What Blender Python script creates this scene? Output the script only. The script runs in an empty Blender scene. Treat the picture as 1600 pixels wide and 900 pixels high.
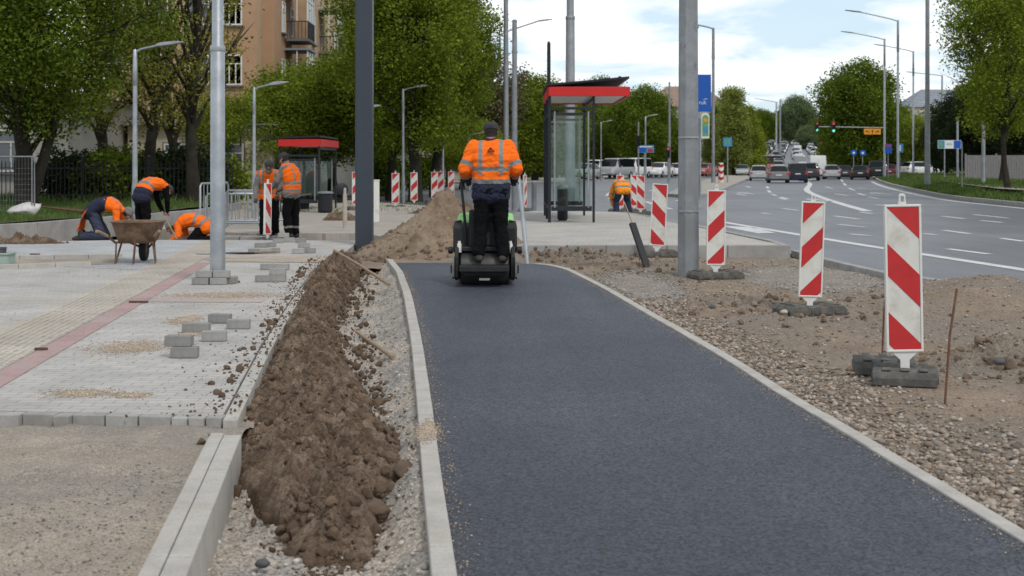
import bpy, bmesh, math, random
import numpy as np
from mathutils import Vector, Matrix

rnd = random.Random(7)
SC = bpy.context.scene
COL = SC.collection
R = math.radians

# ------------------------------------------------------------------ camera
CAM_H, FOC = 1.505, 2222.0          # eye height in metres, focal length in photo pixels (50 mm lens)
HOR = 255.0                         # the photo row of the horizon
cd = bpy.data.cameras.new('camera'); cam = bpy.data.objects.new('camera', cd); COL.objects.link(cam)
cam.location = (0, 0, CAM_H); cam.rotation_euler = (R(90), 0, 0)
cd.lens = 50; cd.sensor_width = 36; cd.shift_y = -(450 - HOR) / 1600.0
cd.clip_end = 6000; cd.clip_start = .05
cd.dof.use_dof = True; cd.dof.focus_distance = 12.5; cd.dof.aperture_fstop = 5.0
SC.camera = cam

# ------------------------------------------------------------------ sky, sun, exposure
SUN_EL, SUN_AZ = 52, 150            # azimuth clockwise from +Y (the view direction)
w = bpy.data.worlds.new('World'); SC.world = w; w.use_nodes = True
nt = w.node_tree; nt.nodes.clear()
def N(t, kind, **kw):
    n = t.nodes.new(kind)
    for k, v in kw.items(): setattr(n, k, v)
    return n
out = N(nt, 'ShaderNodeOutputWorld'); bg = N(nt, 'ShaderNodeBackground'); bg.inputs[1].default_value = .1
sky = N(nt, 'ShaderNodeTexSky', sky_type='NISHITA'); sky.sun_disc = False
sky.sun_elevation = R(SUN_EL); sky.sun_rotation = R(SUN_AZ)
tc = N(nt, 'ShaderNodeTexCoord'); sep = N(nt, 'ShaderNodeSeparateXYZ'); nt.links.new(tc.outputs['Generated'], sep.inputs[0])
def wm(op, a, b):
    m = N(nt, 'ShaderNodeMath', operation=op)
    for i, q in enumerate((a, b)):
        if isinstance(q, (int, float)): m.inputs[i].default_value = q
        else: nt.links.new(q, m.inputs[i])
    return m.outputs[0]
zz = wm('ADD', wm('MAXIMUM', sep.outputs[2], 0.0), .16)
cmb = N(nt, 'ShaderNodeCombineXYZ')
nt.links.new(wm('DIVIDE', sep.outputs[0], zz), cmb.inputs[0]); nt.links.new(wm('DIVIDE', sep.outputs[1], zz), cmb.inputs[1])
n1 = N(nt, 'ShaderNodeTexNoise'); n1.inputs['Scale'].default_value = 2.0; n1.inputs['Detail'].default_value = 8; n1.inputs['Roughness'].default_value = .56; n1.inputs['Distortion'].default_value = .25
nt.links.new(cmb.outputs[0], n1.inputs['Vector'])
rp = N(nt, 'ShaderNodeValToRGB'); rp.color_ramp.elements[0].position = .40; rp.color_ramp.elements[1].position = .55
rp.color_ramp.elements[0].color = (.12, .12, .12, 1)
nt.links.new(n1.outputs[0], rp.inputs[0])
n2 = N(nt, 'ShaderNodeTexNoise'); n2.inputs['Scale'].default_value = 3.6; n2.inputs['Detail'].default_value = 5
nt.links.new(cmb.outputs[0], n2.inputs['Vector'])
rp2 = N(nt, 'ShaderNodeValToRGB'); rp2.color_ramp.elements[0].position = .36; rp2.color_ramp.elements[1].position = .62
rp2.color_ramp.elements[0].color = (9.4, 9.9, 10.4, 1); rp2.color_ramp.elements[1].color = (10.8, 10.9, 10.9, 1)
nt.links.new(n2.outputs[0], rp2.inputs[0])
nish = N(nt, 'ShaderNodeMix', data_type='RGBA'); nish.inputs[0].default_value = .55        # thin high cloud veils the blue
nt.links.new(sky.outputs[0], nish.inputs[6]); nish.inputs[7].default_value = (6.9, 9.0, 10.8, 1)
mx = N(nt, 'ShaderNodeMix', data_type='RGBA')
nt.links.new(rp.outputs[0], mx.inputs[0]); nt.links.new(nish.outputs[2], mx.inputs[6]); nt.links.new(rp2.outputs[0], mx.inputs[7])
up = N(nt, 'ShaderNodeMapRange'); up.inputs[1].default_value = .12; up.inputs[2].default_value = .6; up.inputs[3].default_value = 1.04; up.inputs[4].default_value = .72; nt.links.new(sep.outputs[2], up.inputs[0])   # unseen upper sky dimmed so the sun gives more contrast
ml = N(nt, 'ShaderNodeMix', data_type='RGBA', blend_type='MULTIPLY'); ml.inputs[0].default_value = 1; nt.links.new(mx.outputs[2], ml.inputs[6])
uc = N(nt, 'ShaderNodeCombineColor'); [nt.links.new(up.outputs[0], uc.inputs[i]) for i in range(3)]; nt.links.new(uc.outputs[0], ml.inputs[7])
nt.links.new(ml.outputs[2], bg.inputs[0]); nt.links.new(bg.outputs[0], out.inputs[0])

sd = bpy.data.lights.new('sun', 'SUN'); sd.energy = 1.5; sd.angle = R(11); sd.color = (1, .96, .9)
sun = bpy.data.objects.new('sun', sd); COL.objects.link(sun)
az = R(SUN_AZ); el = R(SUN_EL)
sv = Vector((math.sin(az) * math.cos(el), math.cos(az) * math.cos(el), math.sin(el)))
sun.rotation_euler = sv.to_track_quat('Z', 'Y').to_euler(); sun.location = (0, 0, 60)
SC.view_settings.view_transform = 'Standard'; SC.view_settings.look = 'None'
SC.view_settings.exposure = 0.10; SC.view_settings.gamma = 1
SC.render.engine = 'CYCLES'
SC.cycles.max_bounces = 6; SC.cycles.transparent_max_bounces = 12; SC.cycles.use_denoising = True

# ------------------------------------------------------------------ helpers
def G(px, py, z=0.0):
    """A photo pixel on the horizontal plane at height z -> a point in metres."""
    y = FOC * (CAM_H - z) / (py - HOR)
    return Vector(((px - 800) / FOC * y, y, z))
def A(px, y, z=0.0):
    return Vector(((px - 800) / FOC * y, y, z))
def hill(y):
    t = max(0.0, y - 185.0)
    return .027 * t * min(1, t / 60)

def tag(o, label=None, cat=None, group=None, kind=None):
    if label: o['label'] = label
    if cat: o['category'] = cat
    if group: o['group'] = group
    if kind: o['kind'] = kind
    return o
def empty(name, loc, rz=0.0):
    o = bpy.data.objects.new(name, None); COL.objects.link(o); o.location = loc; o.rotation_euler = (0, 0, rz); o.empty_display_size = .1
    return o
def thing(name, label, cat, loc=(0, 0, 0), rz=0.0, group=None):
    return tag(empty(name, loc, rz), label, cat, group)
KIDS = {}
def link(o, parent):
    COL.objects.link(o)
    if parent is not None:
        o.parent = parent; KIDS.setdefault(parent.name, []).append(o)
    return o
def copy_tree(o, parent=None):
    c = o.copy(); COL.objects.link(c)
    if parent is not None:
        c.parent = parent; KIDS.setdefault(parent.name, []).append(c)
    for k in KIDS.get(o.name, []): copy_tree(k, c)
    return c
def set_mat_tree(o, old, new):
    """Give a copy another paint: the material is set on the object, the mesh stays shared."""
    for k in [o] + KIDS.get(o.name, []):
        if k.type == 'MESH':
            for s in k.material_slots:
                if s.material == old: s.link = 'OBJECT'; s.material = new
        if k is not o: set_mat_tree(k, old, new)

class MB:
    def __init__(s): s.v = []; s.f = []; s.m = []
    def add(s, vs, fs, mi=0):
        b = len(s.v); s.v += [tuple(q) for q in vs]; s.f += [tuple(b + i for i in f) for f in fs]; s.m += [mi] * len(fs); return s
    def box(s, c, sz, Rm=None, mi=0):
        c = Vector(c); hx, hy, hz = sz[0] / 2, sz[1] / 2, sz[2] / 2
        vs = [Vector((x, y, z)) for z in (-hz, hz) for y in (-hy, hy) for x in (-hx, hx)]
        if Rm is not None: vs = [Rm @ q for q in vs]
        return s.add([q + c for q in vs], [(0, 2, 3, 1), (4, 5, 7, 6), (0, 1, 5, 4), (1, 3, 7, 5), (3, 2, 6, 7), (2, 0, 4, 6)], mi)
    def tube(s, pts, rad, n=8, mi=0, cap=True, phase=0.0):
        pts = [Vector(p) for p in pts]; k = len(pts)
        if isinstance(rad, (int, float)): rad = [rad] * k
        t0 = (pts[1] - pts[0]).normalized()
        ref = Vector((1, 0, 0)) if abs(t0.x) < .8 else Vector((0, 1, 0))
        u = (ref - t0 * ref.dot(t0)).normalized(); vs = []
        for i in range(k):
            t = (pts[min(i + 1, k - 1)] - pts[max(i - 1, 0)]).normalized()
            u = (u - t * u.dot(t)).normalized(); b = t.cross(u)
            for j in range(n):
                a = 2 * math.pi * j / n + phase
                vs.append(pts[i] + (u * math.cos(a) + b * math.sin(a)) * rad[i])
        fs = [(i * n + j, i * n + (j + 1) % n, (i + 1) * n + (j + 1) % n, (i + 1) * n + j) for i in range(k - 1) for j in range(n)]
        if cap: fs += [tuple(range(n - 1, -1, -1)), tuple(range((k - 1) * n, k * n))]
        return s.add(vs, fs, mi)
    def lathe(s, prof, n=16, Mx=None, mi=0):
        Mx = Mx or Matrix(); vs = []; k = len(prof)
        for r, z in prof:
            for j in range(n):
                a = 2 * math.pi * j / n; vs.append(Mx @ Vector((r * math.cos(a), r * math.sin(a), z)))
        fs = [(i * n + j, i * n + (j + 1) % n, (i + 1) * n + (j + 1) % n, (i + 1) * n + j) for i in range(k - 1) for j in range(n)]
        fs += [tuple(range(n - 1, -1, -1)), tuple(range((k - 1) * n, k * n))]
        return s.add(vs, fs, mi)
    def prism(s, poly, z0, z1, Mx=None, mi=0):
        Mx = Mx or Matrix(); n = len(poly)
        vs = [Mx @ Vector((x, y, z0)) for x, y in poly] + [Mx @ Vector((x, y, z1)) for x, y in poly]
        fs = [tuple(range(n - 1, -1, -1)), tuple(range(n, 2 * n))] + [(i, (i + 1) % n, n + (i + 1) % n, n + i) for i in range(n)]
        return s.add(vs, fs, mi)
    def build(s, name, mats, parent=None, bevel=0.0, smooth=None):
        me = bpy.data.meshes.new(name); me.from_pydata(s.v, [], s.f)
        for m in (mats if isinstance(mats, (list, tuple)) else [mats]): me.materials.append(m)
        if len(me.materials) > 1: me.polygons.foreach_set('material_index', s.m)
        bm = bmesh.new(); bm.from_mesh(me); bmesh.ops.recalc_face_normals(bm, faces=bm.faces); bm.to_mesh(me); bm.free()
        if smooth is not None:
            me.polygons.foreach_set('use_smooth', [True] * len(me.polygons)); me.set_sharp_from_angle(angle=R(smooth))
        me.update(); o = bpy.data.objects.new(name, me); link(o, parent)
        if bevel:
            b = o.modifiers.new('bevel', 'BEVEL'); b.width = bevel; b.segments = 2; b.limit_method = 'ANGLE'; b.angle_limit = R(40)
        return o
XZ = Matrix(((1, 0, 0, 0), (0, 0, -1, 0), (0, 1, 0, 0), (0, 0, 0, 1)))   # polygon (x, z) extruded along -y
YZ = Matrix(((0, 0, 1, 0), (1, 0, 0, 0), (0, 1, 0, 0), (0, 0, 0, 1)))    # polygon (y, z) extruded along x
def Rz(a): return Matrix.Rotation(a, 3, 'Z')
def Rx(a): return Matrix.Rotation(a, 3, 'X')
def Ry(a): return Matrix.Rotation(a, 3, 'Y')

def np_mesh(name, V, F, mats, parent=None, smooth=False, mi=None):
    me = bpy.data.meshes.new(name); nv, nf = len(V), len(F); k = F.shape[1]
    me.vertices.add(nv); me.vertices.foreach_set('co', np.asarray(V, np.float32).ravel())
    me.loops.add(nf * k); me.loops.foreach_set('vertex_index', np.asarray(F, np.int32).ravel())
    me.polygons.add(nf); me.polygons.foreach_set('loop_start', np.arange(0, nf * k, k, dtype=np.int32))
    for m in (mats if isinstance(mats, (list, tuple)) else [mats]): me.materials.append(m)
    if mi is not None: me.polygons.foreach_set('material_index', np.asarray(mi, np.int32))
    me.update(calc_edges=True)
    me.polygons.foreach_set('use_smooth', np.full(nf, bool(smooth)))
    o = bpy.data.objects.new(name, me); return link(o, parent)

# value noise on arrays
def _h(ix, iy, s):
    n = (ix.astype(np.int64) * 374761393 + iy.astype(np.int64) * 668265263 + s * 974634777) & 0xffffffff
    n = ((n ^ (n >> 13)) * 1274126177) & 0xffffffff
    return ((n ^ (n >> 16)) & 0xffff) / 65535.0
def vn(x, y, s=0):
    x = np.asarray(x, float); y = np.asarray(y, float)
    ix = np.floor(x); iy = np.floor(y); fx = x - ix; fy = y - iy
    fx = fx * fx * (3 - 2 * fx); fy = fy * fy * (3 - 2 * fy)
    a = _h(ix, iy, s); b = _h(ix + 1, iy, s); c = _h(ix, iy + 1, s); d = _h(ix + 1, iy + 1, s)
    return (a * (1 - fx) + b * fx) * (1 - fy) + (c * (1 - fx) + d * fx) * fy
def fbm(x, y, o=4, s=0, g=.5):
    t = 0; a = 1; tot = 0
    for i in range(o):
        t = t + a * vn(np.asarray(x) * 2 ** i + 17.3 * i, np.asarray(y) * 2 ** i - 9.1 * i, s + i); tot += a; a *= g
    return t / tot
def sstep(a, b, x):
    t = np.clip((np.asarray(x, float) - a) / (b - a), 0, 1); return t * t * (3 - 2 * t)

# ------------------------------------------------------------------ materials
MATS = {}
def mat(name, col, rough=.8, var=.12, scale=6.0, bump=0.0, bscale=80.0, metal=0.0, island=0.0, col2=None, spec=.35, fine=0.0, fscale=300.0, obj_rand=0.0, trans=0.0, c2lo=.45, c2hi=.6, streak=0.0):
    """One surface: base colour with soft noise variation, optional second colour in patches, fine grain and bump."""
    if name in MATS: return MATS[name]
    m = bpy.data.materials.new(name); m.use_nodes = True; t = m.node_tree; b = t.nodes['Principled BSDF']; L = t.links.new
    tc = N(t, 'ShaderNodeTexCoord')
    n = N(t, 'ShaderNodeTexNoise'); n.inputs['Scale'].default_value = scale; n.inputs['Detail'].default_value = 6; n.inputs['Roughness'].default_value = .6
    L(tc.outputs['Object'], n.inputs['Vector'])
    r = N(t, 'ShaderNodeValToRGB'); r.color_ramp.elements[0].position = .3; r.color_ramp.elements[1].position = .7
    r.color_ramp.elements[0].color = (*[max(0, c * (1 - var)) for c in col], 1); r.color_ramp.elements[1].color = (*[c * (1 + var) for c in col], 1)
    L(n.outputs[0], r.inputs[0]); c = r.outputs[0]
    if col2 is not None:
        n3 = N(t, 'ShaderNodeTexNoise'); n3.inputs['Scale'].default_value = scale * .45; n3.inputs['Detail'].default_value = 8; n3.inputs['Roughness'].default_value = .65
        mp = N(t, 'ShaderNodeMapping'); mp.inputs['Location'].default_value = (3.7, 8.1, 1.3); L(tc.outputs['Object'], mp.inputs[0]); L(mp.outputs[0], n3.inputs['Vector'])
        r3 = N(t, 'ShaderNodeValToRGB'); r3.color_ramp.elements[0].position = c2lo; r3.color_ramp.elements[1].position = c2hi; L(n3.outputs[0], r3.inputs[0])
        x = N(t, 'ShaderNodeMix', data_type='RGBA'); L(r3.outputs[0], x.inputs[0]); L(c, x.inputs[6]); x.inputs[7].default_value = (*col2, 1); c = x.outputs[2]
    def mul(c, fac_out, lo, hi):
        mr = N(t, 'ShaderNodeMapRange'); mr.inputs[3].default_value = lo; mr.inputs[4].default_value = hi; L(fac_out, mr.inputs[0])
        x = N(t, 'ShaderNodeMix', data_type='RGBA', blend_type='MULTIPLY'); x.inputs[0].default_value = 1; L(c, x.inputs[6])
        cc = N(t, 'ShaderNodeCombineColor'); [L(mr.outputs[0], cc.inputs[i]) for i in range(3)]; L(cc.outputs[0], x.inputs[7]); return x.outputs[2]
    if fine:
        v = N(t, 'ShaderNodeTexVoronoi'); v.inputs['Scale'].default_value = fscale; L(tc.outputs['Object'], v.inputs['Vector'])
        sp = N(t, 'ShaderNodeSeparateColor'); L(v.outputs['Color'], sp.inputs[0]); c = mul(c, sp.outputs[0], 1 - fine, 1 + fine)
    if streak:                                          # long faint lanes left by rollers and tyres
        ms_ = N(t, 'ShaderNodeMapping'); ms_.inputs['Scale'].default_value = (2.6, .10, 1); ms_.inputs['Rotation'].default_value = (0, 0, -.09); L(tc.outputs['Object'], ms_.inputs[0])
        ns = N(t, 'ShaderNodeTexNoise'); ns.inputs['Scale'].default_value = 1.0; ns.inputs['Detail'].default_value = 4; L(ms_.outputs[0], ns.inputs['Vector']); mr_ = N(t, 'ShaderNodeMapRange'); mr_.inputs[1].default_value = .3; mr_.inputs[2].default_value = .7; L(ns.outputs[0], mr_.inputs[0]); c = mul(c, mr_.outputs[0], 1 - streak, 1 + streak)
    if island:
        g = N(t, 'ShaderNodeNewGeometry'); c = mul(c, g.outputs['Random Per Island'], 1 - island, 1 + island)
    if obj_rand:
        oi = N(t, 'ShaderNodeObjectInfo'); c = mul(c, oi.outputs['Random'], 1 - obj_rand, 1 + obj_rand)
    L(c, b.inputs['Base Color']); b.inputs['Roughness'].default_value = rough; b.inputs['Metallic'].default_value = metal
    b.inputs['Specular IOR Level'].default_value = spec
    if bump:
        nb = N(t, 'ShaderNodeTexNoise'); nb.inputs['Scale'].default_value = bscale; nb.inputs['Detail'].default_value = 5; nb.inputs['Roughness'].default_value = .7
        L(tc.outputs['Object'], nb.inputs['Vector'])
        bp = N(t, 'ShaderNodeBump'); bp.inputs['Strength'].default_value = min(1, bump); bp.inputs['Distance'].default_value = .012 * max(1, bump)
        L(nb.outputs[0], bp.inputs['Height']); L(bp.outputs[0], b.inputs['Normal'])
    if trans:
        o = t.nodes['Material Output']; tr = N(t, 'ShaderNodeBsdfTranslucent'); L(c, tr.inputs[0])
        ms = N(t, 'ShaderNodeMixShader'); ms.inputs[0].default_value = trans; L(b.outputs[0], ms.inputs[1]); L(tr.outputs[0], ms.inputs[2]); L(ms.outputs[0], o.inputs[0])
    MATS[name] = m; return m
def glass(name, tint=(.75, .85, .82), alpha=.18, rough=.02):
    """Thin flat glazing: mostly see-through, with a tint and a mirror-like reflection."""
    m = bpy.data.materials.new(name); m.use_nodes = True; t = m.node_tree; o = t.nodes['Material Output']; L = t.links.new
    tr = N(t, 'ShaderNodeBsdfTransparent'); tr.inputs[0].default_value = (*tint, 1)
    gl = N(t, 'ShaderNodeBsdfGlossy'); gl.inputs['Roughness'].default_value = rough
    fr = N(t, 'ShaderNodeFresnel'); fr.inputs[0].default_value = 1.45
    ad = N(t, 'ShaderNodeMath', operation='ADD'); ad.inputs[1].default_value = alpha * .5; L(fr.outputs[0], ad.inputs[0])
    ms = N(t, 'ShaderNodeMixShader'); L(ad.outputs[0], ms.inputs[0]); L(tr.outputs[0], ms.inputs[1]); L(gl.outputs[0], ms.inputs[2]); L(ms.outputs[0], o.inputs[0])
    return m
def paver_mat(name, c1, c2, mortar, bw=.2, bh=.1, rot=0.0, dust=None, dustlo=.56, dusthi=.75, msize=.004, bump=.5):
    m = bpy.data.materials.new(name); m.use_nodes = True; t = m.node_tree; b = t.nodes['Principled BSDF']; L = t.links.new
    tc = N(t, 'ShaderNodeTexCoord'); mp = N(t, 'ShaderNodeMapping'); mp.inputs['Rotation'].default_value = (0, 0, rot); L(tc.outputs['Object'], mp.inputs[0])
    br = N(t, 'ShaderNodeTexBrick'); L(mp.outputs[0], br.inputs['Vector'])
    br.inputs['Color1'].default_value = (*c1, 1); br.inputs['Color2'].default_value = (*c2, 1); br.inputs['Mortar'].default_value = (*mortar, 1)
    br.inputs['Scale'].default_value = 1; br.inputs['Brick Width'].default_value = bw; br.inputs['Row Height'].default_value = bh; br.inputs['Mortar Size'].default_value = msize; br.inputs['Mortar Smooth'].default_value = .2
    c = br.outputs[0]
    n = N(t, 'ShaderNodeTexNoise'); n.inputs['Scale'].default_value = 1.1; n.inputs['Detail'].default_value = 9; n.inputs['Roughness'].default_value = .68; L(tc.outputs['Object'], n.inputs['Vector'])
    mr = N(t, 'ShaderNodeMapRange'); mr.inputs[1].default_value = .3; mr.inputs[2].default_value = .7; mr.inputs[3].default_value = .8; mr.inputs[4].default_value = 1.16; L(n.outputs[0], mr.inputs[0])
    x = N(t, 'ShaderNodeMix', data_type='RGBA', blend_type='MULTIPLY'); x.inputs[0].default_value = 1; L(c, x.inputs[6])
    cc = N(t, 'ShaderNodeCombineColor'); [L(mr.outputs[0], cc.inputs[i]) for i in range(3)]; L(cc.outputs[0], x.inputs[7]); c = x.outputs[2]
    if dust:
        n2 = N(t, 'ShaderNodeTexNoise'); n2.inputs['Scale'].default_value = .55; n2.inputs['Detail'].default_value = 8; n2.inputs['Roughness'].default_value = .62
        mp2 = N(t, 'ShaderNodeMapping'); mp2.inputs['Location'].default_value = (5.2, 1.7, 0); L(tc.outputs['Object'], mp2.inputs[0]); L(mp2.outputs[0], n2.inputs['Vector'])
        r2 = N(t, 'ShaderNodeValToRGB'); r2.color_ramp.elements[0].position = dustlo; r2.color_ramp.elements[1].position = dusthi; r2.color_ramp.elements[1].color = (.8, .8, .8, 1); L(n2.outputs[0], r2.inputs[0])
        x2 = N(t, 'ShaderNodeMix', data_type='RGBA'); L(r2.outputs[0], x2.inputs[0]); L(c, x2.inputs[6]); x2.inputs[7].default_value = (*dust, 1); c = x2.outputs[2]
    L(c, b.inputs['Base Color']); b.inputs['Roughness'].default_value = .85; b.inputs['Specular IOR Level'].default_value = .25
    nb = N(t, 'ShaderNodeTexNoise'); nb.inputs['Scale'].default_value = 120; L(tc.outputs['Object'], nb.inputs['Vector'])
    mm = N(t, 'ShaderNodeMath', operation='MULTIPLY_ADD'); mm.inputs[1].default_value = .25; L(nb.outputs[0], mm.inputs[0])
    iv = N(t, 'ShaderNodeMath', operation='SUBTRACT'); iv.inputs[0].default_value = 1; L(br.outputs['Fac'], iv.inputs[1]); L(iv.outputs[0], mm.inputs[2])
    bp = N(t, 'ShaderNodeBump'); bp.inputs['Strength'].default_value = bump; bp.inputs['Distance'].default_value = .006; L(mm.outputs[0], bp.inputs['Height']); L(bp.outputs[0], b.inputs['Normal'])
    return m

SAND = (.40, .325, .25)
m_path = mat('fresh_asphalt', (.043, .050, .072), .54, .18, .9, 1.6, 90, fine=.95, fscale=92, spec=.5, col2=(.066, .075, .100), c2lo=.42, c2hi=.66, streak=.14)
m_road = mat('road_asphalt', (.150, .151, .163), .5, .12, .35, .25, 60, fine=.15, fscale=60, spec=.5, col2=(.115, .117, .128), streak=.12)
m_white = mat('road_paint', (.60, .60, .585), .6, .12, 3, col2=(.33, .33, .335), c2lo=.56, c2hi=.74)
m_conc = mat('concrete', (.43, .405, .37), .85, .14, 5, .35, 90, col2=(.40, .335, .255), c2lo=.56, c2hi=.78, fine=.10, fscale=160)
m_conc2 = mat('grey_concrete', (.36, .35, .335), .85, .14, 4, .35, 90, col2=(.29, .28, .265), fine=.06, fscale=220)
m_sand = mat('bedding_sand', (.37, .315, .255), .95, .16, 2.2, 1.0, 60, col2=(.285, .25, .215), fine=.28, fscale=130)
m_grit = mat('crushed_stone', (.30, .285, .265), .95, .18, 3.0, 1.0, 60, col2=(.43, .37, .31), fine=.4, fscale=75, c2lo=.40, c2hi=.56)
m_dirt = mat('tan_dirt', (.262, .200, .147), .95, .22, 1.6, 1.4, 45, col2=(.225, .188, .152), fine=.28, fscale=70, c2lo=.44, c2hi=.6)
m_soil = mat('brown_soil', (.125, .086, .058), .95, .34, 9.0, 1.5, 48, col2=(.225, .166, .120), fine=.3, fscale=85, spec=.15)
m_sandheap = mat('sandy_soil', (.205, .148, .102), .95, .25, 3.2, 1.4, 30, col2=(.27, .203, .145), fine=.15, fscale=40)
m_pebble = mat('pebbles', (.255, .195, .148), .85, .25, 30, island=.55, col2=(.32, .285, .25), spec=.3)
m_grass = mat('grass_blades', (.095, .150, .030), .8, .3, 1.5, island=.35, trans=.25)
m_lawn = mat('lawn_soil', (.060, .085, .028), .95, .3, 1.1, 1.0, 30, col2=(.09, .08, .05))
m_galv = mat('galvanised_steel', (.40, .42, .44), .42, .14, 7, .08, 50, metal=.75, col2=(.33, .35, .37))
m_galvd = mat('weathered_steel', (.30, .31, .325), .55, .16, 6, .1, 60, metal=.5, col2=(.25, .26, .27))
m_dark = mat('anthracite_paint', (.035, .045, .062), .45, .08, 3, spec=.5)
m_shelter = mat('shelter_frame_paint', (.016, .019, .024), .5, .08, 3)
m_black = mat('black_paint', (.016, .017, .020), .5, .1, 5)
m_rubber = mat('recycled_rubber', (.10, .098, .092), .9, .25, 18, .7, 90, col2=(.17, .155, .135))
m_red = mat('red_sheeting', (.50, .028, .030), .5, .1, 9, col2=(.40, .05, .045), c2lo=.6, c2hi=.75)
m_bwhite = mat('white_sheeting', (.66, .65, .61), .55, .06, 12, col2=(.50, .46, .39), c2lo=.5, c2hi=.72)
m_frame = mat('white_plastic', (.70, .69, .65), .5, .05, 10, col2=(.55, .52, .46), c2lo=.55, c2hi=.75)
m_fascia = mat('red_fascia', (.55, .020, .018), .4, .05, 4)
m_bark = mat('bark', (.026, .021, .016), .95, .35, 5, 1.0, 25, col2=(.042, .036, .026))
m_rust = mat('rusty_tray', (.13, .075, .045), .75, .35, 10, .4, 60, col2=(.22, .15, .10), metal=.2)
m_steelrust = mat('rusty_rod', (.14, .065, .04), .85, .3, 20)
m_wood = mat('weathered_wood', (.30, .215, .145), .8, .2, 20, .2, 60)
m_orange = mat('hi_vis_orange', (.95, .165, .012), .75, .07, 14, .25, 24, spec=.15)
m_orange2 = mat('amber_hi_vis', (.90, .30, .025), .75, .07, 14, .25, 24, spec=.15)
m_refl = mat('reflective_band', (.215, .21, .20), .5, .08, 20)
m_navy = mat('navy_cloth', (.020, .024, .048), .9, .2, 10, .3, 28)
m_blackcloth = mat('black_cloth', (.0065, .0065, .0075), .95, .25, 10, .4, 24, spec=.12)
m_greycloth = mat('grey_cloth', (.17, .165, .15), .9, .15, 10, .3, 30)
m_bluecloth = mat('dark_blue_cloth', (.040, .050, .085), .9, .2, 10, .3, 28)
m_capm = mat('cap_cloth', (.045, .044, .046), .9, .15, 30, .2, 90)
m_skin = mat('skin', (.36, .19, .13), .6, .08, 12)
m_hair = mat('dark_hair', (.022, .017, .014), .7, .2, 60)
m_boot = mat('work_boot', (.055, .048, .040), .8, .25, 18, .3, 60)
m_glove = mat('work_glove', (.06, .06, .065), .9, .2, 20)
m_lime = mat('lime_green_paint', (.30, .62, .22), .4, .06, 6)
m_machine = mat('black_machine', (.020, .020, .021), .55, .25, 9, .15, 50, col2=(.05, .047, .042), c2lo=.55, c2hi=.75)
m_drum = mat('steel_drum', (.07, .068, .066), .5, .2, 8, metal=.6)
m_tyre = mat('tyre', (.018, .018, .018), .9, .2, 10)
# ================================================================== THE GROUND
def sheet(name, poly, z, m, kind='structure', th=0.0, bevel=0):
    b = MB()
    if th: b.prism([(p[0], p[1]) for p in poly], z - th, z)
    else: b.add([(p[0], p[1], z) for p in poly], [tuple(range(len(poly)))])
    o = b.build(name, m, None, bevel)
    if not th and o.data.polygons[0].normal.z < 0: o.data.flip_normals()
    return tag(o, kind=kind)
def hfield(name, Y, lo, hi, nc, zf, m, smooth=True, kind='structure'):
    Y = np.asarray(Y, float); t = np.linspace(0, 1, nc)
    l, h = lo(Y), hi(Y); X = l[:, None] + (h - l)[:, None] * t[None, :]; YY = np.repeat(Y[:, None], nc, 1)
    Z = zf(X, YY, np.repeat(t[None, :], len(Y), 0)); V = np.stack([X, YY, Z], -1).reshape(-1, 3)
    i = np.arange((len(Y) - 1) * nc).reshape(len(Y) - 1, nc)[:, :-1].ravel()
    F = np.stack([i, i + 1, i + nc + 1, i + nc], 1)
    o = np_mesh(name, V, F, m, None, smooth); return tag(o, kind=kind) if kind else o
def geo(a, b, r):
    n = int(math.log(b / a) / math.log(r)) + 1; return a * r ** np.linspace(0, math.log(b / a) / math.log(r), n)

# path edges (the fresh bicycle path bends left at its far end)
PLy = [1.5, 3, 5.21, 6.84, 8.97, 12.03, 16.23, 19.5, 22.0]; PLx = [.10, -.02, -.204, -.342, -.509, -.763, -1.147, -1.50, -1.85]
PRy = [1.5, 3, 5.62, 9.5, 11.04, 13.88, 16.4, 18.3, 20.06, 20.9, 21.25, 21.45]; PRx = [2.36, 2.22, 2.02, 1.71, 1.615, 1.362, 1.144, .948, .75, .536, .276, -.1]
PL = lambda y: np.interp(y, PLy, PLx); PR = lambda y: np.interp(y, PRy, PRx)
KX = lambda y: np.interp(y, [2, 7.7], [-.80, -1.458])           # right side of the near raised kerb
SX = lambda y: np.interp(y, [8.1, 11.5, 14.9, 19.7, 23, 26.9], [-1.664, -2.03, -2.345, -2.74, -2.72, -2.9])   # right side of the block paving

# one sheet to the horizon, rising to the hill in the distance
Yg = np.concatenate([np.linspace(-40, 180, 45), np.linspace(186, 560, 50), np.linspace(600, 4200, 20)])
def gz(X, Y, t):
    hz = np.vectorize(hill)(np.minimum(Y, 545))
    return hz - .12 - .16 * (1 - sstep(45, 75, Y)) + np.where(Y > 545, (Y - 545) * .002, 0)
hfield('ground', Yg, lambda y: -900 - y * .6, lambda y: 900 + y * .6, 90, gz, m_lawn)

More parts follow.
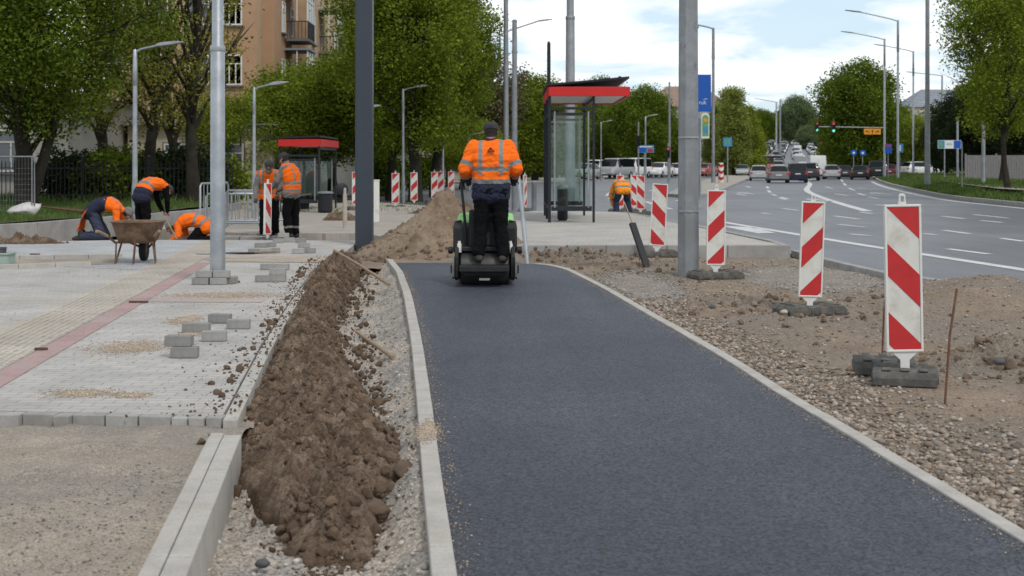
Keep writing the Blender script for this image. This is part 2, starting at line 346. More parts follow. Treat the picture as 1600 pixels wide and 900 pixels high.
# road sheet (junction in front, carriageway swinging right and up the hill)
road = [(8.6, 1.5), (6.9, 9), (5.83, 16.2), (5.40, 18.1), (5.05, 19.3), (4.88, 21.6), (4.77, 25.1), (4.42, 27), (3.80, 32.4), (3.42, 36.5), (3.0, 39.8), (.6, 40.6), (-1.6, 47), (-8, 62), (-22, 78), (-70, 96),
        (-70, 126), (-22, 112), (.4, 108), (5.2, 122), (9.4, 140), (14, 160), (20, 181), (33, 186), (47, 186), (42, 167), (30.6, 119), (25.7, 97), (22.2, 79.6), (19.6, 66), (18.5, 58.7), (17.97, 49.9), (17.6, 40), (17.3, 25), (17.2, 1.5)]
ZR = -.05
sheet('road', road, ZR, m_road)
b = MB(); vs = []; Yh = np.linspace(184, 540, 40)
for y in Yh:
    c = np.interp(y, [184, 280, 420, 540], [36.5, 55, 83, 104]); hw = np.interp(y, [184, 280, 540], [13, 11, 12]); z = hill(y) + (-.05 if y < 186 else .02)
    vs += [(c - hw, y, z), (c + hw, y, z)]
b.add(vs, [(2 * i, 2 * i + 1, 2 * i + 3, 2 * i + 2) for i in range(len(Yh) - 1)])
tag(b.build('hill_road', m_road), kind='structure')

# road markings: strips of paint
b = MB(); zm = ZR + .006
def stroke(pts, wd):
    P = [G(x, y, ZR) for x, y in pts] if isinstance(pts[0], tuple) and pts[0][0] > 60 else [Vector((x, y, 0)) for x, y in pts]
    vs = []
    for i, p in enumerate(P):
        d = (P[min(i + 1, len(P) - 1)] - P[max(i - 1, 0)]); d.z = 0; d.normalize(); n = Vector((-d.y, d.x, 0)) * wd / 2
        vs += [(p.x + n.x, p.y + n.y, zm), (p.x - n.x, p.y - n.y, zm)]
    b.add(vs, [(2 * i, 2 * i + 1, 2 * i + 3, 2 * i + 2) for i in range(len(P) - 1)])
def curve(pts, k=6):
    out = []
    for i in range(len(pts) - 1):
        p0, p1, p2, p3 = pts[max(i - 1, 0)], pts[i], pts[i + 1], pts[min(i + 2, len(pts) - 1)]
        for j in range(k):
            t = j / k
            out.append(tuple(.5 * ((2 * p1[a]) + (-p0[a] + p2[a]) * t + (2 * p0[a] - 5 * p1[a] + 4 * p2[a] - p3[a]) * t * t + (-p0[a] + 3 * p1[a] - 3 * p2[a] + p3[a]) * t ** 3) for a in (0, 1)))
    return out + [tuple(pts[-1])]
stroke([(8.9, 9), (8.15, 14.5), (7.45, 20.7), (6.6, 27.3), (5.8, 35), (5.45, 38.6)], .24)                   # solid line beside the works
stroke(curve([(11.5, 46), (12.4, 53), (14.2, 65.6), (17.0, 82), (22.0, 105), (27, 130), (33, 150)]), .34)      # curved solid lane line
stroke(curve([(16.9, 30), (17.3, 42), (17.6, 50), (18.1, 58.5), (19.2, 66), (21.7, 79.6), (25.2, 97), (30, 118.5)]), .22)  # edge line at the verge
for a, c in (((1303, 337.6), (1342, 342.5)), ((1223, 326), (1249, 329)), ((1325, 365.6), (1358, 368.6)), ((1441, 365), (1463, 367)), ((1474, 360), (1516, 365.6)), ((1480, 389), (1546, 397.5)),
             ((1564, 372.6), (1600, 377.5)), ((1521, 335.5), (1576, 341)), ((1531, 344.6), (1566, 348)), ((1344, 331.5), (1363, 334)), ((1472, 338), (1507, 342)), ((1408, 326), (1440, 330)), ((1310, 351), (1352, 355)),
             ((1368, 320), (1398, 323)), ((1150, 303), (1166, 305.5)), ((1056, 313), (1072, 317)), ((1076, 318.5), (1092, 322.5)), ((1104, 326), (1120, 328)), ((1190, 333), (1203, 334.5)), ((1220, 308), (1232, 311)),
             ((1198, 291.5), (1200, 294.5)), ((1200, 297.5), (1204, 301)), ((1206, 303.5), (1213, 306)), ((1217, 309), (1228, 312)), ((1314, 280.5), (1317, 284)), ((1318, 286.5), (1322, 290)), ((1326, 294), (1336, 298)),
             ((1340, 302), (1352, 305.5)), ((1356, 307.5), (1372, 310.5)), ((1290, 292), (1300, 294.5)), ((1304, 303), (1326, 306)), ((938, 338), (968, 343)), ((1010, 315), (1022, 320)), ((1030, 322), (1050, 327)),
             ((948, 306), (953, 301)), ((952, 311), (958, 308)), ((1015, 298), (1030, 295)), ((1340, 293.5), (1352, 294.5)), ((1166, 291), (1172, 293))):
    stroke([a, c], .17)
poly = [G(x, y, ZR) for x, y in ((1126, 353), (1176, 355.5), (1212, 364), (1184, 365), (1150, 358.5))]
b.add([(p.x, p.y, zm) for p in poly], [tuple(range(5))])
for cx, cy in ((1168, 302.5), (1282, 313), (1380, 303)):                                                   # lane arrows
    p = G(cx, cy, ZR); s = 1.0
    b.add([(p.x - .09, p.y - 2, zm), (p.x + .09, p.y - 2, zm), (p.x + .09, p.y + 1, zm), (p.x - .09, p.y + 1, zm)], [(0, 1, 2, 3)])
    b.add([(p.x - .45, p.y + 1, zm), (p.x + .45, p.y + 1, zm), (p.x, p.y + 2.6, zm)], [(0, 1, 2)])
tag(b.build('road_markings', m_white), kind='structure')

# fresh asphalt path, its end ragged and rounded
Yp = np.concatenate([np.arange(1.5, 21.0, .1), np.linspace(21.0, 21.6, 20)])
def pz(X, Y, t): return .004 * fbm(X * 2.2, Y * 2.2, 3, 5) - .02 * sstep(21.45, 21.6, Y)
def prr(y):
    return np.interp(y, PRy + [21.6], PRx + [-.9])
hfield('bicycle_path', Yp, lambda y: PL(y) , prr, 60, pz, m_path)

# concrete edging: one-metre stones with open joints
def edging(name, fx, y0, y1, side, wd, zt, depth, L=1.0, m=m_conc, ys=None):
    b = MB(); y = y0; i = 0
    while y < y1 - .05:
        ye = min(y + L - .006, y1); n = 4 if ye > 19 else 2
        yy = np.linspace(y, ye, n); xi = fx(yy); dz = rnd.uniform(-.003, .003)
        for k in range(n - 1):
            x0, x1 = xi[k], xi[k + 1]; w_ = wd * side
            vs = [(x0, yy[k]), (x1, yy[k + 1]), (x1 + w_, yy[k + 1]), (x0 + w_, yy[k])]
            b.add([(p[0], p[1], zt - depth + dz) for p in vs] + [(p[0], p[1], zt + dz) for p in vs], [(0, 1, 2, 3), (4, 5, 6, 7), (0, 1, 5, 4), (1, 2, 6, 5), (2, 3, 7, 6), (3, 0, 4, 7)])
        y = ye + .006
    return tag(b.build(name, m, None, .006), kind='structure')
edging('path_edging', PL, 1.5, 21.9, -1, .092, .026, .3)
edging('path_edging', lambda y: PR(y) + .002, 1.5, 21.2, 1, .085, .014, .3)
# block paving's own edging and the two rows of the near raised kerb
edging('paving_edging', lambda y: SX(y) + .012, 8.15, 19.9, 1, .085, .036, .2)
edging('raised_kerb', lambda y: KX(y), 1.5, 7.62, -1, .095, .052, .42, .75)
edging('raised_kerb', lambda y: KX(y) - .098, 1.5, 7.66, -1, .072, .055, .3, .75)

# trench of crushed stone between kerb / paving and the path
Yt = geo(1.5, 22.3, 1.0055)
def tl(y): return np.where(y < 7.7, KX(np.minimum(y, 7.7)) - .02, SX(np.maximum(y, 8.1)) + .05)
def tz(X, Y, t):
    z = -.17 + .10 * (fbm(X * 2.5, Y * 2.0, 4, 3) - .5) + .05 * (fbm(X * 14, Y * 12, 3, 8) - .5) + .018 * (vn(X * 60, Y * 55, 4) - .5)
    return z + .12 * sstep(.75, 1, t) + .05 * sstep(.2, 0, t) * (Y > 8)
hfield('crushed_stone_bed', Yt, tl, lambda y: PL(y) - .09, 110, tz, m_grit)

# sand bed at the lower left
Ys = geo(1.5, 8.75, 1.006)
def sz_(X, Y, t):
    z = -.02 + .07 * (fbm(X * 1.2, Y * 1.5, 4, 21) - .5) + .03 * (fbm(X * 4, Y * 9, 4, 25) - .5) + .016 * (vn(X * 9, Y * 16, 5) - .5) + .012 * (fbm(X * 34, Y * 34, 2, 6) - .5) * (1 + 1.4 * sstep(6.6, 5.4, Y))
    for fx, fy, l in ((-2.25, 6.95, .22), (-1.95, 7.05, .2), (-2.9, 7.3, .15), (-2.2, 7.55, .16), (-3.3, 6.3, .2)):
        d = ((X - fx) / l) ** 2 + ((Y - fy) / .055) ** 2; z = z - .032 * np.exp(-d) + .02 * np.exp(-(((X - fx) / l) ** 2 + ((Y - fy - .1) / .06) ** 2))
    z = z + .03 * sstep(7.6, 8.2, Y) * (.4 + fbm(X * 4, Y * 4, 3, 11)) - .05 * sstep(8.0, 8.7, Y)
    return z
hfield('sand_bed', Ys, lambda y: -6.5 + 0 * y, lambda y: np.where(y < 7.66, KX(np.minimum(y, 7.66)) - .165, -1.50), 190, sz_, m_sand)
# block paving: a slab with its staggered front row built as separate stones
GREY1, GREY2 = (.475, .448, .420), (.40, .385, .367)
m_pav = paver_mat('grey_block_paving', GREY1, GREY2, (.24, .225, .205), rot=.03, dust=(.42, .36, .295), dustlo=.50, dusthi=.80)
m_pav2 = paver_mat('bluish_block_paving', (.44, .442, .45), (.39, .394, .40), (.25, .245, .24), rot=.095, dust=SAND, dustlo=.68, dusthi=.9)
m_pavr = paver_mat('red_block_paving', (.42, .26, .255), (.37, .245, .24), (.28, .21, .20), rot=.03, dust=(.41, .355, .32), dustlo=.40, dusthi=.66)
m_tact = paver_mat('cream_tactile_paving', (.52, .465, .40), (.46, .415, .36), (.37, .33, .28), bw=.2, bh=.1, rot=.03, dust=(.42, .36, .29), dustlo=.5, dusthi=.75, msize=.010, bump=.9)
m_beige = paver_mat('beige_block_paving', (.40, .36, .32), (.35, .33, .30), (.25, .23, .2), rot=.095, dust=SAND, dustlo=.45, dusthi=.7)
m_plat = paver_mat('platform_paving', (.47, .44, .405), (.40, .385, .36), (.26, .245, .225), rot=.1, dust=(.46, .42, .36), dustlo=.45, dusthi=.7)
ZP = .04
front = [(-9.5, 9.9), (-3.9, 8.62), (-3.0, 8.42), (-1.664, 8.26)]
edge = [(float(SX(y)), y) for y in (8.26, 10, 11.5, 13, 14.9, 17, 19.7, 23, 26.9)]
far = [(-3.4, 27.0), (-7.4, 27.2), (-9.7, 26.2), (-10.2, 22)]
sheet('block_paving', front[:-1] + edge + far, ZP, m_pav, th=.12)
sheet('block_paving', [(-5.15, 19.5), (-4.6, 23.5), (-4.45, 26.8), (-7.3, 27.0), (-9.5, 26.0), (-10, 22.0)], ZP + .003, m_pav2)
def red(y): return -3.43 - .096 * (y - 9.54)
sheet('red_paving_band', [(red(9.0) - .10, 8.66), (red(9.0) + .10, 8.62), (red(20.9) + .10, 20.9), (red(20.9) - .10, 20.9)], ZP + .004, m_pavr)
sheet('red_paving_band', [(red(15.2) + .1, 15.0), (-2.62, 14.95), (-2.66, 15.35), (red(15.2) + .08, 15.55)], ZP + .004, paver_mat('faded_pink_block_paving', (.45, .36, .345), (.39, .33, .32), (.28, .24, .22), rot=.03, dust=(.43, .375, .32), dustlo=.38, dusthi=.62))
b = MB()
xa, xb = -.74, -.11
b.add([(red(9) + xa, 8.8, ZP + .004), (red(9) + xb, 8.67, ZP + .004), (red(26.5) + xb, 26.6, ZP + .004), (red(26.5) + xa, 26.6, ZP + .004)], [(0, 1, 2, 3)])
for k in range(9):                                                # raised guiding ribs
    o = xa + .06 + k * .064
    b.add([(red(9) + o, 8.85, ZP + .006), (red(9) + o + .026, 8.85, ZP + .006), (red(26.5) + o + .026, 26.6, ZP + .006), (red(26.5) + o, 26.6, ZP + .006)] + [(red(9) + o + .005, 8.85, ZP + .0085), (red(9) + o + .021, 8.85, ZP + .0085), (red(26.5) + o + .021, 26.6, ZP + .0085), (red(26.5) + o + .005, 26.6, ZP + .0085)], [(4, 5, 6, 7), (0, 1, 5, 4), (1, 2, 6, 5), (3, 0, 4, 7)])
tag(b.build('tactile_paving', m_tact), kind='structure')
# front row of separate blocks, some jutting
b = MB(); x = -1.664; i = 0; m_blk = mat('paving_block', (.37, .36, .345), .9, .14, 9, .4, 90, col2=(.30, .285, .26), island=.16)
while x > -9:
    wdt = .2 if rnd.random() < .62 else .1
    yf = np.interp(x, [-9.5, -3.9, -3.0, -1.664], [9.9, 8.62, 8.42, 8.26]); j = rnd.choice([.0, .005, .03, .06, .015])
    b.box((x - wdt / 2, yf - .055 - j + .05, ZP - .04), (wdt - .008, .1, .078 + rnd.uniform(-.003, .003)), Rz(-.13 if x > -4 else -.22)); x -= wdt; i += 1
tag(b.build('paving_front_row', m_blk, None, .006), kind='structure')
m_sandp = mat('spilt_sand', (.43, .355, .27), .95, .2, 5, .9, 70, col2=(.36, .31, .26), fine=.2, fscale=120)
# a strip where the blocks are still missing, and the bare rectangle on the left
sheet('sand_strip', [(-4.45, 21.1), (-2.72, 20.9), (-2.68, 22.1), (-3.4, 22.3), (-4.9, 22.2)], ZP + .006, m_sandp)
sheet('sand_strip', [(-8.2, 19.3), (-5.75, 20.6), (-6.0, 21.8), (-8.9, 21.2)], ZP + .006, m_sand)
b = MB(); p0, p1 = Vector((-8.2, 19.1, 0)), Vector((-5.7, 20.5, 0)); d = (p1 - p0).normalized(); L = (p1 - p0).length; n = int(L / .5)
for k in range(n): b.box(p0 + d * (k + .5) * .5 + Vector((0, 0, ZP + .01)), (.494, .08, .1), Rz(math.atan2(d.y, d.x)))
p0, p1 = Vector((-6.0, 21.9, 0)), Vector((-8.6, 21.35, 0)); d = (p1 - p0).normalized(); n = int((p1 - p0).length / .5)
for k in range(n): b.box(p0 + d * (k + .5) * .5 + Vector((0, 0, ZP + .02)), (.494, .08, .1), Rz(math.atan2(d.y, d.x)))
tag(b.build('loose_edging', m_conc, None, .006), kind='structure')

# small piles of swept jointing sand, grains lying in thin drifts
# --- dirt field right of the path, as far as the road
Yd = geo(2.5, 24.2, 1.0058)
RX = lambda y: np.interp(y, [1.5, 9, 16.2, 18.1, 19.3, 21.6, 25.1], [8.55, 6.85, 5.78, 5.35, 5.0, 4.83, 4.72])
def bump2(X, Y, cx, cy, rx, ry, h): return h * np.exp(-((X - cx) / rx) ** 2 - ((Y - cy) / ry) ** 2)
BOARDS = ((1414, 9.66, .02), (1265, 14.9, -.07), (1118, 19.0, -.03), (1026, 22.95, .0))   # photo column, distance, ground height
def dz_(X, Y, t):
    z = -.045 + .05 * (fbm(X * .9, Y * .8, 4, 31) - .5) + .055 * (fbm(X * 5, Y * 4, 4, 33) - .5) + .022 * (fbm(X * 24, Y * 22, 3, 35) - .5)
    lump = fbm(X * 3.2, Y * 2.6, 4, 41); rough = (fbm(X * 11, Y * 10, 3, 43) - .35)
    z = z + bump2(X, Y, 5.6, 16.2, .95, 1.5, .27) + bump2(X, Y, 4.75, 15.2, .6, .8, .10)            # gravel mound near the road
    z = z + np.maximum(0, bump2(X, Y, 3.8, 10.9, .42, .45, .17) * (.3 + 1.6 * rough + .6 * lump))
    z = z + np.maximum(0, bump2(X, Y, 4.6, 10.3, .5, .3, .10) * (.3 + 2 * rough))
    z = z + np.maximum(0, bump2(X, Y, 2.55, 15.2, .9, .9, .13) * (.2 + 1.8 * rough))
    z = z + np.maximum(0, bump2(X, Y, 3.1, 14.3, .7, .4, .10) * (.2 + 1.8 * rough))
    z = z + np.maximum(0, bump2(X, Y, 1.0, 22.7, 1.3, .55, .22) * (.35 + 1.5 * rough))              # clods before the bus platform
    z = z + np.maximum(0, bump2(X, Y, 2.0, 21.3, 1.3, .5, .10) * (.2 + 1.8 * rough))
    z = z + np.maximum(0, bump2(X, Y, 2.2, 19.6, .8, .6, .08) * (.2 + 1.8 * rough))
    z = z + .03 * sstep(.06, 0, t) * (Y < 20)
    for px, yy, zb in BOARDS: g = np.exp(-(((X - (px - 800) / FOC * yy) / .75) ** 2 + ((Y - yy + .1) / .8) ** 2) ** 2); z = z * (1 - g) + (zb - .006) * g
    return np.minimum(z, .8) - .05 * sstep(.97, 1, t)
def dlo(y):
    return np.where(y < 21.2, PR(np.minimum(y, 21.2)) + .086, np.interp(y, [21.2, 21.75, 24.2], [.3, -1.9, -2.2]))
hfield('dirt_strip', Yd, dlo, RX, 260, dz_, m_dirt)
m_grav = mat('grey_gravel', (.255, .222, .19), .95, .15, 3, 1.0, 60, fine=.4, fscale=60)
def patch(name, cx, cy, rx, ry, m, off, seed, sheetz):
    """A ragged-edged spill lying on the ground below it."""
    n = 70; th = np.linspace(0, 2 * np.pi, n, endpoint=False); rr = np.linspace(0, 1, 16)
    rad = .72 + .5 * fbm(np.cos(th) * 1.6 + seed, np.sin(th) * 1.6, 4, seed)
    X = cx + np.outer(rr, rad * np.cos(th)) * rx; Y = cy + np.outer(rr, rad * np.sin(th)) * ry
    Z = sheetz(X, Y, .5 + 0 * X) + off * np.cos(rr * np.pi / 2)[:, None] - .004 * rr[:, None] ** 6
    V = np.stack([X, Y, Z], -1).reshape(-1, 3); i = (np.arange(15)[:, None] * n + np.arange(n)).ravel(); j = (np.arange(15)[:, None] * n + (np.arange(n) + 1) % n).ravel()
    return tag(np_mesh(name, V, np.stack([i, j, j + n, i + n], 1), m, None, True), kind='structure')
patch('gravel_patch', 4.0, 19.2, 1.0, 2.2, m_grav, .05, 3, dz_)
patch('gravel_patch', 1.55, 17.6, .55, 2.3, m_grav, .05, 7, dz_)
DRIFTS = []
flat = lambda X, Y, t: 0 * X + ZP + .003
for k, (px, py, rx, ry) in enumerate(((205, 543, .26, .35), (125, 615, .2, .14), (290, 500, .12, .3), (345, 462, .6, .35), (205, 618, .12, .1), (300, 522, .1, .2))):
    DRIFTS.append((*G(px, py, ZP), rx, ry))

# --- ground behind the path on the left: dirt, the far footway, the lawn behind its kerb
Yb = np.linspace(21.5, 31, 90)
def bz(X, Y, t):
    return -.10 + .10 * (fbm(X * 1.3, Y * 1.3, 4, 51) - .5) + .05 * (fbm(X * 6, Y * 6, 3, 52) - .5) - .1 * sstep(26.5, 27.5, Y) * sstep(-2.6, -3.4, X)
hfield('dirt_strip', Yb, lambda y: np.where(y < 27.2, -2.9, -10.6), lambda y: np.where(y < 21.7, -1.85, -.2) + 0 * y, 150, bz, m_dirt)
foot = [(-3.0, 29.3), (-2.2, 26.9), (-1.6, 27.3), (-1.2, 31), (-.5, 40), (-2.2, 47), (-9, 61), (-20, 72), (-30, 78), (-30, 70), (-14, 55), (-8.2, 38.5), (-8.3, 36), (-8.0, 31.5), (-5.4, 29.3)]
sheet('footway', foot, .06, m_beige, th=.25)
lk = [(-16, 27.0), (-10.55, 28.4), (-9.95, 29.7), (-9.6, 31.7), (-8.8, 35.8), (-8.4, 38.2), (-8.6, 45), (-14, 56), (-30, 70)]
b = MB()
for i in range(len(lk) - 1):
    p0, p1 = Vector((*lk[i], 0)), Vector((*lk[i + 1], 0)); d = p1 - p0; n = max(1, round(d.length / 1.0)); a = math.atan2(d.y, d.x); l = d.length / n
    for k in range(n): b.box(p0 + d * ((k + .5) / n) + Vector((0, 0, .03)), (l - .008, .12, .48), Rz(a))
tag(b.build('lawn_kerb', m_conc2, None, .012), kind='structure')
def lawn(X, Y, t): return .22 + .10 * (fbm(X * .4, Y * .4, 3, 61)) + .004 * (Y - 28)
def llo(y): return -40 + 0 * y
def lhi(y): return np.interp(y, [q[1] for q in lk], [q[0] for q in lk]) - .05
hfield('lawn', np.linspace(27.05, 70, 90), llo, lhi, 90, lawn, m_lawn)
# bus platform with its kerb face
plat = [(-.45, 23.6), (4.40, 23.5), (4.45, 23.9), (3.76, 32.4), (3.38, 36.5), (2.95, 39.6), (.6, 40.4), (-.3, 38)]
sheet('bus_platform', plat, .15, m_plat, th=.4)
b = MB()
for k in range(5): b.box((-.45 + k + .497, 23.44, .02), (.992, .12, .27 + .006))
pts = [(4.46, 23.44), (4.50, 25.1), (3.84, 32.4), (3.46, 36.5), (3.03, 39.6)]
for i in range(len(pts) - 1):
    p0, p1 = Vector((*pts[i], 0)), Vector((*pts[i + 1], 0)); d = p1 - p0; n = max(1, round(d.length)); a = math.atan2(d.y, d.x); l = d.length / n
    for k in range(n): b.box(p0 + d * ((k + .5) / n) + Vector((.06, .0, .022)), (l - .006, .14, .26), Rz(a))
for k in range(8):
    y0 = 16.2 + k * .995; x0, x1 = RX(y0), RX(y0 + .99); b.box(((x0 + x1) / 2 + .05, y0 + .497, -.03), (.988, .12, .12), Rz(math.atan2(.99, x1 - x0)))
tag(b.build('road_kerb', m_conc2, None, .012), kind='structure')
# traffic island and the pavement on the far side of the junction
isl = [G(x, y, .05) for x, y in ((1046, 304), (1080, 306.5), (1112, 303), (1132, 294.5), (1150, 286.5), (1172, 278), (1166, 273.5), (1128, 274.5), (1098, 283), (1062, 294))]
sheet('traffic_island', [(p.x, p.y) for p in isl], .07, m_beige, th=.2)
b = MB()
for i in range(len(isl)):
    p0, p1 = isl[i].copy(), isl[(i + 1) % len(isl)].copy(); p0.z = p1.z = .02; d = p1 - p0
    b.box((p0 + p1) / 2, (d.length + .05, .16, .14), Rz(math.atan2(d.y, d.x)))
tag(b.build('island_kerb', m_conc2), kind='structure')
fp = [(-70, 127), (-22, 113), (.4, 109), (5.2, 123), (9.4, 141), (14, 161), (20, 182), (14, 186), (6, 160), (1, 136), (-3, 124), (-24, 120), (-70, 136)]
sheet('far_pavement', fp, .06, m_beige, th=.2)
sheet('car_park', [(-60, 137), (-24, 121), (-3, 125), (1, 137), (6, 161), (14, 187), (2, 187), (-30, 170), (-60, 160)], .03, m_road, th=.1)
# verge on the right, with a path crossing it
vk = [(17.3, 2), (17.4, 25), (17.7, 40), (18.07, 49.9), (18.6, 58.7), (19.7, 66), (22.3, 79.6), (25.8, 97), (30.7, 119), (42.1, 167), (47.5, 186)]
VX = lambda y: np.interp(y, [q[1] for q in vk], [q[0] for q in vk])
def vz(X, Y, t):
    return .09 + .35 * sstep(0, 2.6, X - VX(Y)) * (.7 + .5 * fbm(X * .5, Y * .5, 3, 71))
hfield('verge', np.linspace(2, 185, 140), lambda y: VX(y) + .14, lambda y: VX(y) + 60, 70, vz, m_lawn)
b = MB()
for i in range(1, len(vk) - 1):
    p0, p1 = Vector((*vk[i], 0)), Vector((*vk[i + 1], 0)); d = p1 - p0; n = max(1, round(d.length / 1.5)); l = d.length / n
    for k in range(n): b.box(p0 + d * ((k + .5) / n) + Vector((.05, 0, .0)), (l - .01, .16, .24), Rz(math.atan2(d.y, d.x)))
tag(b.build('verge_kerb', m_conc2, None, .012), kind='structure')
m_pathr = mat('verge_path_paving', (.34, .30, .275), .9, .12, 2, .2, 30)
for name, pts in (('verge_path', ((1600, 298), (1560, 295.5), (1510, 289.5), (1470, 283), (1432, 277.5), (1428, 273), (1482, 272.5), (1505, 277.5), (1560, 284.5), (1600, 287))), ('verge_path', ((1600, 280), (1540, 279), (1505, 280), (1500, 277), (1545, 275), (1600, 275)))):
    P = [G(x, y, .44) for x, y in pts]; sheet(name, [(p.x, p.y) for p in P], .47 if pts[0][1] > 290 else .475, m_pathr)
# ================================================================== HEAPS, STONES, GRASS
rY = [5.75, 6.0, 6.54, 7.35, 8.2, 9.26, 11.7, 14.5, 19.3, 22.2, 22.9]
rL = [-.80, -.90, -1.10, -1.40, -1.72, -1.84, -2.03, -2.33, -2.80, -2.98, -2.7]
rR = [-.66, -.60, -.62, -.52, -.56, -.84, -1.38, -1.80, -2.16, -2.28, -2.45]
rH = [.0, .04, .08, .09, .10, .10, .11, .13, .16, .17, .03]
def bil(X, Y, s, o=2): return np.abs(fbm(X, Y, o, s, .45) * 2 - 1)
def ridge(X, Y, t):
    h = np.interp(Y, rY, rH); s = np.sin(np.clip(t, 0, 1) * np.pi); prof = s ** .65; e = s * (.45 + 1.0 * fbm(X * 1.7 + 9, Y * 1.3, 3, 91))
    lump = fbm(X * 2.6 + 5, Y * 1.9, 4, 81); wx = X + .06 * (vn(X * 9, Y * 9, 3) - .5); wy = Y + .06 * (vn(X * 9 + 40, Y * 9, 4) - .5)
    z = -.15 + prof * h * (.35 + 1.15 * lump) + e * (.16 * bil(wx * 4.5, wy * 3.8, 82, 3) + .12 * bil(wx * 9, wy * 8, 84) + .075 * bil(wx * 20, wy * 18, 86) + .024 * (vn(wx * 48, wy * 44, 88) - .5) + .006 * (vn(X * 95, Y * 85, 8) - .5))
    k = sstep(5.76, 6.25, Y) * sstep(22.9, 22.5, Y)
    return -.2 + (z + .2) * k - .06 * (1 - sstep(0, .06, t) * sstep(1, .94, t))
wob = lambda y, s: .12 * (fbm(y * 2.2, 0 * y + s, 4, s) - .5)
o = hfield('soil_ridge', geo(5.76, 22.9, 1.0019), lambda y: np.interp(y, rY, rL) + wob(y, 1), lambda y: np.interp(y, rY, rR) + wob(y, 2), 190, ridge, m_soil, kind=None)
tag(o, 'long ridge of dark brown clods dumped between block paving and path edging', 'soil heap')
def heap(name, cx, cy, rx, ry, h, m, label, seed, n=220, base=-.1, cat='soil heap'):
    th = np.linspace(0, 2 * np.pi, n, endpoint=False); rr = np.linspace(0, 1, 100)
    rad = .8 + .4 * fbm(np.cos(th) * 1.3 + seed, np.sin(th) * 1.3, 3, seed)
    X = np.outer(rr, rad * np.cos(th)) * rx; Y = np.outer(rr, rad * np.sin(th)) * ry
    Z = h * (1 - rr[:, None]) ** 1.05 * (.75 + .5 * fbm(X * 1.5, Y * 1.5 + seed, 3, seed)) + (fbm(X * 5, Y * 5, 4, seed + 2) - .5) * .22 * (1 - rr[:, None] ** 3) + .12 * bil(X * 6, Y * 6, seed + 5, 3) * (1 - rr[:, None] ** 3) + .06 * bil(X * 15, Y * 15, seed + 7) - .04 * rr[:, None] ** 4
    V = np.stack([X, Y, Z], -1).reshape(-1, 3); k = len(rr) - 1; i = (np.arange(k)[:, None] * n + np.arange(n)).ravel(); j = (np.arange(k)[:, None] * n + (np.arange(n) + 1) % n).ravel()
    o = np_mesh(name, V, np.stack([i, j, j + n, i + n], 1), m, None, True); o.location = (cx, cy, base); return tag(o, label, cat)
heap('sand_heap', -1.10, 24.4, 1.75, 1.8, 1.02, m_sandheap, 'tall pointed heap of sandy soil just beyond the roller', 5)
heap('soil_heap', -1.0, 29.5, 1.3, 1.2, .5, m_soil, 'low dark soil heap behind the pointed sandy heap', 9)
heap('soil_heap', -4.3, 36.0, .55, .3, .22, m_soil, 'small brown spoil heap on the footway below the far bus shelter', 15, base=.06)
heap('soil_heap', -1.7, 41.0, 1.5, .7, .4, m_soil, 'brown spoil heap at the feet of the row of small barrier boards', 17, base=.0)
heap('soil_heap', -9.0, 25.9, 1.1, .35, .17, m_soil, 'thin line of brown soil along the lawn kerb at the left', 19, base=.0)

def ico(sub, seed, amp, flat=1.0):
    bm = bmesh.new(); bmesh.ops.create_icosphere(bm, subdivisions=sub, radius=1); v = np.array([q.co[:] for q in bm.verts]); f = np.array([[q.index for q in p.verts] for p in bm.faces]); bm.free()
    n = fbm(v[:, 0] * 1.1 + seed * 3.1 + 4 * v[:, 2], v[:, 1] * 1.1 + v[:, 2] * 1.7, 3, seed); v = v * (1 + amp * (n[:, None] - .5) * 2); v[:, 2] *= flat; return v, f
ROCK = [ico(2, s, .42, .62) for s in range(6)]; CLOD = [ico(3, s + 20, .55, .85) for s in range(6)]; PEB = [ico(1, s + 40, .35, .6) for s in range(8)]
RS = np.random.RandomState(11)
def chip(sub, seed, amp=.3, cuts=9):
    """An angular clod: a lumpy ball with random flat breaks."""
    v, f = ico(sub, seed, amp, .85); r = np.random.RandomState(seed)
    for _ in range(cuts):
        d = r.randn(3); d /= np.linalg.norm(d); h = v @ d; lim = r.uniform(.5, .8); v = v - np.maximum(0, h - lim)[:, None] * d * .9
    return v * (1 + .10 * (np.random.RandomState(seed + 1).rand(len(v), 1) - .5)), f
CHIP = [chip(2, s + 70) for s in range(8)]; CLOD = [chip(3, s + 20, .45, 8) for s in range(6)]
def rots(n, tilt=.5):
    a = RS.rand(n) * 6.283; b = (RS.rand(n) - .5) * 2 * tilt; c = (RS.rand(n) - .5) * 2 * tilt
    ca, sa, cb, sb, cc, sc = np.cos(a), np.sin(a), np.cos(b), np.sin(b), np.cos(c), np.sin(c); z = np.zeros(n); o = np.ones(n)
    Ra = np.stack([ca, -sa, z, sa, ca, z, z, z, o], 1).reshape(n, 3, 3); Rb = np.stack([o, z, z, z, cb, -sb, z, sb, cb], 1).reshape(n, 3, 3); Rc = np.stack([cc, z, sc, z, o, z, -sc, z, cc], 1).reshape(n, 3, 3)
    return Ra @ Rb @ Rc
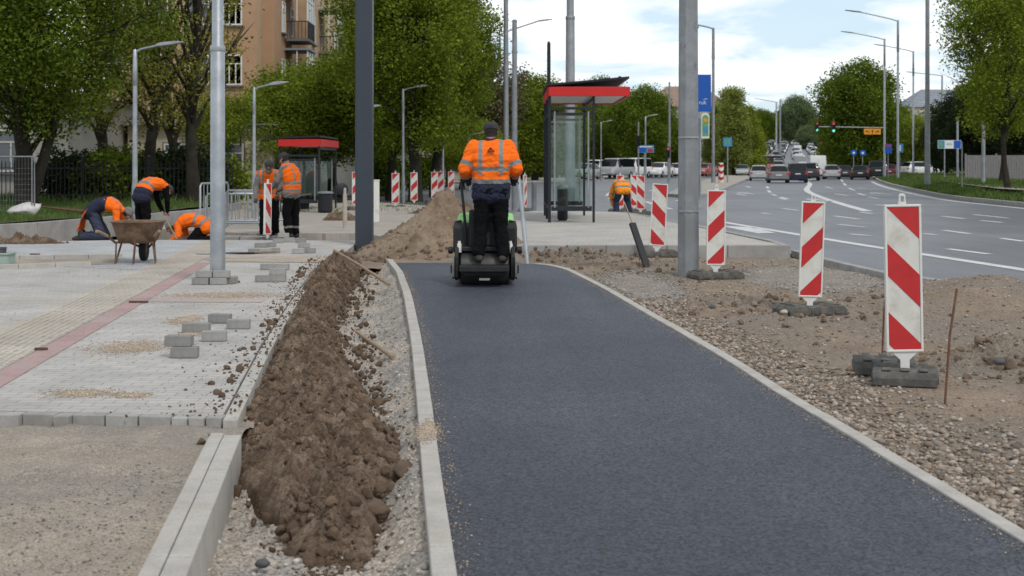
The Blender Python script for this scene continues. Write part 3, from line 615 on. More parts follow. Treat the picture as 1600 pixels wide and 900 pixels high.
def scatter(name, P, S, shapes, m, smooth=True, tilt=.5):
    Vs, Fs, off = [], [], 0; Rm = rots(len(P), tilt); pick = RS.randint(len(shapes), size=len(P)); asp = np.stack([.8 + .5 * RS.rand(len(P)), .75 + .4 * RS.rand(len(P)), .8 + .4 * RS.rand(len(P))], 1)
    for k, (v, f) in enumerate(shapes):
        i = np.where(pick == k)[0]
        if not len(i): continue
        q = (v[None] * asp[i][:, None, :] * S[i][:, None, None]) @ np.transpose(Rm[i], (0, 2, 1)) + P[i][:, None, :]
        Vs.append(q.reshape(-1, 3)); Fs.append((f[None] + (np.arange(len(i)) * len(v))[:, None, None]).reshape(-1, 3) + off); off += len(i) * len(v)
    return tag(np_mesh(name, np.concatenate(Vs), np.concatenate(Fs), m, None, smooth), kind='stuff')
def on_dirt(x, y):
    lo = dlo(y); t = np.clip((x - lo) / (RX(y) - lo), 0, 1); return dz_(x, y, t)
# pebbles beside the right edging
n = 8500; y = 4.6 + 12.5 * RS.rand(n) ** 1.5; u = np.minimum(RS.rand(n), RS.rand(n)) ; x = PR(y) + .10 + u * np.interp(y, [4, 6, 9, 12, 17], [1.7, 1.15, .9, .75, .5]); S = .0075 + .0135 * RS.rand(n) ** 1.6; S *= np.where(RS.rand(n) < .04, 1.6, 1)
scatter('pebbles', np.stack([x, y, on_dirt(x, y) + S * .3], 1), S, PEB, m_pebble)
n = 8000; y = 4.6 + 18 * RS.rand(n); x = PR(np.minimum(y, 21)) + .15 + RS.rand(n) * (RX(y) - PR(np.minimum(y, 21)) - .3); S = .006 + .016 * RS.rand(n) ** 2.5
scatter('loose_stones', np.stack([x, y, on_dirt(x, y) + S * .25], 1), S, PEB, m_pebble)
m_clod = mat('soil_clods', (.125, .084, .056), .95, .25, 12, .9, 40, island=.22)
m_clod2 = mat('tan_clods', (.185, .135, .098), .95, .25, 12, .9, 40, island=.35)
# clods over the ridge, small stones in the trench and in the rough dirt
n = 2600; y = 5.9 + 16.6 * RS.rand(n) ** 1.3; t = .04 + .92 * RS.rand(n); l = np.interp(y, rY, rL); r = np.interp(y, rY, rR); x = l + (r - l) * t; S = .006 + .034 * RS.rand(n) ** 4
scatter('soil_clods', np.stack([x, y, ridge(x, y, t) + S * .25], 1), S, CHIP, m_clod, False, 1.2)
n = 900; y = 5.9 + 16 * RS.rand(n); sd_ = RS.rand(n) < .22; l = np.interp(y, rY, rL); r = np.interp(y, rY, rR); x = np.where(sd_, l - .14 * RS.rand(n) ** 2, r + .34 * RS.rand(n) ** 2); S = .010 + .03 * RS.rand(n) ** 3
zz_ = np.where(x < SX(np.maximum(y, 8.1)), np.where(y > 8.3, ZP, -.03), -.15)
scatter('soil_clods', np.stack([x, y, zz_ + S * .3], 1), S, CHIP, m_clod, False, 1.2)
n = 2600; y = 4.6 + 13 * RS.rand(n) ** 1.4; l = tl(y); r = PL(y) - .1; t = RS.rand(n); x = l + (r - l) * t; S = .006 + .012 * RS.rand(n) ** 2
scatter('loose_stones', np.stack([x, y, tz(x, y, t) + S * .2], 1), S, PEB, mat('chippings', (.38, .35, .31), .9, .2, 30, island=.45))
n = 1300; x = np.concatenate([1.0 + 1.3 * RS.randn(450) * .7, 2.5 + .8 * RS.randn(400), 3.9 + .5 * RS.randn(250), 2.2 + .8 * RS.randn(200)]); y = np.concatenate([22.6 + .45 * RS.randn(450), 15.0 + .8 * RS.randn(400), 10.8 + .5 * RS.randn(250), 20.5 + .9 * RS.randn(200)])
ok = (x > np.where(y < 21.2, PR(np.minimum(y, 21.2)) + .15, -.2)) & (x < RX(y) - .1) & (y < 23.3); x, y = x[ok], y[ok]; S = .008 + .045 * RS.rand(len(x)) ** 4
scatter('soil_clods', np.stack([x, y, on_dirt(x, y) + S * .3], 1), S, CHIP, m_clod2, False, 1.2)
n = 1500; a = RS.rand(n) * 6.28; q = RS.rand(n) ** .6; x = -1.10 + 1.7 * q * np.cos(a); y = 24.4 + 1.75 * q * np.sin(a); S = .010 + .055 * RS.rand(n) ** 3
scatter('soil_clods', np.stack([x, y, -.1 + 1.0 * (1 - q) ** 1.05 + S * .1], 1), S, CHIP, m_clod2, False, 1.2)

# grains of swept jointing sand lying in drifts on the paving
m_grain = mat('sand_grains', (.42, .34, .26), .95, .2, 30, island=.35); PP = []
for dx, dy, dz0, rx, ry in DRIFTS:
    n = int(2600 * (rx * ry / .09) ** .6); q = RS.randn(n, 2) * .42; x = dx + q[:, 0] * rx * 1.3; y = dy + q[:, 1] * ry * 1.3; PP.append(np.stack([x, y, 0 * x + ZP + .004], 1))
n = 2500; y = 9 + 15 * RS.rand(n); x = SX(y) - .2 - 3.2 * RS.rand(n) ** .8; ok = fbm(x * 1.3, y * .8, 3, 5) > .52; PP.append(np.stack([x, y, 0 * x + ZP + .006], 1)[ok])
P_ = np.concatenate(PP); S = .0025 + .006 * RS.rand(len(P_)) ** 3
scatter('sand_grains', P_, S, PEB[:4], m_grain)
n = 9000; y = 5.7 + 17 * RS.rand(n) ** 1.2; l = np.interp(y, rY, rL); r = np.interp(y, rY, rR); w_ = r - l; x = (l + r) / 2 + RS.randn(n) * w_ * .36; ok = (x < PL(y) - .11) & (x > np.where(y < 7.7, KX(np.minimum(y, 7.7)) + .01, -9)); x, y, l, w_ = x[ok], y[ok], l[ok], w_[ok]; t = (x - l) / w_; S = .003 + .011 * RS.rand(len(x)) ** 3
zb_ = np.where((x < SX(np.maximum(y, 8.1)) + .1) & (y > 8.2), ZP, tz(x, y, np.clip((x - tl(y)) / (PL(y) - .09 - tl(y)), 0, 1))); zz_ = np.maximum(zb_, np.where((t > 0) & (t < 1), ridge(x, y, t), -9))
scatter('soil_crumbs', np.stack([x, y, zz_ + S * .3], 1), S, PEB[:4], m_clod, False, 1.0)
for cx, cy, rx, ry in ((4.0, 19.2, .9, 2.0), (1.6, 17.6, .5, 2.1)):
    n = 2600; q = RS.randn(n, 2) * .55; x = cx + q[:, 0] * rx; y = cy + q[:, 1] * ry; ok = (x > PR(np.minimum(y, 21)) + .12) & (x < RX(y) - .1) & (y < 23.2); x, y = x[ok], y[ok]; S = .007 + .013 * RS.rand(len(x)) ** 2
    scatter('loose_stones', np.stack([x, y, on_dirt(x, y) + .03 * np.exp(-((x - cx) / rx) ** 2 - ((y - cy) / ry) ** 2) + S * .3], 1), S, PEB, mat('grey_stones', (.30, .275, .25), .9, .2, 30, island=.4))
p = G(668, 672, .03); n = 1500; q = RS.randn(n, 2); x = p.x + .035 * q[:, 0]; y = p.y + .16 * q[:, 1]; S = .002 + .004 * RS.rand(n) ** 2
scatter('sand_grains', np.stack([x, y, np.where(x < PL(y), .028, .006)], 1), S, PEB[:3], m_grain)
n = 5000; y = 5 + 15 * RS.rand(n); x = np.where(RS.rand(n) < .5, PL(y) + np.abs(RS.randn(n)) * .05, PR(np.minimum(y, 20.5)) - np.abs(RS.randn(n)) * .05); S = .0015 + .004 * RS.rand(n) ** 3
scatter('sand_grains', np.stack([x, y, 0 * x + .005], 1), S, PEB[:3], m_grain)
# grit over the lower part of the sand bed
n = 9000; y = 4.9 + 2.6 * RS.rand(n) ** 1.5; x = KX(y) - .22 - 3.0 * RS.rand(n); S = .0025 + .006 * RS.rand(n) ** 2; ok = (fbm(x * 2, y * 2, 3, 15) + (6.4 - y) * .28) > .42; x, y, S = x[ok], y[ok], S[ok]
scatter('grit', np.stack([x, y, sz_(x, y, 0) + S * .3], 1), S, PEB[:5], mat('grey_grit', (.27, .25, .23), .9, .2, 30, island=.4))
# individual boulders and cobbles
m_stone = mat('dark_cobble', (.10, .10, .105), .8, .25, 14, .3, 60); m_stone2 = mat('brown_stone', (.135, .095, .067), .9, .25, 12, .6, 40); m_stone3 = mat('pale_stone', (.42, .39, .34), .9, .2, 12, .4, 40)
def stone(px, py, s, m, label, k, zf=None, zoff=0.0):
    p = G(px, py, 0); z = float(zf(np.array([p.x]), np.array([p.y]))[0]) if zf else 0
    p = G(px, py, z + zoff); v, f = CLOD[k % 6] if m is m_stone2 else ROCK[k % 6]
    o = np_mesh('stone', v * s, f, m, None, True); o.location = (p.x, p.y, z + zoff + s * .35); o.rotation_euler = (0, 0, k * 1.3); return tag(o, label, 'stone')
stone(1536, 708, .020, m_stone, 'small dark rounded stone among pebbles by the path edge at lower right', 0, on_dirt)
stone(1585, 719, .020, m_stone, 'dark flat stone at the right frame edge among the pebbles', 1, on_dirt)
stone(1112, 482, .042, m_stone, 'purplish dark cobble alone on tan dirt, in front of the grey steel column', 2, on_dirt)
stone(1547, 547, .05, m_stone, 'black stone on top of the brown clod mound at the right', 3, on_dirt, .07)
stone(1562, 568, .045, m_stone, 'dark cobble at the right foot of the brown clod mound', 4, on_dirt)
stone(1578, 576, .06, m_stone2, 'brown stone beside the dark cobble near the right frame edge', 5, on_dirt)
stone(1310, 476, .055, m_stone, 'glossy dark stone beside the foot of the second barrier board', 1, on_dirt)
stone(1296, 472, .035, m_stone3, 'pale stone behind the foot of the second barrier board', 2, on_dirt)
stone(1210, 470, .05, m_stone2, 'brown clod left of the foot of the second barrier board', 3, on_dirt)
stone(1190, 478, .05, m_stone2, 'brown clod in the rough dirt in front of the third barrier board', 4, on_dirt)
stone(1225, 490, .045, m_stone3, 'pale cobble in the rough dirt before the second barrier board', 5, on_dirt)
zr = lambda x, y: ridge(x, y, (x - np.interp(y, rY, rL)) / (np.interp(y, rY, rR) - np.interp(y, rY, rL)))
zt_ = lambda x, y: 0 * x - .14
stone(520, 853, .045, m_stone2, 'rounded brown stone at the near tip of the soil ridge', 1, zt_)
stone(590, 800, .06, m_stone2, 'large round clod on the right flank of the soil ridge', 2, zt_, .04)
stone(628, 745, .065, m_stone2, 'big clod against the path edging at the widest part of the ridge', 3, zt_, .05)
stone(470, 842, .05, m_stone2, 'small clod at the left of the ridge tip', 4, zt_)
stone(612, 770, .05, m_stone2, 'clod wedged between the two big clods on the ridge flank', 0, zt_)
stone(560, 832, .04, m_stone2, 'small clod right of the ridge tip on grey chippings', 5, zt_)
stone(410, 884, .03, m_stone, 'flat dark grey stone in the pale chippings beside the near kerb', 2, zt_)
stone(600, 385, .09, m_stone2, 'brown boulder at the foot of the dark column', 3, lambda x, y: 0 * x - .05)

# grass blades
def blades(name, P, h, wd):
    n = len(P); a = RS.rand(n) * 6.283; le = (RS.rand(n, 2) - .5) * 1.1; hh = h * (.5 + .8 * RS.rand(n))
    d = np.stack([np.cos(a), np.sin(a), 0 * a], 1) * (wd * (.7 + .6 * RS.rand(n)))[:, None]; tip = P + np.stack([le[:, 0] * hh, le[:, 1] * hh, hh], 1)
    V = np.stack([P - d, P + d, tip], 1).reshape(-1, 3); return tag(np_mesh(name, V, np.arange(3 * n).reshape(n, 3), m_grass), kind='stuff')
n = 26000; y = 27.3 + 14 * RS.rand(n) ** 1.5; x = lhi(y) - .1 - 7 * RS.rand(n); ok = np.abs(x / y) < .4; x, y = x[ok], y[ok]
blades('grass', np.stack([x, y, lawn(x, y, 0) - .01], 1), .10, .010)
n = 30000; y = 45 + 85 * RS.rand(n); x = VX(y) + .2 + (3.2 + y * .03) * RS.rand(n) ** 1.2
blades('grass', np.stack([x, y, vz(x, y, 0) - .02], 1), .22, .03)
n = 22000; y = 55 + 60 * RS.rand(n); x = VX(y) + 4 + 14 * RS.rand(n); 
pxl = 800 + x / y * FOC; pyl = HOR + FOC * (CAM_H - .45) / y
ok = ~((pyl > np.interp(pxl, [1430, 1510, 1560, 1600], [274, 276, 283, 286])) & (pyl < np.interp(pxl, [1430, 1470, 1510, 1560, 1600], [277, 283.5, 290, 296, 298.5])))
x, y = x[ok], y[ok]; blades('grass', np.stack([x, y, vz(x, y, 0) - .02], 1), .16, .035)
n = 30000; y = 42 + 55 * RS.rand(n); x = np.interp(y, [42, 50, 60, 70, 97], [-1.9, -3.5, -9.5, -16, -30]) - RS.rand(n) * 16
ok = x < lhi(np.minimum(y, 70)) + 100; P = np.stack([x, y, np.where(x < lhi(np.minimum(y, 70)), lawn(x, y, 0) - .02, -.13 + 0 * x)], 1); blades('grass', P, .22, .03)
tag(hfield('lawn', np.linspace(47.5, 100, 40), lambda y: np.interp(y, [47.5, 60, 70, 100], [-3.5, -10.5, -20, -60]), lambda y: np.interp(y, [47.5, 55, 62, 78, 100], [-2.3, -5.5, -9, -23, -58]), 10, lambda X, Y, t: .05 + 0 * X, m_lawn), kind='structure')
# ================================================================== PAVERS, STICKS, RODS, TOOLS
m_pv = [mat('loose_paver', (.30, .295, .28), .9, .14, 9, .4, 90, col2=(.25, .24, .22), obj_rand=.2), m_blk]
pv = MB().box((0, 0, .04), (.2, .1, .08)).build('paving_block', m_pv[0], None, .005); used = []
def paver(px, py, label, z=ZP + .003, rz=0.0, long=1, Y=None, group='loose paving blocks lying on the new paving'):
    o = pv if not used else pv.copy()
    if used: COL.objects.link(o)
    used.append(o); p = G(px, py, z) if Y is None else A(px, Y, z); o.location = p; o.rotation_euler = (0, 0, rz); o.scale = (1, 1, 1)
    return tag(o, label, 'paving block', group)
paver(289, 558, 'lower block of the nearest two-block pile on the paving', rz=.02)
y2 = G(289, 558, ZP).y
paver(280, 0, 'upper block of the nearest two-block pile, turned a little', z=ZP + .084, rz=-.06, Y=y2 + .01)
paver(335, 532, 'single block right behind the nearest two-block pile', rz=.1)
paver(307, 519, 'long block lying just left of the single block behind the pile', rz=-.08)
o = used[-1]; o.scale = (1.15, 1, 1)
paver(344, 504, 'block farther back, standing left of the rightmost block of this cluster', rz=-.1)
paver(373, 513, 'rightmost block of the cluster of five in mid paving', rz=.03)
paver(412, 440, 'left block of the low pair right of the pole foot', rz=.02); paver(434, 440, 'right block of the low pair, carrying another on top', rz=.0)
paver(434, 0, 'block resting on the right block of the low pair', z=ZP + .084, rz=.05, Y=G(434, 440, ZP).y)
paver(419, 421, 'left block of the flat pair behind the sand strip edge', rz=-.05); paver(440, 421, 'right block of the flat pair behind the sand strip edge', rz=-.08)
for k, (px, py, zz2, t) in enumerate(((398, 396, 0, 'left block of the dark pile before the two standing workers'), (414, 396, 0, 'middle block of the dark pile before the two standing workers'), (428, 395, 0, 'right block of the dark pile before the two standing workers'), (408, 395, 1, 'upper left block of the dark pile before the two standing workers'), (422, 394, 1, 'upper right block of the dark pile before the two standing workers'),
    (466, 396, 0, 'left block of the small pile left of the soil ridge top'), (483, 395, 0, 'right block of the small pile left of the soil ridge top'), (475, 395, 1, 'top block of the small pile left of the soil ridge top'),
    (435, 379.5, 0, 'left block at the feet of the two standing workers'), (452, 378, 0, 'middle block at the feet of the two standing workers'), (470, 379, 0, 'right block at the feet of the two standing workers'), (443, 378, 1, 'top block at the feet of the two standing workers'))):
    if zz2 == 0: paver(px, py, t, rz=rnd.uniform(-.3, .3)); yy2 = G(px, py, ZP).y
    else: paver(px, 0, t, z=ZP + .084, rz=rnd.uniform(-.4, .4), Y=G(px, py, ZP).y)
# blocks packed round the pole foot
py_ = 17.35
for k, (dx, dy, dzz, rz, t) in enumerate(((-.17, -.17, 0, .03, 'lower left block packed at the foot of the galvanised pole'), (.05, -.18, 0, -.04, 'lower right block packed at the foot of the galvanised pole'), (.18, -.03, 0, 1.5, 'block on edge at the right side of the galvanised pole foot'),
    (-.13, -.15, .083, -.02, 'upper left block packed at the foot of the galvanised pole'), (.08, -.155, .083, .06, 'upper right block packed at the foot of the galvanised pole'), (-.2, .0, 0, 1.55, 'block lying lengthwise at the left side of the galvanised pole foot'))):
    paver(0, 0, t, z=ZP + .003 + dzz, rz=rz, Y=py_, group='paving blocks packed round the pole foot'); o = used[-1]; o.location.x = -3.59 + dx; o.location.y = py_ + dy
# small dark chips dropped on the paving
m_chip = mat('wood_chip', (.10, .065, .05), .9, .2, 30)
for px, py, s, t in ((217, 473, .20, 'dark brown wood chip lying on the red paving band'), (65, 547, .10, 'short brown chip on the cream tactile strip at the left'), (55, 398, .16, 'dark chip on the bluish paving near the left edge'), (22, 400, .1, 'small chip on the bluish paving close to the left frame edge')):
    b = MB(); b.prism([(-s / 2, -.02), (s * .3, -.025), (s / 2, .0), (s * .2, .02), (-s / 2, .015)], 0, .02); o = b.build('wood_chip', m_chip); o.location = G(px, py, ZP + .004); tag(o, t, 'wood chip')
for px, py, t in ((374, 546, 'small black pebble at the right part of the near paving'), (373, 440, 'small black pebble right of the galvanised pole foot')):
    v, f = ROCK[0]; o = np_mesh('stone', v * .022, f, m_stone, None, True); o.location = G(px, py, ZP + .012); tag(o, t, 'stone')

def stick(name, pts, rads, m, label, cat, n=8):
    return tag(MB().tube(pts, rads, n).build(name, m, None, 0, 50), label, cat)
p0, p1 = A(522, 21.0, .22), A(608, 17.8, -.015)
stick('wooden_pole', [p0, p0.lerp(p1, .5) + Vector((0, 0, .015)), p1], [.018, .02, .022], m_wood, 'long wooden pole lying across the soil ridge onto the path edging', 'pole')
p0, p1 = A(557, 13.0, -.035), A(614, 11.75, -.10)
stick('tool_handle', [p0, p0.lerp(p1, .5), p1], [.015, .017, .018], m_wood, 'short wooden tool handle sticking out of the right flank of the soil ridge', 'tool handle')
p = G(1473, 640, -.04); stick('steel_rod', [p - Vector((0, 0, .15)), A(1484, 8.95, .42), A(1495, 9.05, .705)], .008, m_steelrust, 'rusty steel rod standing in the dirt right of the nearest barrier board', 'steel rod')
p = A(1377, 10.5, -.1); stick('steel_rod', [p, A(1381, 10.5, .4), A(1386, 10.5, .62)], .007, m_steelrust, 'thin rusty rod half hidden behind the nearest barrier board', 'steel rod')
for dx, t in ((1002, 'left of the two thin wire stakes by the leaning black float'), (1008, 'right of the two thin wire stakes by the leaning black float')): stick('wire_stake', [A(dx - 4, 20.6, -.1), A(dx - 3, 20.6, .16)], .004, m_steelrust, t, 'wire stake')
# screed float leaning near the fourth board
t = thing('screed_float', 'long black float with thin handle leaning upright in the dirt before the leaning board', 'float tool', (0, 0, 0))
q0, q1, q2 = A(1013, 20.9, -.08), A(988, 21.4, .60), A(976, 21.8, .90)
d = (q1 - q0).normalized(); b = MB(); mid = (q0 + q1) / 2; Rq = d.to_track_quat('Z', 'Y').to_matrix(); b.box(mid, (.10, .05, (q1 - q0).length), Rq); b.box(mid + Rq @ Vector((0, -.032, 0)), (.02, .02, (q1 - q0).length * .96), Rq); b.build('blade', m_black, t, .006)
MB().tube([q1 - d * .05, q1.lerp(q2, .5), q2], .009, 8).build('handle', m_wood, t)
# hand tools on the sand strip
t = thing('shovel', 'black bladed shovel lying flat by the dark block pile', 'shovel', A(378, G(378, 397, ZP).y, ZP + .006), .15)
MB().prism([(-.28, -.01), (.0, -.09), (.2, -.09), (.22, .09), (.0, .09)], .004, .022).build('blade', m_black, t, .004); MB().tube([(.2, 0, .02), (.55, .03, .035)], .016, 8).build('handle', m_wood, t)
t = thing('trowel', 'flat trowel lying left of the galvanised pole foot by the sand strip', 'trowel', A(320, G(320, 398, ZP).y, ZP + .006), .1)
MB().prism([(-.14, 0), (.0, -.07), (.13, -.05), (.13, .05), (.0, .07)], .004, .014).build('blade', m_galvd, t); MB().tube([(.12, 0, .02), (.15, 0, .06), (.28, 0, .06)], .012, 8).build('handle', m_chip, t)
# plastic crate and tub at the left frame edge
m_tub = mat('pale_green_plastic', (.33, .42, .38), .6, .08, 10)
t = thing('plastic_crate', 'pale green plastic crate half cut off at the left frame edge', 'crate', A(-4, 20.6, ZP + .004))
b = MB(); b.box((0, 0, .012), (.42, .3, .02)); b.box((-.2, 0, .09), (.02, .3, .14)); b.box((.2, 0, .09), (.02, .3, .14)); b.box((0, -.14, .09), (.38, .02, .14)); b.box((0, .14, .09), (.38, .02, .14)); b.build('box', m_tub, t, .006)
b = MB(); b.box((0, -.155, .155), (.44, .03, .025)); b.box((0, .155, .155), (.44, .03, .025)); b.box((-.213, 0, .155), (.028, .28, .025)); b.box((.213, 0, .155), (.028, .28, .025)); b.build('rim', m_tub, t, .005)
t = thing('plastic_tub', 'dark grey tub standing in the green crate at the left edge', 'tub', A(-2, 20.62, ZP + .03)); MB().lathe([(.09, 0), (.11, .2), (.118, .2), (.118, .215), (.10, .215), (.085, .02)], 20).build('bowl', m_stone, t, 0, 40); MB().tube([(-.11, 0, .2), (-.08, 0, .27), (0, 0, .3), (.08, 0, .27), (.11, 0, .2)], .004, 6).build('handle', m_galvd, t)

# ================================================================== BARRIER BOARDS
def clip(poly, ax, lim, sg):
    o = []
    for i in range(len(poly)):
        a, b_ = poly[i], poly[(i + 1) % len(poly)]; da, db = sg * (a[ax] - lim), sg * (b_[ax] - lim)
        if da <= 0: o.append(a)
        if da * db < 0: k = da / (da - db); o.append((a[0] + (b_[0] - a[0]) * k, a[1] + (b_[1] - a[1]) * k))
    return o
def stripes(wd, z0, z1, back, pitch=.465, red0=.245):
    """Diagonal stripes clipped to a board: back=True falls from upper left to lower right."""
    out = []
    for k in range(-2, 4):
        a, c = k * pitch + red0, (k + 1) * pitch
        P = [(0, a), (wd, a + wd), (wd, c + wd), (0, c)]                     # (x from left, depth from top)
        if not back: P = [(wd - x, s) for x, s in P]
        for ax, lim, sg in ((0, 0, -1), (0, wd, 1), (1, 0, -1), (1, z1 - z0, 1)):
            if P: P = clip(P, ax, lim, sg)
        if len(P) > 2: out.append([(x - wd / 2, z1 - s) for x, s in P])
    return out
def barrier(loc, label, back=True, rz=0.0, lean=0.0, tilt=0.0, feet=1, group='red and white barrier boards along the works', H=1.0, lod=0, framed=True, zb=.105):
    t = thing('barrier_board', label, 'barrier board', loc, rz, group)
    up = Matrix.Rotation(lean, 4, 'Y') @ Matrix.Rotation(tilt, 4, 'X'); T = Matrix.Translation((0, 0, .07)) @ up
    wd = .25; z0, z1 = zb, zb + H
    def prism(poly, y0, y1, name, m, bev=0): return MB().prism(poly, -y1, -y0, T @ XZ).build(name, m, t, bev)
    rect = lambda w_, a, c: [(-w_ / 2, a), (w_ / 2, a), (w_ / 2, c), (-w_ / 2, c)]
    prism(rect(wd - .01, z0 + .005, z1 - .005), -.012, .012, 'board', m_bwhite)
    b = MB()
    for P in stripes(wd - .034, z0 + .018, z1 - .018, back): b.prism(P, .0125, .0145, T @ XZ); b.prism(P, -.0145, -.0125, T @ XZ)
    b.build('stripes', m_red, t)
    b = MB()
    for P in (rect(wd, z0, z0 + .016), rect(wd, z1 - .016, z1)): b.prism(P, -.02, .02, T @ XZ)
    for sx in (-1, 1): b.prism([(sx * wd / 2 - .008 * (1 + sx), z0 + .016), (sx * wd / 2 + .008 * (1 - sx), z0 + .016), (sx * wd / 2 + .008 * (1 - sx), z1 - .016), (sx * wd / 2 - .008 * (1 + sx), z1 - .016)], -.02, .02, T @ XZ)
    b.build('frame', m_frame, t, .004 if lod == 0 else 0)
    if framed:
        b = MB(); b.prism([(-.028, z1), (.028, z1), (.024, z1 + .018), (-.024, z1 + .018)], -.012, .012, T @ XZ)
        for sx in (-1, 1): b.prism([(sx * .024, z1 + .018), (sx * .011, z1 + .018), (sx * .011, z1 + .055), (sx * .02, z1 + .06)], -.011, .011, T @ XZ)
        b.prism([(-.024, z1 + .055), (.024, z1 + .055), (.014, z1 + .074), (-.014, z1 + .074)], -.0115, .0115, T @ XZ); b.build('handle', m_frame, t, .003 if lod == 0 else 0)
    b = MB(); b.prism([(-.09, z0), (.09, z0), (.03, z0 - .055), (.03, -.04), (-.03, -.04), (-.03, z0 - .055)], -.010, .010, T @ XZ); b.build('spigot', m_frame, t)
    def foot(cx, cy, rzz, name='rubber_foot', sy=1.0):
        b = MB(); Mf = Matrix.Translation((cx, cy, 0)) @ Matrix.Rotation(rzz, 4, 'Z') @ Matrix.Diagonal((1, sy, 1, 1))
        b.prism([(-.4, 0), (-.4, .05), (-.36, .092), (-.16, .105), (-.14, .085), (.14, .085), (.16, .105), (.36, .092), (.4, .05), (.4, 0)], -.21, .21, Mf @ Matrix(((0, 0, 1, 0), (1, 0, 0, 0), (0, 1, 0, 0), (0, 0, 0, 1))))
        for sx in (-.27, -.06, .06, .27): b.box(Mf @ Vector((.212, sx, .04)), (.012, .09, .045), Rz(rzz)); b.box(Mf @ Vector((-.212, sx, .04)), (.012, .09, .045), Rz(rzz))
        for sx in (-.27, .27):
            for yy in (-.12, 0, .12): b.box(Mf @ Vector((yy, sx, .104)), (.06, .1, .012), Rz(rzz))
        b.build(name, m_rubber, t, .012 if lod == 0 else 0)
    if feet >= 1: foot(0, 0, -.27 if feet == 2 else R(90) + .25, sy=.56 if feet == 2 else .82)
    if feet == 2: foot(-.02, .47, -.2, sy=.5)
    return t
barrier(A(*BOARDS[0]), 'nearest and largest barrier board, stripes falling to the right, on two rubber feet', True, .0, -.018, 0, 2, zb=.135)
barrier(A(*BOARDS[1]), 'second nearest barrier board, stripes rising to the right, pale scuffed rubber foot', False, .04, .03, .02)
barrier(A(*BOARDS[2]), 'third barrier board, standing just right of the thick grey column, stripes rising to the right', False, .03, .012, 0)
barrier(A(*BOARDS[3]), 'fourth barrier board, leaning right, left of the thick grey column, with a plain white top', True, -.1, .055, .0, framed=False)
barrier(A(1001, 42.5, -.04), 'board at the far edge of the bus platform, right of the crouching worker', True, 0, 0, 0, lod=1)
barrier(A(991, 46, -.05), 'board half hidden behind the one at the platform edge, stripes falling right', True, .2, 0, 0, lod=1)
barrier(A(969, 45.5, -.05), 'board showing just above the crouching worker bent at the platform edge', False, .3, 0, 0, lod=1)
G2 = 'small barrier boards standing along the far footway'
for px, Y, z, t in ((618, 47.5, .0, 'leftmost of the five small boards in front of the trees'), (647, 51, .0, 'second from left of the five small boards before the trees'), (679, 54, .0, 'middle one of the five small boards before the trees'), (688.5, 55.5, .0, 'fourth of the five small boards, tight beside the middle one'), (705, 56.5, .0, 'rightmost of the five small boards, behind the sandy heap')):
    barrier(A(px, Y, z), t, False, rnd.uniform(-.1, .1), 0, 0, group=G2, lod=1)
barrier(A(821, 46, -.05), 'tilted narrow board seen nearly edge-on just right of the roller driver', False, 1.2, -.05, 0, lod=1)
barrier(A(556, 44, .06), 'board partly hidden by the dark column, beside the far bus shelter', False, .4, 0, 0, lod=1)
barrier(A(417.5, 27.8, -.06), 'weathered board seen at a steep angle between the two standing workers', True, 1.25, .03, 0, lod=1)
# ================================================================== POLES, LAMPS, SIGNALS
def pole(name, label, cat, loc, prof, m, n=24, extra=None, group=None, rz=0.0):
    t = thing(name, label, cat, loc, rz, group); MB().lathe(prof, n).build('shaft', m, t, 0, 35)
    if extra: extra(t)
    return t
def flange(t, r, z0=0.0, m=None):
    b = MB(); b.box((0, 0, z0 + .012), (r * 2, r * 2, .024)); b.build('base_plate', m or m_galvd, t, .004)
    b = MB()
    for sx in (-1, 1):
        for sy in (-1, 1): b.lathe([(.018, z0 + .025), (.018, z0 + .05), (.010, z0 + .05), (.010, z0 + .075)], 6, Matrix.Translation((sx * r * .75, sy * r * .75, 0)))
    b.build('bolts', m_galvd, t)
# galvanised lamp column on the new paving
def ex(t):
    MB().lathe([(.092, 2.83), (.094, 2.85), (.094, 2.88), (.088, 2.9)], 28).build('collar', m_galv, t, 0, 35); flange(t, .15)
pole('steel_pole', 'round galvanised steel pole with paving blocks packed round its foot', 'pole', (-3.59, 17.35, ZP), [(.092, 0), (.086, 2.83), (.070, 2.86), (.062, 7.5)], m_galv, 28, ex)
# dark square column
t = thing('dark_column', 'thick dark slate column at the far right corner of the new paving', 'column', A(569.5, 25.7, -.1))
b = MB(); b.prism([(-.155, -.155), (.155, -.155), (.155, .155), (-.155, .155)], 0, 7.2); b.build('shaft', m_dark, t, .03)
b = MB(); b.box((.157, 0, .9), (.006, .13, .42)); b.box((0, -.157, .9), (.0, .0, .0)); b.build('hatch', m_dark, t, .002)
# faceted grey column right of the path
t = thing('grey_column', 'thick faceted grey steel column right of the path, between two barrier boards', 'column', A(1075.5, 19.3, -.06))
MB().lathe([(.150, 0), (.128, 4.6), (.115, 8)], 8, Matrix.Rotation(R(22.5), 4, 'Z')).build('shaft', m_galvd, t, .006)
b = MB()
for z in (.9, 1.9): b.lathe([(.152 - z * .0045, z), (.154 - z * .0045, z + .012), (.152 - z * .0045, z + .024)], 16)
b.build('strap', m_galv, t, 0, 40)
b = MB(); b.box((.10, -.118, 2.9), (.01, .02, .05)); b.box((-.09, -.12, 3.15), (.014, .02, .03)); b.box((.12, -.1, 3.4), (.016, .02, .03)); b.build('bracket', m_galvd, t)
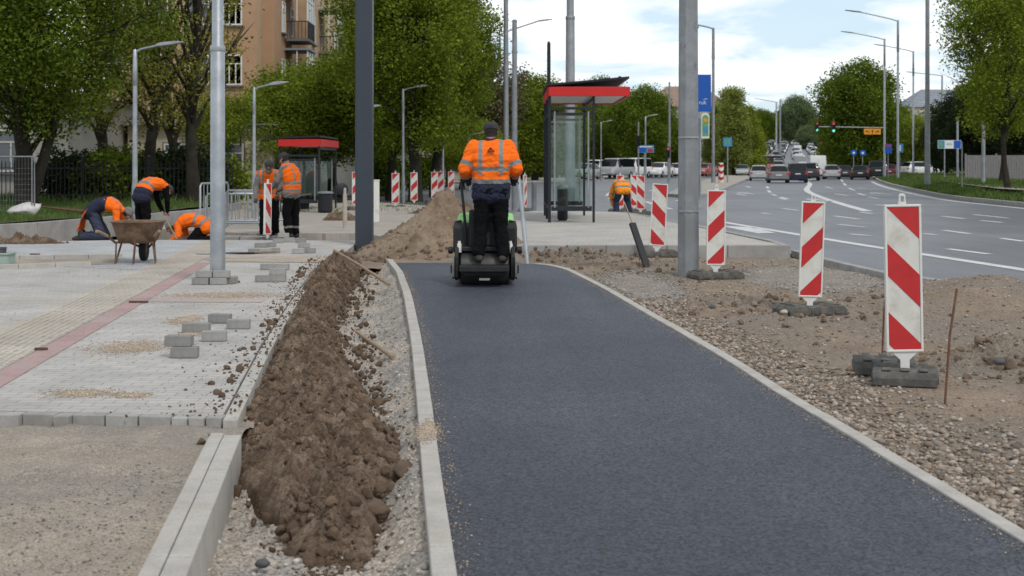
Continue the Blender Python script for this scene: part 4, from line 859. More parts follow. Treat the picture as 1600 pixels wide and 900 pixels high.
# column behind the shelter
def ex(t): MB().lathe([(.135, 5.78), (.14, 5.8), (.14, 5.86), (.128, 5.88)], 20).build('collar', m_galvd, t, 0, 35)
pole('steel_pole', 'tall grey steel pole rising behind the red-edged bus shelter', 'pole', A(891, 41.8, -.05), [(.150, 0), (.130, 5.8), (.108, 5.9), (.100, 9)], m_galvd, 20, ex)
pole('steel_pole', 'tall dark thin pole directly behind the roller driver, running out of the frame top', 'pole', A(790.5, 56, 0), [(.12, 0), (.085, 9), (.08, 10)], m_galvd, 14)
def ex(t): MB().lathe([(.08, 5.97), (.082, 6.02), (.05, 6.05)], 14).build('cap', m_galvd, t, 0, 40); MB().lathe([(.095, 5.0), (.095, 5.06)], 14).build('strap', m_galvd, t, 0, 40)
pole('steel_pole', 'capped grey pole just right of the roller driver, ending below the frame top', 'pole', A(804, 45, 0), [(.095, 0), (.075, 6.0)], m_galvd, 16, ex)
t = thing('leaning_pipe', 'thin grey pipe leaning in the dirt right of the roller', 'pipe', (0, 0, 0)); MB().tube([A(824.5, 21.7, -.08), A(817, 21.9, .65), A(807, 22.1, 1.52)], .034, 14).build('pipe', m_galv, t, 0, 50); MB().tube([A(807, 22.1, 1.52), A(806.6, 22.11, 1.55)], .038, 14).build('cap', m_galvd, t, 0, 40)
pole('bollard', 'stout dark grey bollard left of the bus shelter', 'bollard', A(834.5, 43, -.05), [(.075, 0), (.075, .92), (.08, .93), (.08, .99), (.055, 1.02)], m_galvd, 16)
pole('wooden_stake', 'pale wooden stake with grey tip on the footway left of the dark column', 'stake', A(539, 31.5, .06), [(.05, 0), (.045, .75), (.035, .76), (.03, .88), (.012, .9)], mat('pale_wood', (.42, .37, .31), .85, .15, 9), 10)
t = thing('marker_post', 'white flat marker post right behind the dark column', 'post', A(588, 35, -.05)); b = MB(); b.prism([(-.075, -.04), (.075, -.04), (.075, .04), (-.075, .04)], 0, 1.12); b.build('shaft', m_frame, t, .012); MB().prism([(-.085, -.05), (.085, -.05), (.085, .05), (-.085, .05)], 1.12, 1.15).build('cap', m_frame, t, .008)

def lamp(label, loc, h, arm=1.3, side=1, head=.62, m=m_galv, r=.075, rise=.16, group=None, sleeve=True, n=14, double=False):
    t = thing('street_lamp', label, 'street lamp', loc, 0, group)
    MB().lathe([(r * 1.35, 0), (r * 1.3, .9), (r * 1.0, 1.1), (r * .8, h - .12)], n).build('shaft', m, t, 0, 40)
    if sleeve: MB().lathe([(r * .86, h * .8), (r * 1.02, h * .8 + .02), (r * .8, h), (r * .45, h + .03)], n).build('sleeve', m, t, 0, 40)
    for s in ((side, -side) if double else (side,)):
        MB().tube([(0, 0, h - .05), (s * arm * .25, 0, h + rise * .25), (s * arm, 0, h + rise)], r * .48, 8).build('arm', m, t, 0, 50)
        b = MB(); k = [(-.02, .03), (.1, .055), (head * .6, .05), (head, .012)]; bot = [(head, -.008), (head * .5, -.03), (.05, -.03), (-.02, -.02)]
        Mh = Matrix.Translation((s * arm, 0, h + rise)) @ Matrix.Rotation(-s * .12, 4, 'Y') @ Matrix.Diagonal((s, 1, 1, 1)); wd = head * .2
        b.prism(k + bot, -wd, wd, Mh @ XZ); o = b.build('lamp_head', m, t, .02)
    return t
lamp('pale grey street lamp behind the bent worker, its head pointing right', A(211, 34, -.0), 4.20, .55, 1, .62, m_galv, .062, .12)
lamp('pale grey street lamp behind the two standing workers, its head pointing right', A(397, 37.5, .06), 3.42, .42, 1, .50, m_galv, .05, .1)
lamp('street lamp mostly hidden by the dark column, its head showing at the right of it', A(558, 50, .0), 3.45, .5, 1, .34, m_galv, .05, .04)
lamp('thin grey street lamp among the trees right of the dark column', A(630, 52, .0), 4.2, .5, 1, .4, m_galvd, .05, .1)
lamp('street lamp with two heads left of the roller driver', A(692, 72, .05), 3.2, .45, 1, .45, m_galv, .06, .1, double=True)
lamp('street lamp seen over the roller driver shoulder, its long arm pointing right', A(733, 78, .05), 3.0, .75, 1, .4, m_galv, .05, .14)
GL = 'tall street lamps along the carriageway'
lamp('tall thin street lamp behind the capped pole, its long arm pointing right', A(781, 100, 0), 10.6, 2.7, 1, 1.0, m_galv, .1, .9, GL)
lamp('tallest arm lamp at the right, arm pointing left over the traffic lights', A(1403, 110, .35), 12.2, 2.9, -1, 1.2, m_galv, .105, .65, GL)
lamp('tall arm lamp carrying the traffic light mast', A(1382, 127, .3), 12.3, 2.8, -1, 1.1, m_galv, .105, .55, GL)
lamp('tall arm lamp between the tallest one and the thick bare pole at the right', A(1427, 141, .3), 12.3, 2.8, -1, 1.1, m_galv, .105, .55, GL)
lamp('tall arm lamp on the island right of the blue sign', A(1114.5, 105, .07), 11.4, 1.4, -1, .9, m_galvd, .12, .3, GL)
lamp('far arm lamp above the car queue, arm pointing left', A(1213, 255, hill(255)), 10.6, 3.0, -1, 1.1, m_galv, .15, .5, GL)
lamp('slim arm lamp right of the thick bare pole', A(1472, 165, .4), 11.3, 3.2, -1, 1.0, m_galv, .12, .3, GL)
lamp('hazy arm lamp beyond the thick bare pole', A(1459, 175, .4), 8.4, 2.4, -1, .8, m_galv, .09, .25, GL)
lamp('short arm lamp right of the bus shelter post, arm pointing right', A(939, 120, .05), 4.9, .6, 1, .4, m_galv, .06, .12)
lamp('arm lamp beside the blue direction board in front of the round tree', A(1008.5, 112, .05), 5.1, .5, 1, .5, m_galv, .07, .12)
pole('steel_pole', 'thick bare grey pole on the right verge, running out of the frame top', 'pole', A(1449, 78, .35), [(.16, 0), (.12, 6), (.10, 12)], m_galvd, 16)
pole('steel_pole', 'dark pole standing beside the far arm lamp above the car queue', 'pole', A(1219, 250, hill(250)), [(.16, 0), (.13, 11)], m_galvd, 10)
pole('steel_pole', 'slender pole at the left of the grey column, before the round tree', 'pole', A(1046, 118, .05), [(.10, 0), (.08, 7.5), (.07, 8.2)], m_galvd, 10)
pole('steel_pole', 'white thick pole on the right verge near the dark trees', 'pole', A(1536.5, 72, .4), [(.1, 0), (.09, 3.2)], m_galv, 12)
pole('steel_pole', 'short dark post at the edge of the verge path', 'pole', A(1503, 66, .4), [(.03, 0), (.03, 2.1)], m_galvd, 8)
pole('steel_pole', 'grey pole right of the blue and white direction board', 'pole', A(1496, 95, .4), [(.08, 0), (.07, 4.2)], m_galv, 10)
# signal mast on the lamp that carries it
m_sred = bpy.data.materials.new('signal_red_light'); m_sgrn = bpy.data.materials.new('signal_green_light')
for m_, c in ((m_sred, (1, .10, .06)), (m_sgrn, (.15, 1, .65))):
    m_.use_nodes = True; q = m_.node_tree.nodes['Principled BSDF']; q.inputs['Base Color'].default_value = (*c, 1); q.inputs['Emission Color'].default_value = (*c, 1); q.inputs['Emission Strength'].default_value = .35 if c[0] == 1 else 1.0
tm = thing('signal_mast', 'horizontal signal arm reaching left from a lamp post over the road', 'signal mast', A(1382, 126.8, 4.66))
MB().tube([(-.1, 0, 0), (-3.0, 0, .05), (-6.05, 0, .1)], .05, 8).build('arm', m_galvd, tm)
def signal(label, loc, lit, sc=1.0, rz=0.0):
    t = thing('traffic_light', label, 'traffic light', loc, rz, 'traffic lights')
    b = MB(); b.prism([(-.15, -.45), (.15, -.45), (.15, .45), (-.15, .45)], -.11, .11, Matrix.Diagonal((sc, sc, sc, 1)) @ XZ); b.build('housing', m_black, t, .03)
    for k, z in enumerate((.29, 0, -.29)):
        MB().lathe([(.105, 0), (.105, .02)], 12, Matrix.Translation((0, -.112 * sc, z * sc)) @ Matrix.Rotation(R(90), 4, 'X') @ Matrix.Diagonal((sc, sc, sc, 1))).build('lens', (m_sred if k == 0 and 'r' in lit else m_sgrn if k == 2 and 'g' in lit else m_machine), t)
        b = MB(); Mv = Matrix.Translation((0, -.112 * sc, z * sc)) @ Matrix.Rotation(R(90), 4, 'X'); pr = [(.13 * sc * math.cos(a), .13 * sc * math.sin(a)) for a in np.linspace(0, math.pi, 9)]; b.prism(pr + [(.118 * x / .13, .118 * y_ / .13) for x, y_ in pr[::-1]], 0, .16 * sc, Mv); b.build('visor', m_black, t)
    return t
signal('traffic light at the tip of the signal arm, above the white van', A(1275.5, 126.6, 4.76), 'rg', 1.0, .35)
signal('traffic light on the middle of the signal arm, showing red and green', A(1302, 126.6, 4.72), 'rg', 1.12)
m_sorange = mat('orange_sign', (.75, .30, .02), .5, .05, 5); m_sblue = mat('blue_sign', (.010, .095, .42), .4, .05, 5); m_sblue2 = mat('turquoise_sign', (.06, .25, .42), .45, .08, 5); m_swhite = mat('white_sign', (.70, .72, .72), .5, .05, 5); m_sgreen = mat('green_print', (.16, .33, .12), .6, .3, 12)
def sign(name, label, loc, parts, rz=0.0, cat='sign', postz=None, postr=.035, postx=0.0):
    """parts: (name, [(x, z) outline], material, how far it stands proud)."""
    t = thing(name, label, cat, loc, rz)
    for nm, P, m, pr in parts: MB().prism(P, -.02 + 0 * pr, .02 + pr, XZ).build(nm, m, t)
    if postz is not None: MB().lathe([(postr, -postz), (postr, .3)], 10, Matrix.Translation((postx, .07, 0))).build('post', m_galv, t, 0, 40)
    return t
rc = lambda x0, z0, x1, z1: [(x0, z0), (x1, z0), (x1, z1), (x0, z1)]
def ring(r, n=20, cx=0, cz=0): return [(cx + r * math.cos(6.2832 * k / n), cz + r * math.sin(6.2832 * k / n)) for k in range(n)]
arr = lambda cx, s, rot: [tuple((Matrix.Rotation(rot, 2) @ Vector(q)) * s + Vector((cx, 0))) for q in ((-.03, -.18), (.03, -.18), (.03, .02), (.09, .02), (0, .18), (-.09, .02), (-.03, .02))]
sign('detour_sign', 'small orange lane board with dark arrows hanging on the signal arm', A(1363, 126.5, 4.32), [('panel', rc(-.75, -.26, .75, .26), m_sorange, 0), ('arrow', arr(-.45, 1.0, 1.2), m_black, .006), ('arrow', arr(0, 1.0, 0), m_black, .006), ('arrow', arr(.45, 1.0, -1.2), m_black, .006)])
def round_sign(label, loc, postz): return sign('round_sign', label, loc, [('disc', ring(.30), m_sblue, 0), ('symbol', ring(.13, 5), m_swhite, .006)], 0, 'sign', postz)
round_sign('left of the two round blue signs before the wide tree trunk', A(1334, 135, 2.5), 2.4); round_sign('right of the two round blue signs before the wide tree trunk', A(1348, 138, 2.5), 2.4)
sign('square_sign', 'blue square sign with red bar behind the mast-bearing lamp', A(1388, 118, 2.7), [('panel', rc(-.28, -.40, .28, .40), m_sblue, 0), ('stripe', rc(-.24, .18, .24, .33), m_red, .006)], 0, 'sign', 2.4)
sign('square_sign', 'blue square sign just right of the tallest arm lamp', A(1406, 122, 2.8), [('panel', rc(-.3, -.38, .3, .38), m_sblue2, 0), ('symbol', rc(-.08, -.26, .08, .26), m_swhite, .006)], 0, 'sign', 2.5)
sign('direction_board', 'wide blue and white direction board beside the dark trees at the right', A(1483.5, 92, 2.72), [('panel', rc(-.75, -.27, .75, .27), m_swhite, 0), ('blue_field', rc(.27, -.25, .73, .25), m_sblue, .006), ('map_field', rc(-.73, -.25, -.32, .25), m_sblue2, .006), ('green_field', rc(-.66, -.15, -.45, .12), m_sgreen, .010), ('line', rc(-.22, -.04, .18, .0), m_galvd, .006), ('line', rc(-.18, .06, .12, .09), m_galvd, .006)], 0, 'sign', 2.3, .04, -.3)
# tall blue totem behind the grey column, with its small white wordmark and a poster below
t = sign('blue_totem', 'tall deep blue roadside panel with small white lettering behind the grey column', A(1093, 62, 4.55), [('panel', rc(-.55, -.80, .50, .82), m_sblue, 0)], 0, 'sign', 4.6, .07, -.04)
def text(s, size, m, parent, loc, th=.004, rot=(R(90), 0, 0), name='lettering'):
    c = bpy.data.curves.new('text', 'FONT'); c.body = s; c.size = size; c.extrude = th; c.align_x = 'CENTER'; o = bpy.data.objects.new('text', c); COL.objects.link(o)
    me = bpy.data.meshes.new_from_object(o.evaluated_get(bpy.context.evaluated_depsgraph_get())); bpy.data.objects.remove(o); me.materials.clear(); me.materials.append(m)
    p = bpy.data.objects.new(name, me); link(p, parent); p.location = loc; p.rotation_euler = rot; return p
text('ruk', .24, m_swhite, t, (.13, -.028, -.48))
MB().prism([(.10, -.30), (.28, -.22), (.36, -.26), (.28, -.25)], .02, .026, XZ).build('emblem', m_swhite, t)
pts = [(-.17, -.56), (.17, -.56), (.17, .38), (.14, .47), (.08, .52), (0, .54), (-.08, .52), (-.14, .47), (-.17, .38)]
t = sign('poster_case', 'narrow round-topped poster in green and white below the blue panel', A(1102, 61, 3.13), [('case', pts, m_swhite, 0), ('poster', [(x * .8, z * .84) for x, z in pts], m_sgreen, .006), ('picture', rc(-.1, -.32, .1, -.05), m_sblue2, .010), ('picture', ring(.08, 12, 0, .22), m_sorange, .010)], 0, 'poster case', 3.1, .05, -.22)
sign('square_sign', 'turquoise square sign on a thin pole right of the striped island pillar', A(1137, 104, 3.05), [('panel', rc(-.32, -.33, .32, .33), m_sblue2, 0), ('symbol', rc(-.17, -.18, -.09, .18), m_sgreen, .006), ('symbol', rc(.03, -.18, .15, .18), m_sgreen, .006)], 0, 'sign', 3.0, .05)
sign('direction_board', 'blue board with red and white corner on an arm in front of the round tree', A(1009, 111.5, 2.62), [('panel', rc(-.65, -.3, .65, .3), m_sblue2, 0), ('blue_field', rc(-.6, -.26, 0, .1), m_sblue, .006), ('red_field', rc(.15, -.26, .55, .02), m_red, .006), ('line', rc(-.5, .14, .5, .22), m_swhite, .006)], 0, 'sign', 2.5, .05, -.1)
signal('dark traffic light on a thin post left of the blue board', A(997.5, 108, 3.2), '', .9); pole('signal_post', 'thin post carrying the dark traffic light left of the blue board', 'post', A(997.5, 108.15, .06), [(.06, 0), (.05, 4.6)], m_galvd, 8)
signal('traffic light showing red, left of the grey column by the round tree', A(1044, 104, 2.3), 'r', .9); pole('signal_post', 'thin post carrying the red-lit traffic light by the grey column', 'post', A(1044, 104.15, .06), [(.06, 0), (.05, 2.9)], m_galvd, 8)
# striped round pillar on the island
t = thing('island_pillar', 'red and white round pillar with curved chevrons on the traffic island', 'pillar', A(1126.5, 106, .07)); MB().lathe([(.2, 0), (.2, 1.42), (.17, 1.46)], 20).build('body', m_bwhite, t, 0, 40)
b = MB()
for z in (.15, .62, 1.10):
    n = 18; vs = []
    for j in range(n + 1):
        a = math.pi + math.pi * j / n; dip = .16 * (1 - abs(j - n / 2) / (n / 2)); vs += [(.204 * math.cos(a), .204 * math.sin(a), z + .16 - dip), (.204 * math.cos(a), .204 * math.sin(a), z + .38 - dip)]
    b.add(vs, [(2 * j, 2 * j + 2, 2 * j + 3, 2 * j + 1) for j in range(n)])
b.build('chevron', m_red, t)

# ================================================================== BUS SHELTERS
m_glass = glass('shelter_glass', (.86, .92, .90), .02); m_cglass = mat('dark_car_glass', (.006, .008, .010), .10, .1, 3, spec=.4)
m_soffit = mat('shelter_soffit', (.70, .69, .67), .6, .08, 3)
def shelter(label, loc, W, Lg, H, over, rz=0.0, bench=True, rise=.17):
    """Open bus shelter: x across, y along the kerb. Side panels at both ends, back panel on the left."""
    t = thing('bus_shelter', label, 'bus shelter', loc, rz)
    for x, y in ((0, 0), (W, 0), (0, Lg), (W, Lg), (0, Lg / 2)): b = MB(); b.box((x, y, (H + .05) / 2), (.07 if x == 0 else .055, .07, H + .05)); b.build('post', m_shelter, t, .006)
    b = MB()
    for y in (0, Lg):
        for z in (.32, H - .38, H - .25): b.box((W / 2, y, z), (W - .085, .05, .06 if z != .32 else .11))
    for z in (.32, H - .38): b.box((0, Lg / 2, z), (.05, Lg - .09, .06))
    for z in (H - .03,): b.box((W, Lg / 2, z), (.05, Lg - .08, .08))
    b.build('rail', m_shelter, t, .004)
    for y in (0, Lg): b = MB(); b.box((W / 2, y, (H - .30 + .32) / 2), (W - .16, .012, H - .30 - .32 - .12)); b.build('glass_panel', m_glass, t)
    for k in (0, 1): b = MB(); b.box((0, Lg * (.25 + .5 * k), (H + .02) / 2), (.012, Lg / 2 - .2, H - .8)); b.build('glass_panel', m_glass, t)
    b = MB()
    for y in (0, Lg):
        for x in (.12, W - .12): b.box((x, y - .012, (H + .02) / 2), (.035, .03, H - .66))
    b.build('glazing_bar', m_galvd, t)
    x0, x1, y0, y1 = -.02, W + over, -.14, Lg + .14
    b = MB(); b.box(((x0 + x1) / 2, (y0 + y1) / 2, H + .065), (x1 - x0 - .1, y1 - y0 - .1, .03)); b.build('soffit', m_soffit, t)
    b = MB(); h = .215
    for y in (y0, y1): b.box(((x0 + x1) / 2, y, H + .02 + h / 2), (x1 - x0, .05, h))
    for x in (x0, x1): b.box((x, (y0 + y1) / 2, H + .02 + h / 2), (.05, y1 - y0 - .06, h))
    b.build('fascia', m_fascia, t, .008)
    b = MB(); zt = H + .25
    prof = [(x0 - .06, zt - .0), (x1 + .0, zt + rise), (x1 + .0, zt + rise + .05), (x0 - .06, zt + .045)]; b.prism(prof, -(y1 + .1), -(y0 - .05), XZ)
    for k in range(5): b.box((x0 + .3 + k * (x1 - x0 - .5) / 4, (y0 + y1) / 2, zt + .03 + rise * .25 * k), (.05, y1 - y0 - .2, .06))
    b.build('roof', m_black, t)
    if bench:
        b = MB(); b.box((.3, Lg / 2, .47), (.36, Lg * .6, .05)); b.build('bench_seat', m_wood, t, .01)
        b = MB(); [b.box((.3, Lg / 2 + s * Lg * .24, .22), (.3, .05, .44)) for s in (-1, 1)]; b.build('bench_leg', m_shelter, t)
    return t
shelter('glass bus shelter with bright red fascia on the platform right of the roller driver', A(858.5, 32.5, .15), 1.01, 4.3, 2.86, .80, bench=False)
t = thing('shelter_mast', 'thin dark post rising above the left corner of the nearer bus shelter', 'post', A(857.5, 32.62, 3.1)); MB().lathe([(.045, -.0), (.04, 1.15), (.02, 1.2)], 10).build('shaft', m_shelter, t)
shelter('smaller looking far bus shelter with red fascia behind the two standing workers', A(437, 42, .06), 1.16, 4.0, 1.92, .06, rise=.04)
def bin_(label, loc, r, h, m):
    t = thing('litter_bin', label, 'litter bin', loc); MB().lathe([(r * .75, 0), (r, .05), (r, h * .86), (r * .9, h * .88)], 18).build('body', m, t, 0, 40); MB().lathe([(r * 1.12, h * .9), (r * 1.15, h * .94), (r * .9, h), (r * .3, h * 1.02)], 18).build('lid', m_galvd if m is m_black else m_black, t, 0, 40)
    MB().lathe([(r * .4, -.01), (r * .4, .03)], 12).build('foot', m_galvd, t); b = MB(); [b.box((r * .9 * math.cos(a), r * .9 * math.sin(a), h * .89), (.02, .02, .06)) for a in (0.5, 2.6, 4.7)]; b.build('bracket', m_black, t); return t
bin_('dark litter bin inside the nearer bus shelter', A(879, 33.6, .15), .125, .84, m_black)
bin_('dark litter bin beside the far bus shelter', A(508.5, 41.5, .06), .21, .62, m_black)
t = thing('plastic_drum', 'black plastic drum lying on its side right of the far bus shelter', 'drum', A(532, 52, .52)); MB().lathe([(.2, -.24), (.24, -.22), (.25, 0), (.24, .22), (.2, .24)], 18, Matrix.Rotation(R(80), 4, 'X') @ Matrix.Rotation(R(20), 4, 'Y')).build('body', m_black, t, 0, 40); b = MB(); b.box((0, 0, -.36), (.4, .3, .24)); b.build('cradle', m_black, t)

# ================================================================== RAILINGS AND FENCES
def railing(label, loc, rz, L=1.35, H=1.0, nb=7):
    t = thing('crowd_barrier', label, 'barrier', loc, rz, 'galvanised steel barriers by the workers')
    b = MB(); r = .024; b.tube([(0, 0, .0), (0, 0, H - .06), (.06, 0, H), (L - .06, 0, H), (L, 0, H - .06), (L, 0, 0)], r, 8); b.tube([(0, 0, .2), (L, 0, .2)], r, 8); b.build('frame', m_galv, t, 0, 50)
    b = MB(); [b.tube([(L * (k + 1) / (nb + 1), 0, .2), (L * (k + 1) / (nb + 1), 0, H)], .011, 6) for k in range(nb)]; b.build('bars', m_galv, t, 0, 50)
    for x in (.1, L - .1): MB().tube([(x, -.25, .015), (x, -.05, .07), (x, .05, .07), (x, .25, .015)], .018, 6).build('foot', m_galv, t, 0, 50)
    return t
railing('steel barrier standing nearly edge-on left of the galvanised pole', A(313, 31, -.02), 1.36, 1.5, 1.08)
railing('steel barrier facing the camera right of the galvanised pole', A(353, 31.6, -.02), -.12, .88, .92, 3)
railing('steel barrier partly behind the galvanised pole, leaning on the others', A(322, 32.6, -.02), .1, 1.2, .82, 4)
railing('longer steel barrier behind the left standing worker', A(362, 33.2, -.02), .02, 1.3, .84, 6)
t = thing('kerb_stack', 'grey concrete kerb stones lying in the dug-out area behind the pole', 'kerb stones', A(350, 28.8, -.16)); 
for k in range(4): b = MB(); b.box((-.6 + k * .62, .1 * (k % 2), .09 + .0 * k), (.58, .3, .2), Rz(.05 * (k - 1.5))); b.build('kerb_stone', m_conc2, t, .015)
# iron garden fence along the back of the lawn
fx0, fx1, fy = -21.5, -8.6, 44.0
t = thing('iron_fence', 'black iron picket fence along the back of the lawn at the left', 'fence', (0, 0, .3))
b = MB()
for z in (.22, 1.05): b.box(((fx0 + fx1) / 2, fy, z), (fx1 - fx0, .03, .04))
b.build('rail', m_black, t)
b = MB(); x = fx0
while x < fx1: b.box((x, fy - .02, .62), (.022, .022, 1.14)); b.add([(x - .02, fy - .02, 1.19), (x + .02, fy - .02, 1.19), (x, fy - .02, 1.30), (x, fy, 1.19)], [(0, 1, 2), (0, 2, 3), (1, 3, 2)]); x += .13
b.build('pickets', m_black, t)
x = fx0
while x < fx1: b = MB(); b.box((x, fy + .05, .68), (.09, .09, 1.36)); b.lathe([(.06, 1.36), (.07, 1.40), (.03, 1.46), (.0, 1.47)], 8, Matrix.Translation((x, fy + .05, 0))); b.build('post', m_black, t); x += 2.05
# temporary mesh fence panel at the left edge
t = thing('mesh_fence', 'temporary wire mesh fence panel on the lawn at the left frame edge', 'fence', A(54, 33.5, .30)); b = MB(); L_, H_ = 3.3, 1.36
b.tube([(0, 0, 0), (0, 0, H_), (-L_, .2, H_), (-L_, .2, 0)], .02, 8); b.tube([(-.06, 0, 0), (-.06, 0, H_ + .02)], .018, 8); b.build('frame', m_galvd, t, 0, 50)
b = MB()
for k in range(1, 44): b.tube([(-L_ * k / 44, .2 * k / 44, .08), (-L_ * k / 44, .2 * k / 44, H_)], .0024, 4, cap=False)
for k in range(9): b.tube([(0, 0, .08 + k * .125), (-L_, .2, .08 + k * .125)], .0024, 4, cap=False)
b.build('mesh', m_galvd, t)
m_bag = mat('white_sack', (.55, .54, .52), .8, .2, 4, .5, 20, col2=(.5, .2, .17), c2lo=.62, c2hi=.68)
v, f = CLOD[2]; v = v * np.array([.42, .3, .24]); o = np_mesh('sack', v, f, m_bag, None, True); o.location = A(40, 33.6, .42); tag(o, 'plump white sack with red print leaning on the mesh fence', 'sack')
t = thing('timber_pile', 'weathered planks and pipes heaped on the lawn beside the white sack', 'timber pile', A(88, 34.2, .33))
for k in range(6): q = rnd.uniform(-.12, .12); MB().tube([(-.5 + .1 * k, .1 * k - .2, .16 - .02 * k), (.9 + .12 * k, .06 * k - .2 + q, -.0)], .022, 6).build('plank', m_chip if k % 2 else m_steelrust, t)
# grey slatted fence on the far right
t = thing('slat_fence', 'grey vertical slat fence behind the trees at the right frame edge', 'fence', A(1560, 88, .4)); m_slat = mat('grey_slat', (.21, .20, .20), .8, .15, 6)
b = MB(); [b.box((-2.0 + k * .16, 0, .8), (.145, .03, 1.6)) for k in range(48)]; b.build('slats', m_slat, t); b = MB(); [b.box((1.8, .04, z), (7.7, .05, .08)) for z in (.4, 1.3)]; b.build('rail', m_slat, t); [MB().box((-2 + k * 1.9, .09, .85), (.1, .08, 1.7)).build('post', m_slat, t) for k in range(5)]
# ================================================================== PEOPLE
def V3(*a): return Vector(a)
def cap_add(b, a, c, ra, rb, n=14, k=4):
    """A closed tapered capsule from a to c."""
    a, c = Vector(a), Vector(c); d = c - a
    if d.length < 1e-5: d = Vector((0, 0, 1e-4)); c = a + d
    u = d.normalized(); pts = []; rad = []
    for i in range(k + 1): th = math.pi / 2 * (1 - i / k); pts.append(a - u * ra * math.sin(th)); rad.append(max(ra * math.cos(th), .0012))
    for i in range(1, k + 1): th = math.pi / 2 * i / k; pts.append(c + u * rb * math.sin(th)); rad.append(max(rb * math.cos(th), .0012))
    if rad[k] and (pts[k] - pts[k + 1]).length < 1e-6: pass
    # ring at both ends of the straight part
    pts.insert(k + 1, c); rad.insert(k + 1, rb); b.tube(pts, rad, n)
def blob(name, caps, ells, voxel, mats, parent, rule=None, smooth=4, folds=0.0, seed=0):
    """Tapered capsules and ellipsoids fused by a voxel remesh into one continuous skin; rule() picks a material per face."""
    b = MB()
    for a, c, ra, rb, *_ in caps: cap_add(b, a, c, ra, rb)
    for c, r3, M3 in ells:
        prof = [(max(.001, math.sin(math.pi * i / 14)), -math.cos(math.pi * i / 14)) for i in range(15)]
        b.lathe(prof, 18, Matrix.Translation(c) @ M3.to_4x4() @ Matrix.Diagonal((*r3, 1)))
    me = bpy.data.meshes.new('tmp'); me.from_pydata([tuple(q) for q in b.v], [], b.f); tmp = bpy.data.objects.new('tmp', me); COL.objects.link(tmp)
    m = tmp.modifiers.new('r', 'REMESH'); m.mode = 'VOXEL'; m.voxel_size = voxel; s = tmp.modifiers.new('s', 'SMOOTH'); s.factor = .5; s.iterations = smooth
    nm = bpy.data.meshes.new_from_object(tmp.evaluated_get(bpy.context.evaluated_depsgraph_get())); bpy.data.objects.remove(tmp); bpy.data.meshes.remove(me); nm.name = name
    nm.materials.clear()
    for q in mats: nm.materials.append(q)
    if folds:
        n = len(nm.vertices); co = np.empty(n * 3, np.float32); nm.vertices.foreach_get('co', co); co = co.reshape(-1, 3); no = np.empty(n * 3, np.float32); nm.vertices.foreach_get('normal', no); no = no.reshape(-1, 3)
        h = (fbm(co[:, 0] * 9 + co[:, 1] * 5 + seed, co[:, 2] * 13 + co[:, 1] * 6, 3, seed) - .5) * folds + (np.abs(fbm(co[:, 0] * 16 + co[:, 2] * 8 + seed, co[:, 2] * 19 - co[:, 0] * 9 + co[:, 1] * 9, 2, seed + 3) - .5)) * -folds * .9
        nm.vertices.foreach_set('co', (co + no * h[:, None]).ravel())
    nf = len(nm.polygons); nm.polygons.foreach_set('use_smooth', np.full(nf, True))
    if rule:
        ce = np.empty(nf * 3, np.float32); nm.polygons.foreach_get('center', ce); nm.polygons.foreach_set('material_index', np.asarray(rule(ce.reshape(-1, 3)), np.int32))
    nm.update(); o = bpy.data.objects.new(name, nm); return link(o, parent)
def seg(P, a, c):
    a, c = np.array(a), np.array(c); d = c - a; t = np.clip(((P - a) @ d) / (d @ d), 0, 1); return np.linalg.norm(P - a - t[:, None] * d, axis=1), t
def basis(face, up):
    f = Vector(face).normalized(); u = Vector(up); r = f.cross(u).normalized(); u = r.cross(f).normalized(); return Matrix((r, f, u)).transposed()   # columns right, face, up
def hand_caps(wr, d, palm, side, curl=.9, sc=1.0):
    """Palm, four bent fingers of unequal length and a thumb leaving the side of the palm. palm: where the palm faces."""
    d = Vector(d).normalized(); p = Vector(palm); p = (p - d * p.dot(d)).normalized(); s = d.cross(p).normalized() * side; L = []
    for k, (off, ln, r) in enumerate(((-.030, .066, .0088), (-.010, .076, .0095), (.011, .071, .0092), (.030, .054, .0082))):
        kn = wr + (d * .088 + s * off * sc) * sc; L.append((wr + s * off * .55, kn, .0155 * sc, .0125 * sc)); q = kn; ang = curl * .5
        for f in (.46, .30, .24):
            dd = d * math.cos(ang) + p * math.sin(ang); e = q + dd * ln * f * sc; L.append((q, e, r * sc, r * sc * .92)); q = e; ang += curl * .75
    t0 = wr + d * .028 - s * .022; t1 = t0 + (d * .5 - s * .75 + p * .4).normalized() * .040; t2 = t1 + (d * .8 - s * .15 + p * .55).normalized() * .034
    L += [(t0, t1, .0145, .0115), (t1, t2, .011, .009)]; return L
class Fig: pass
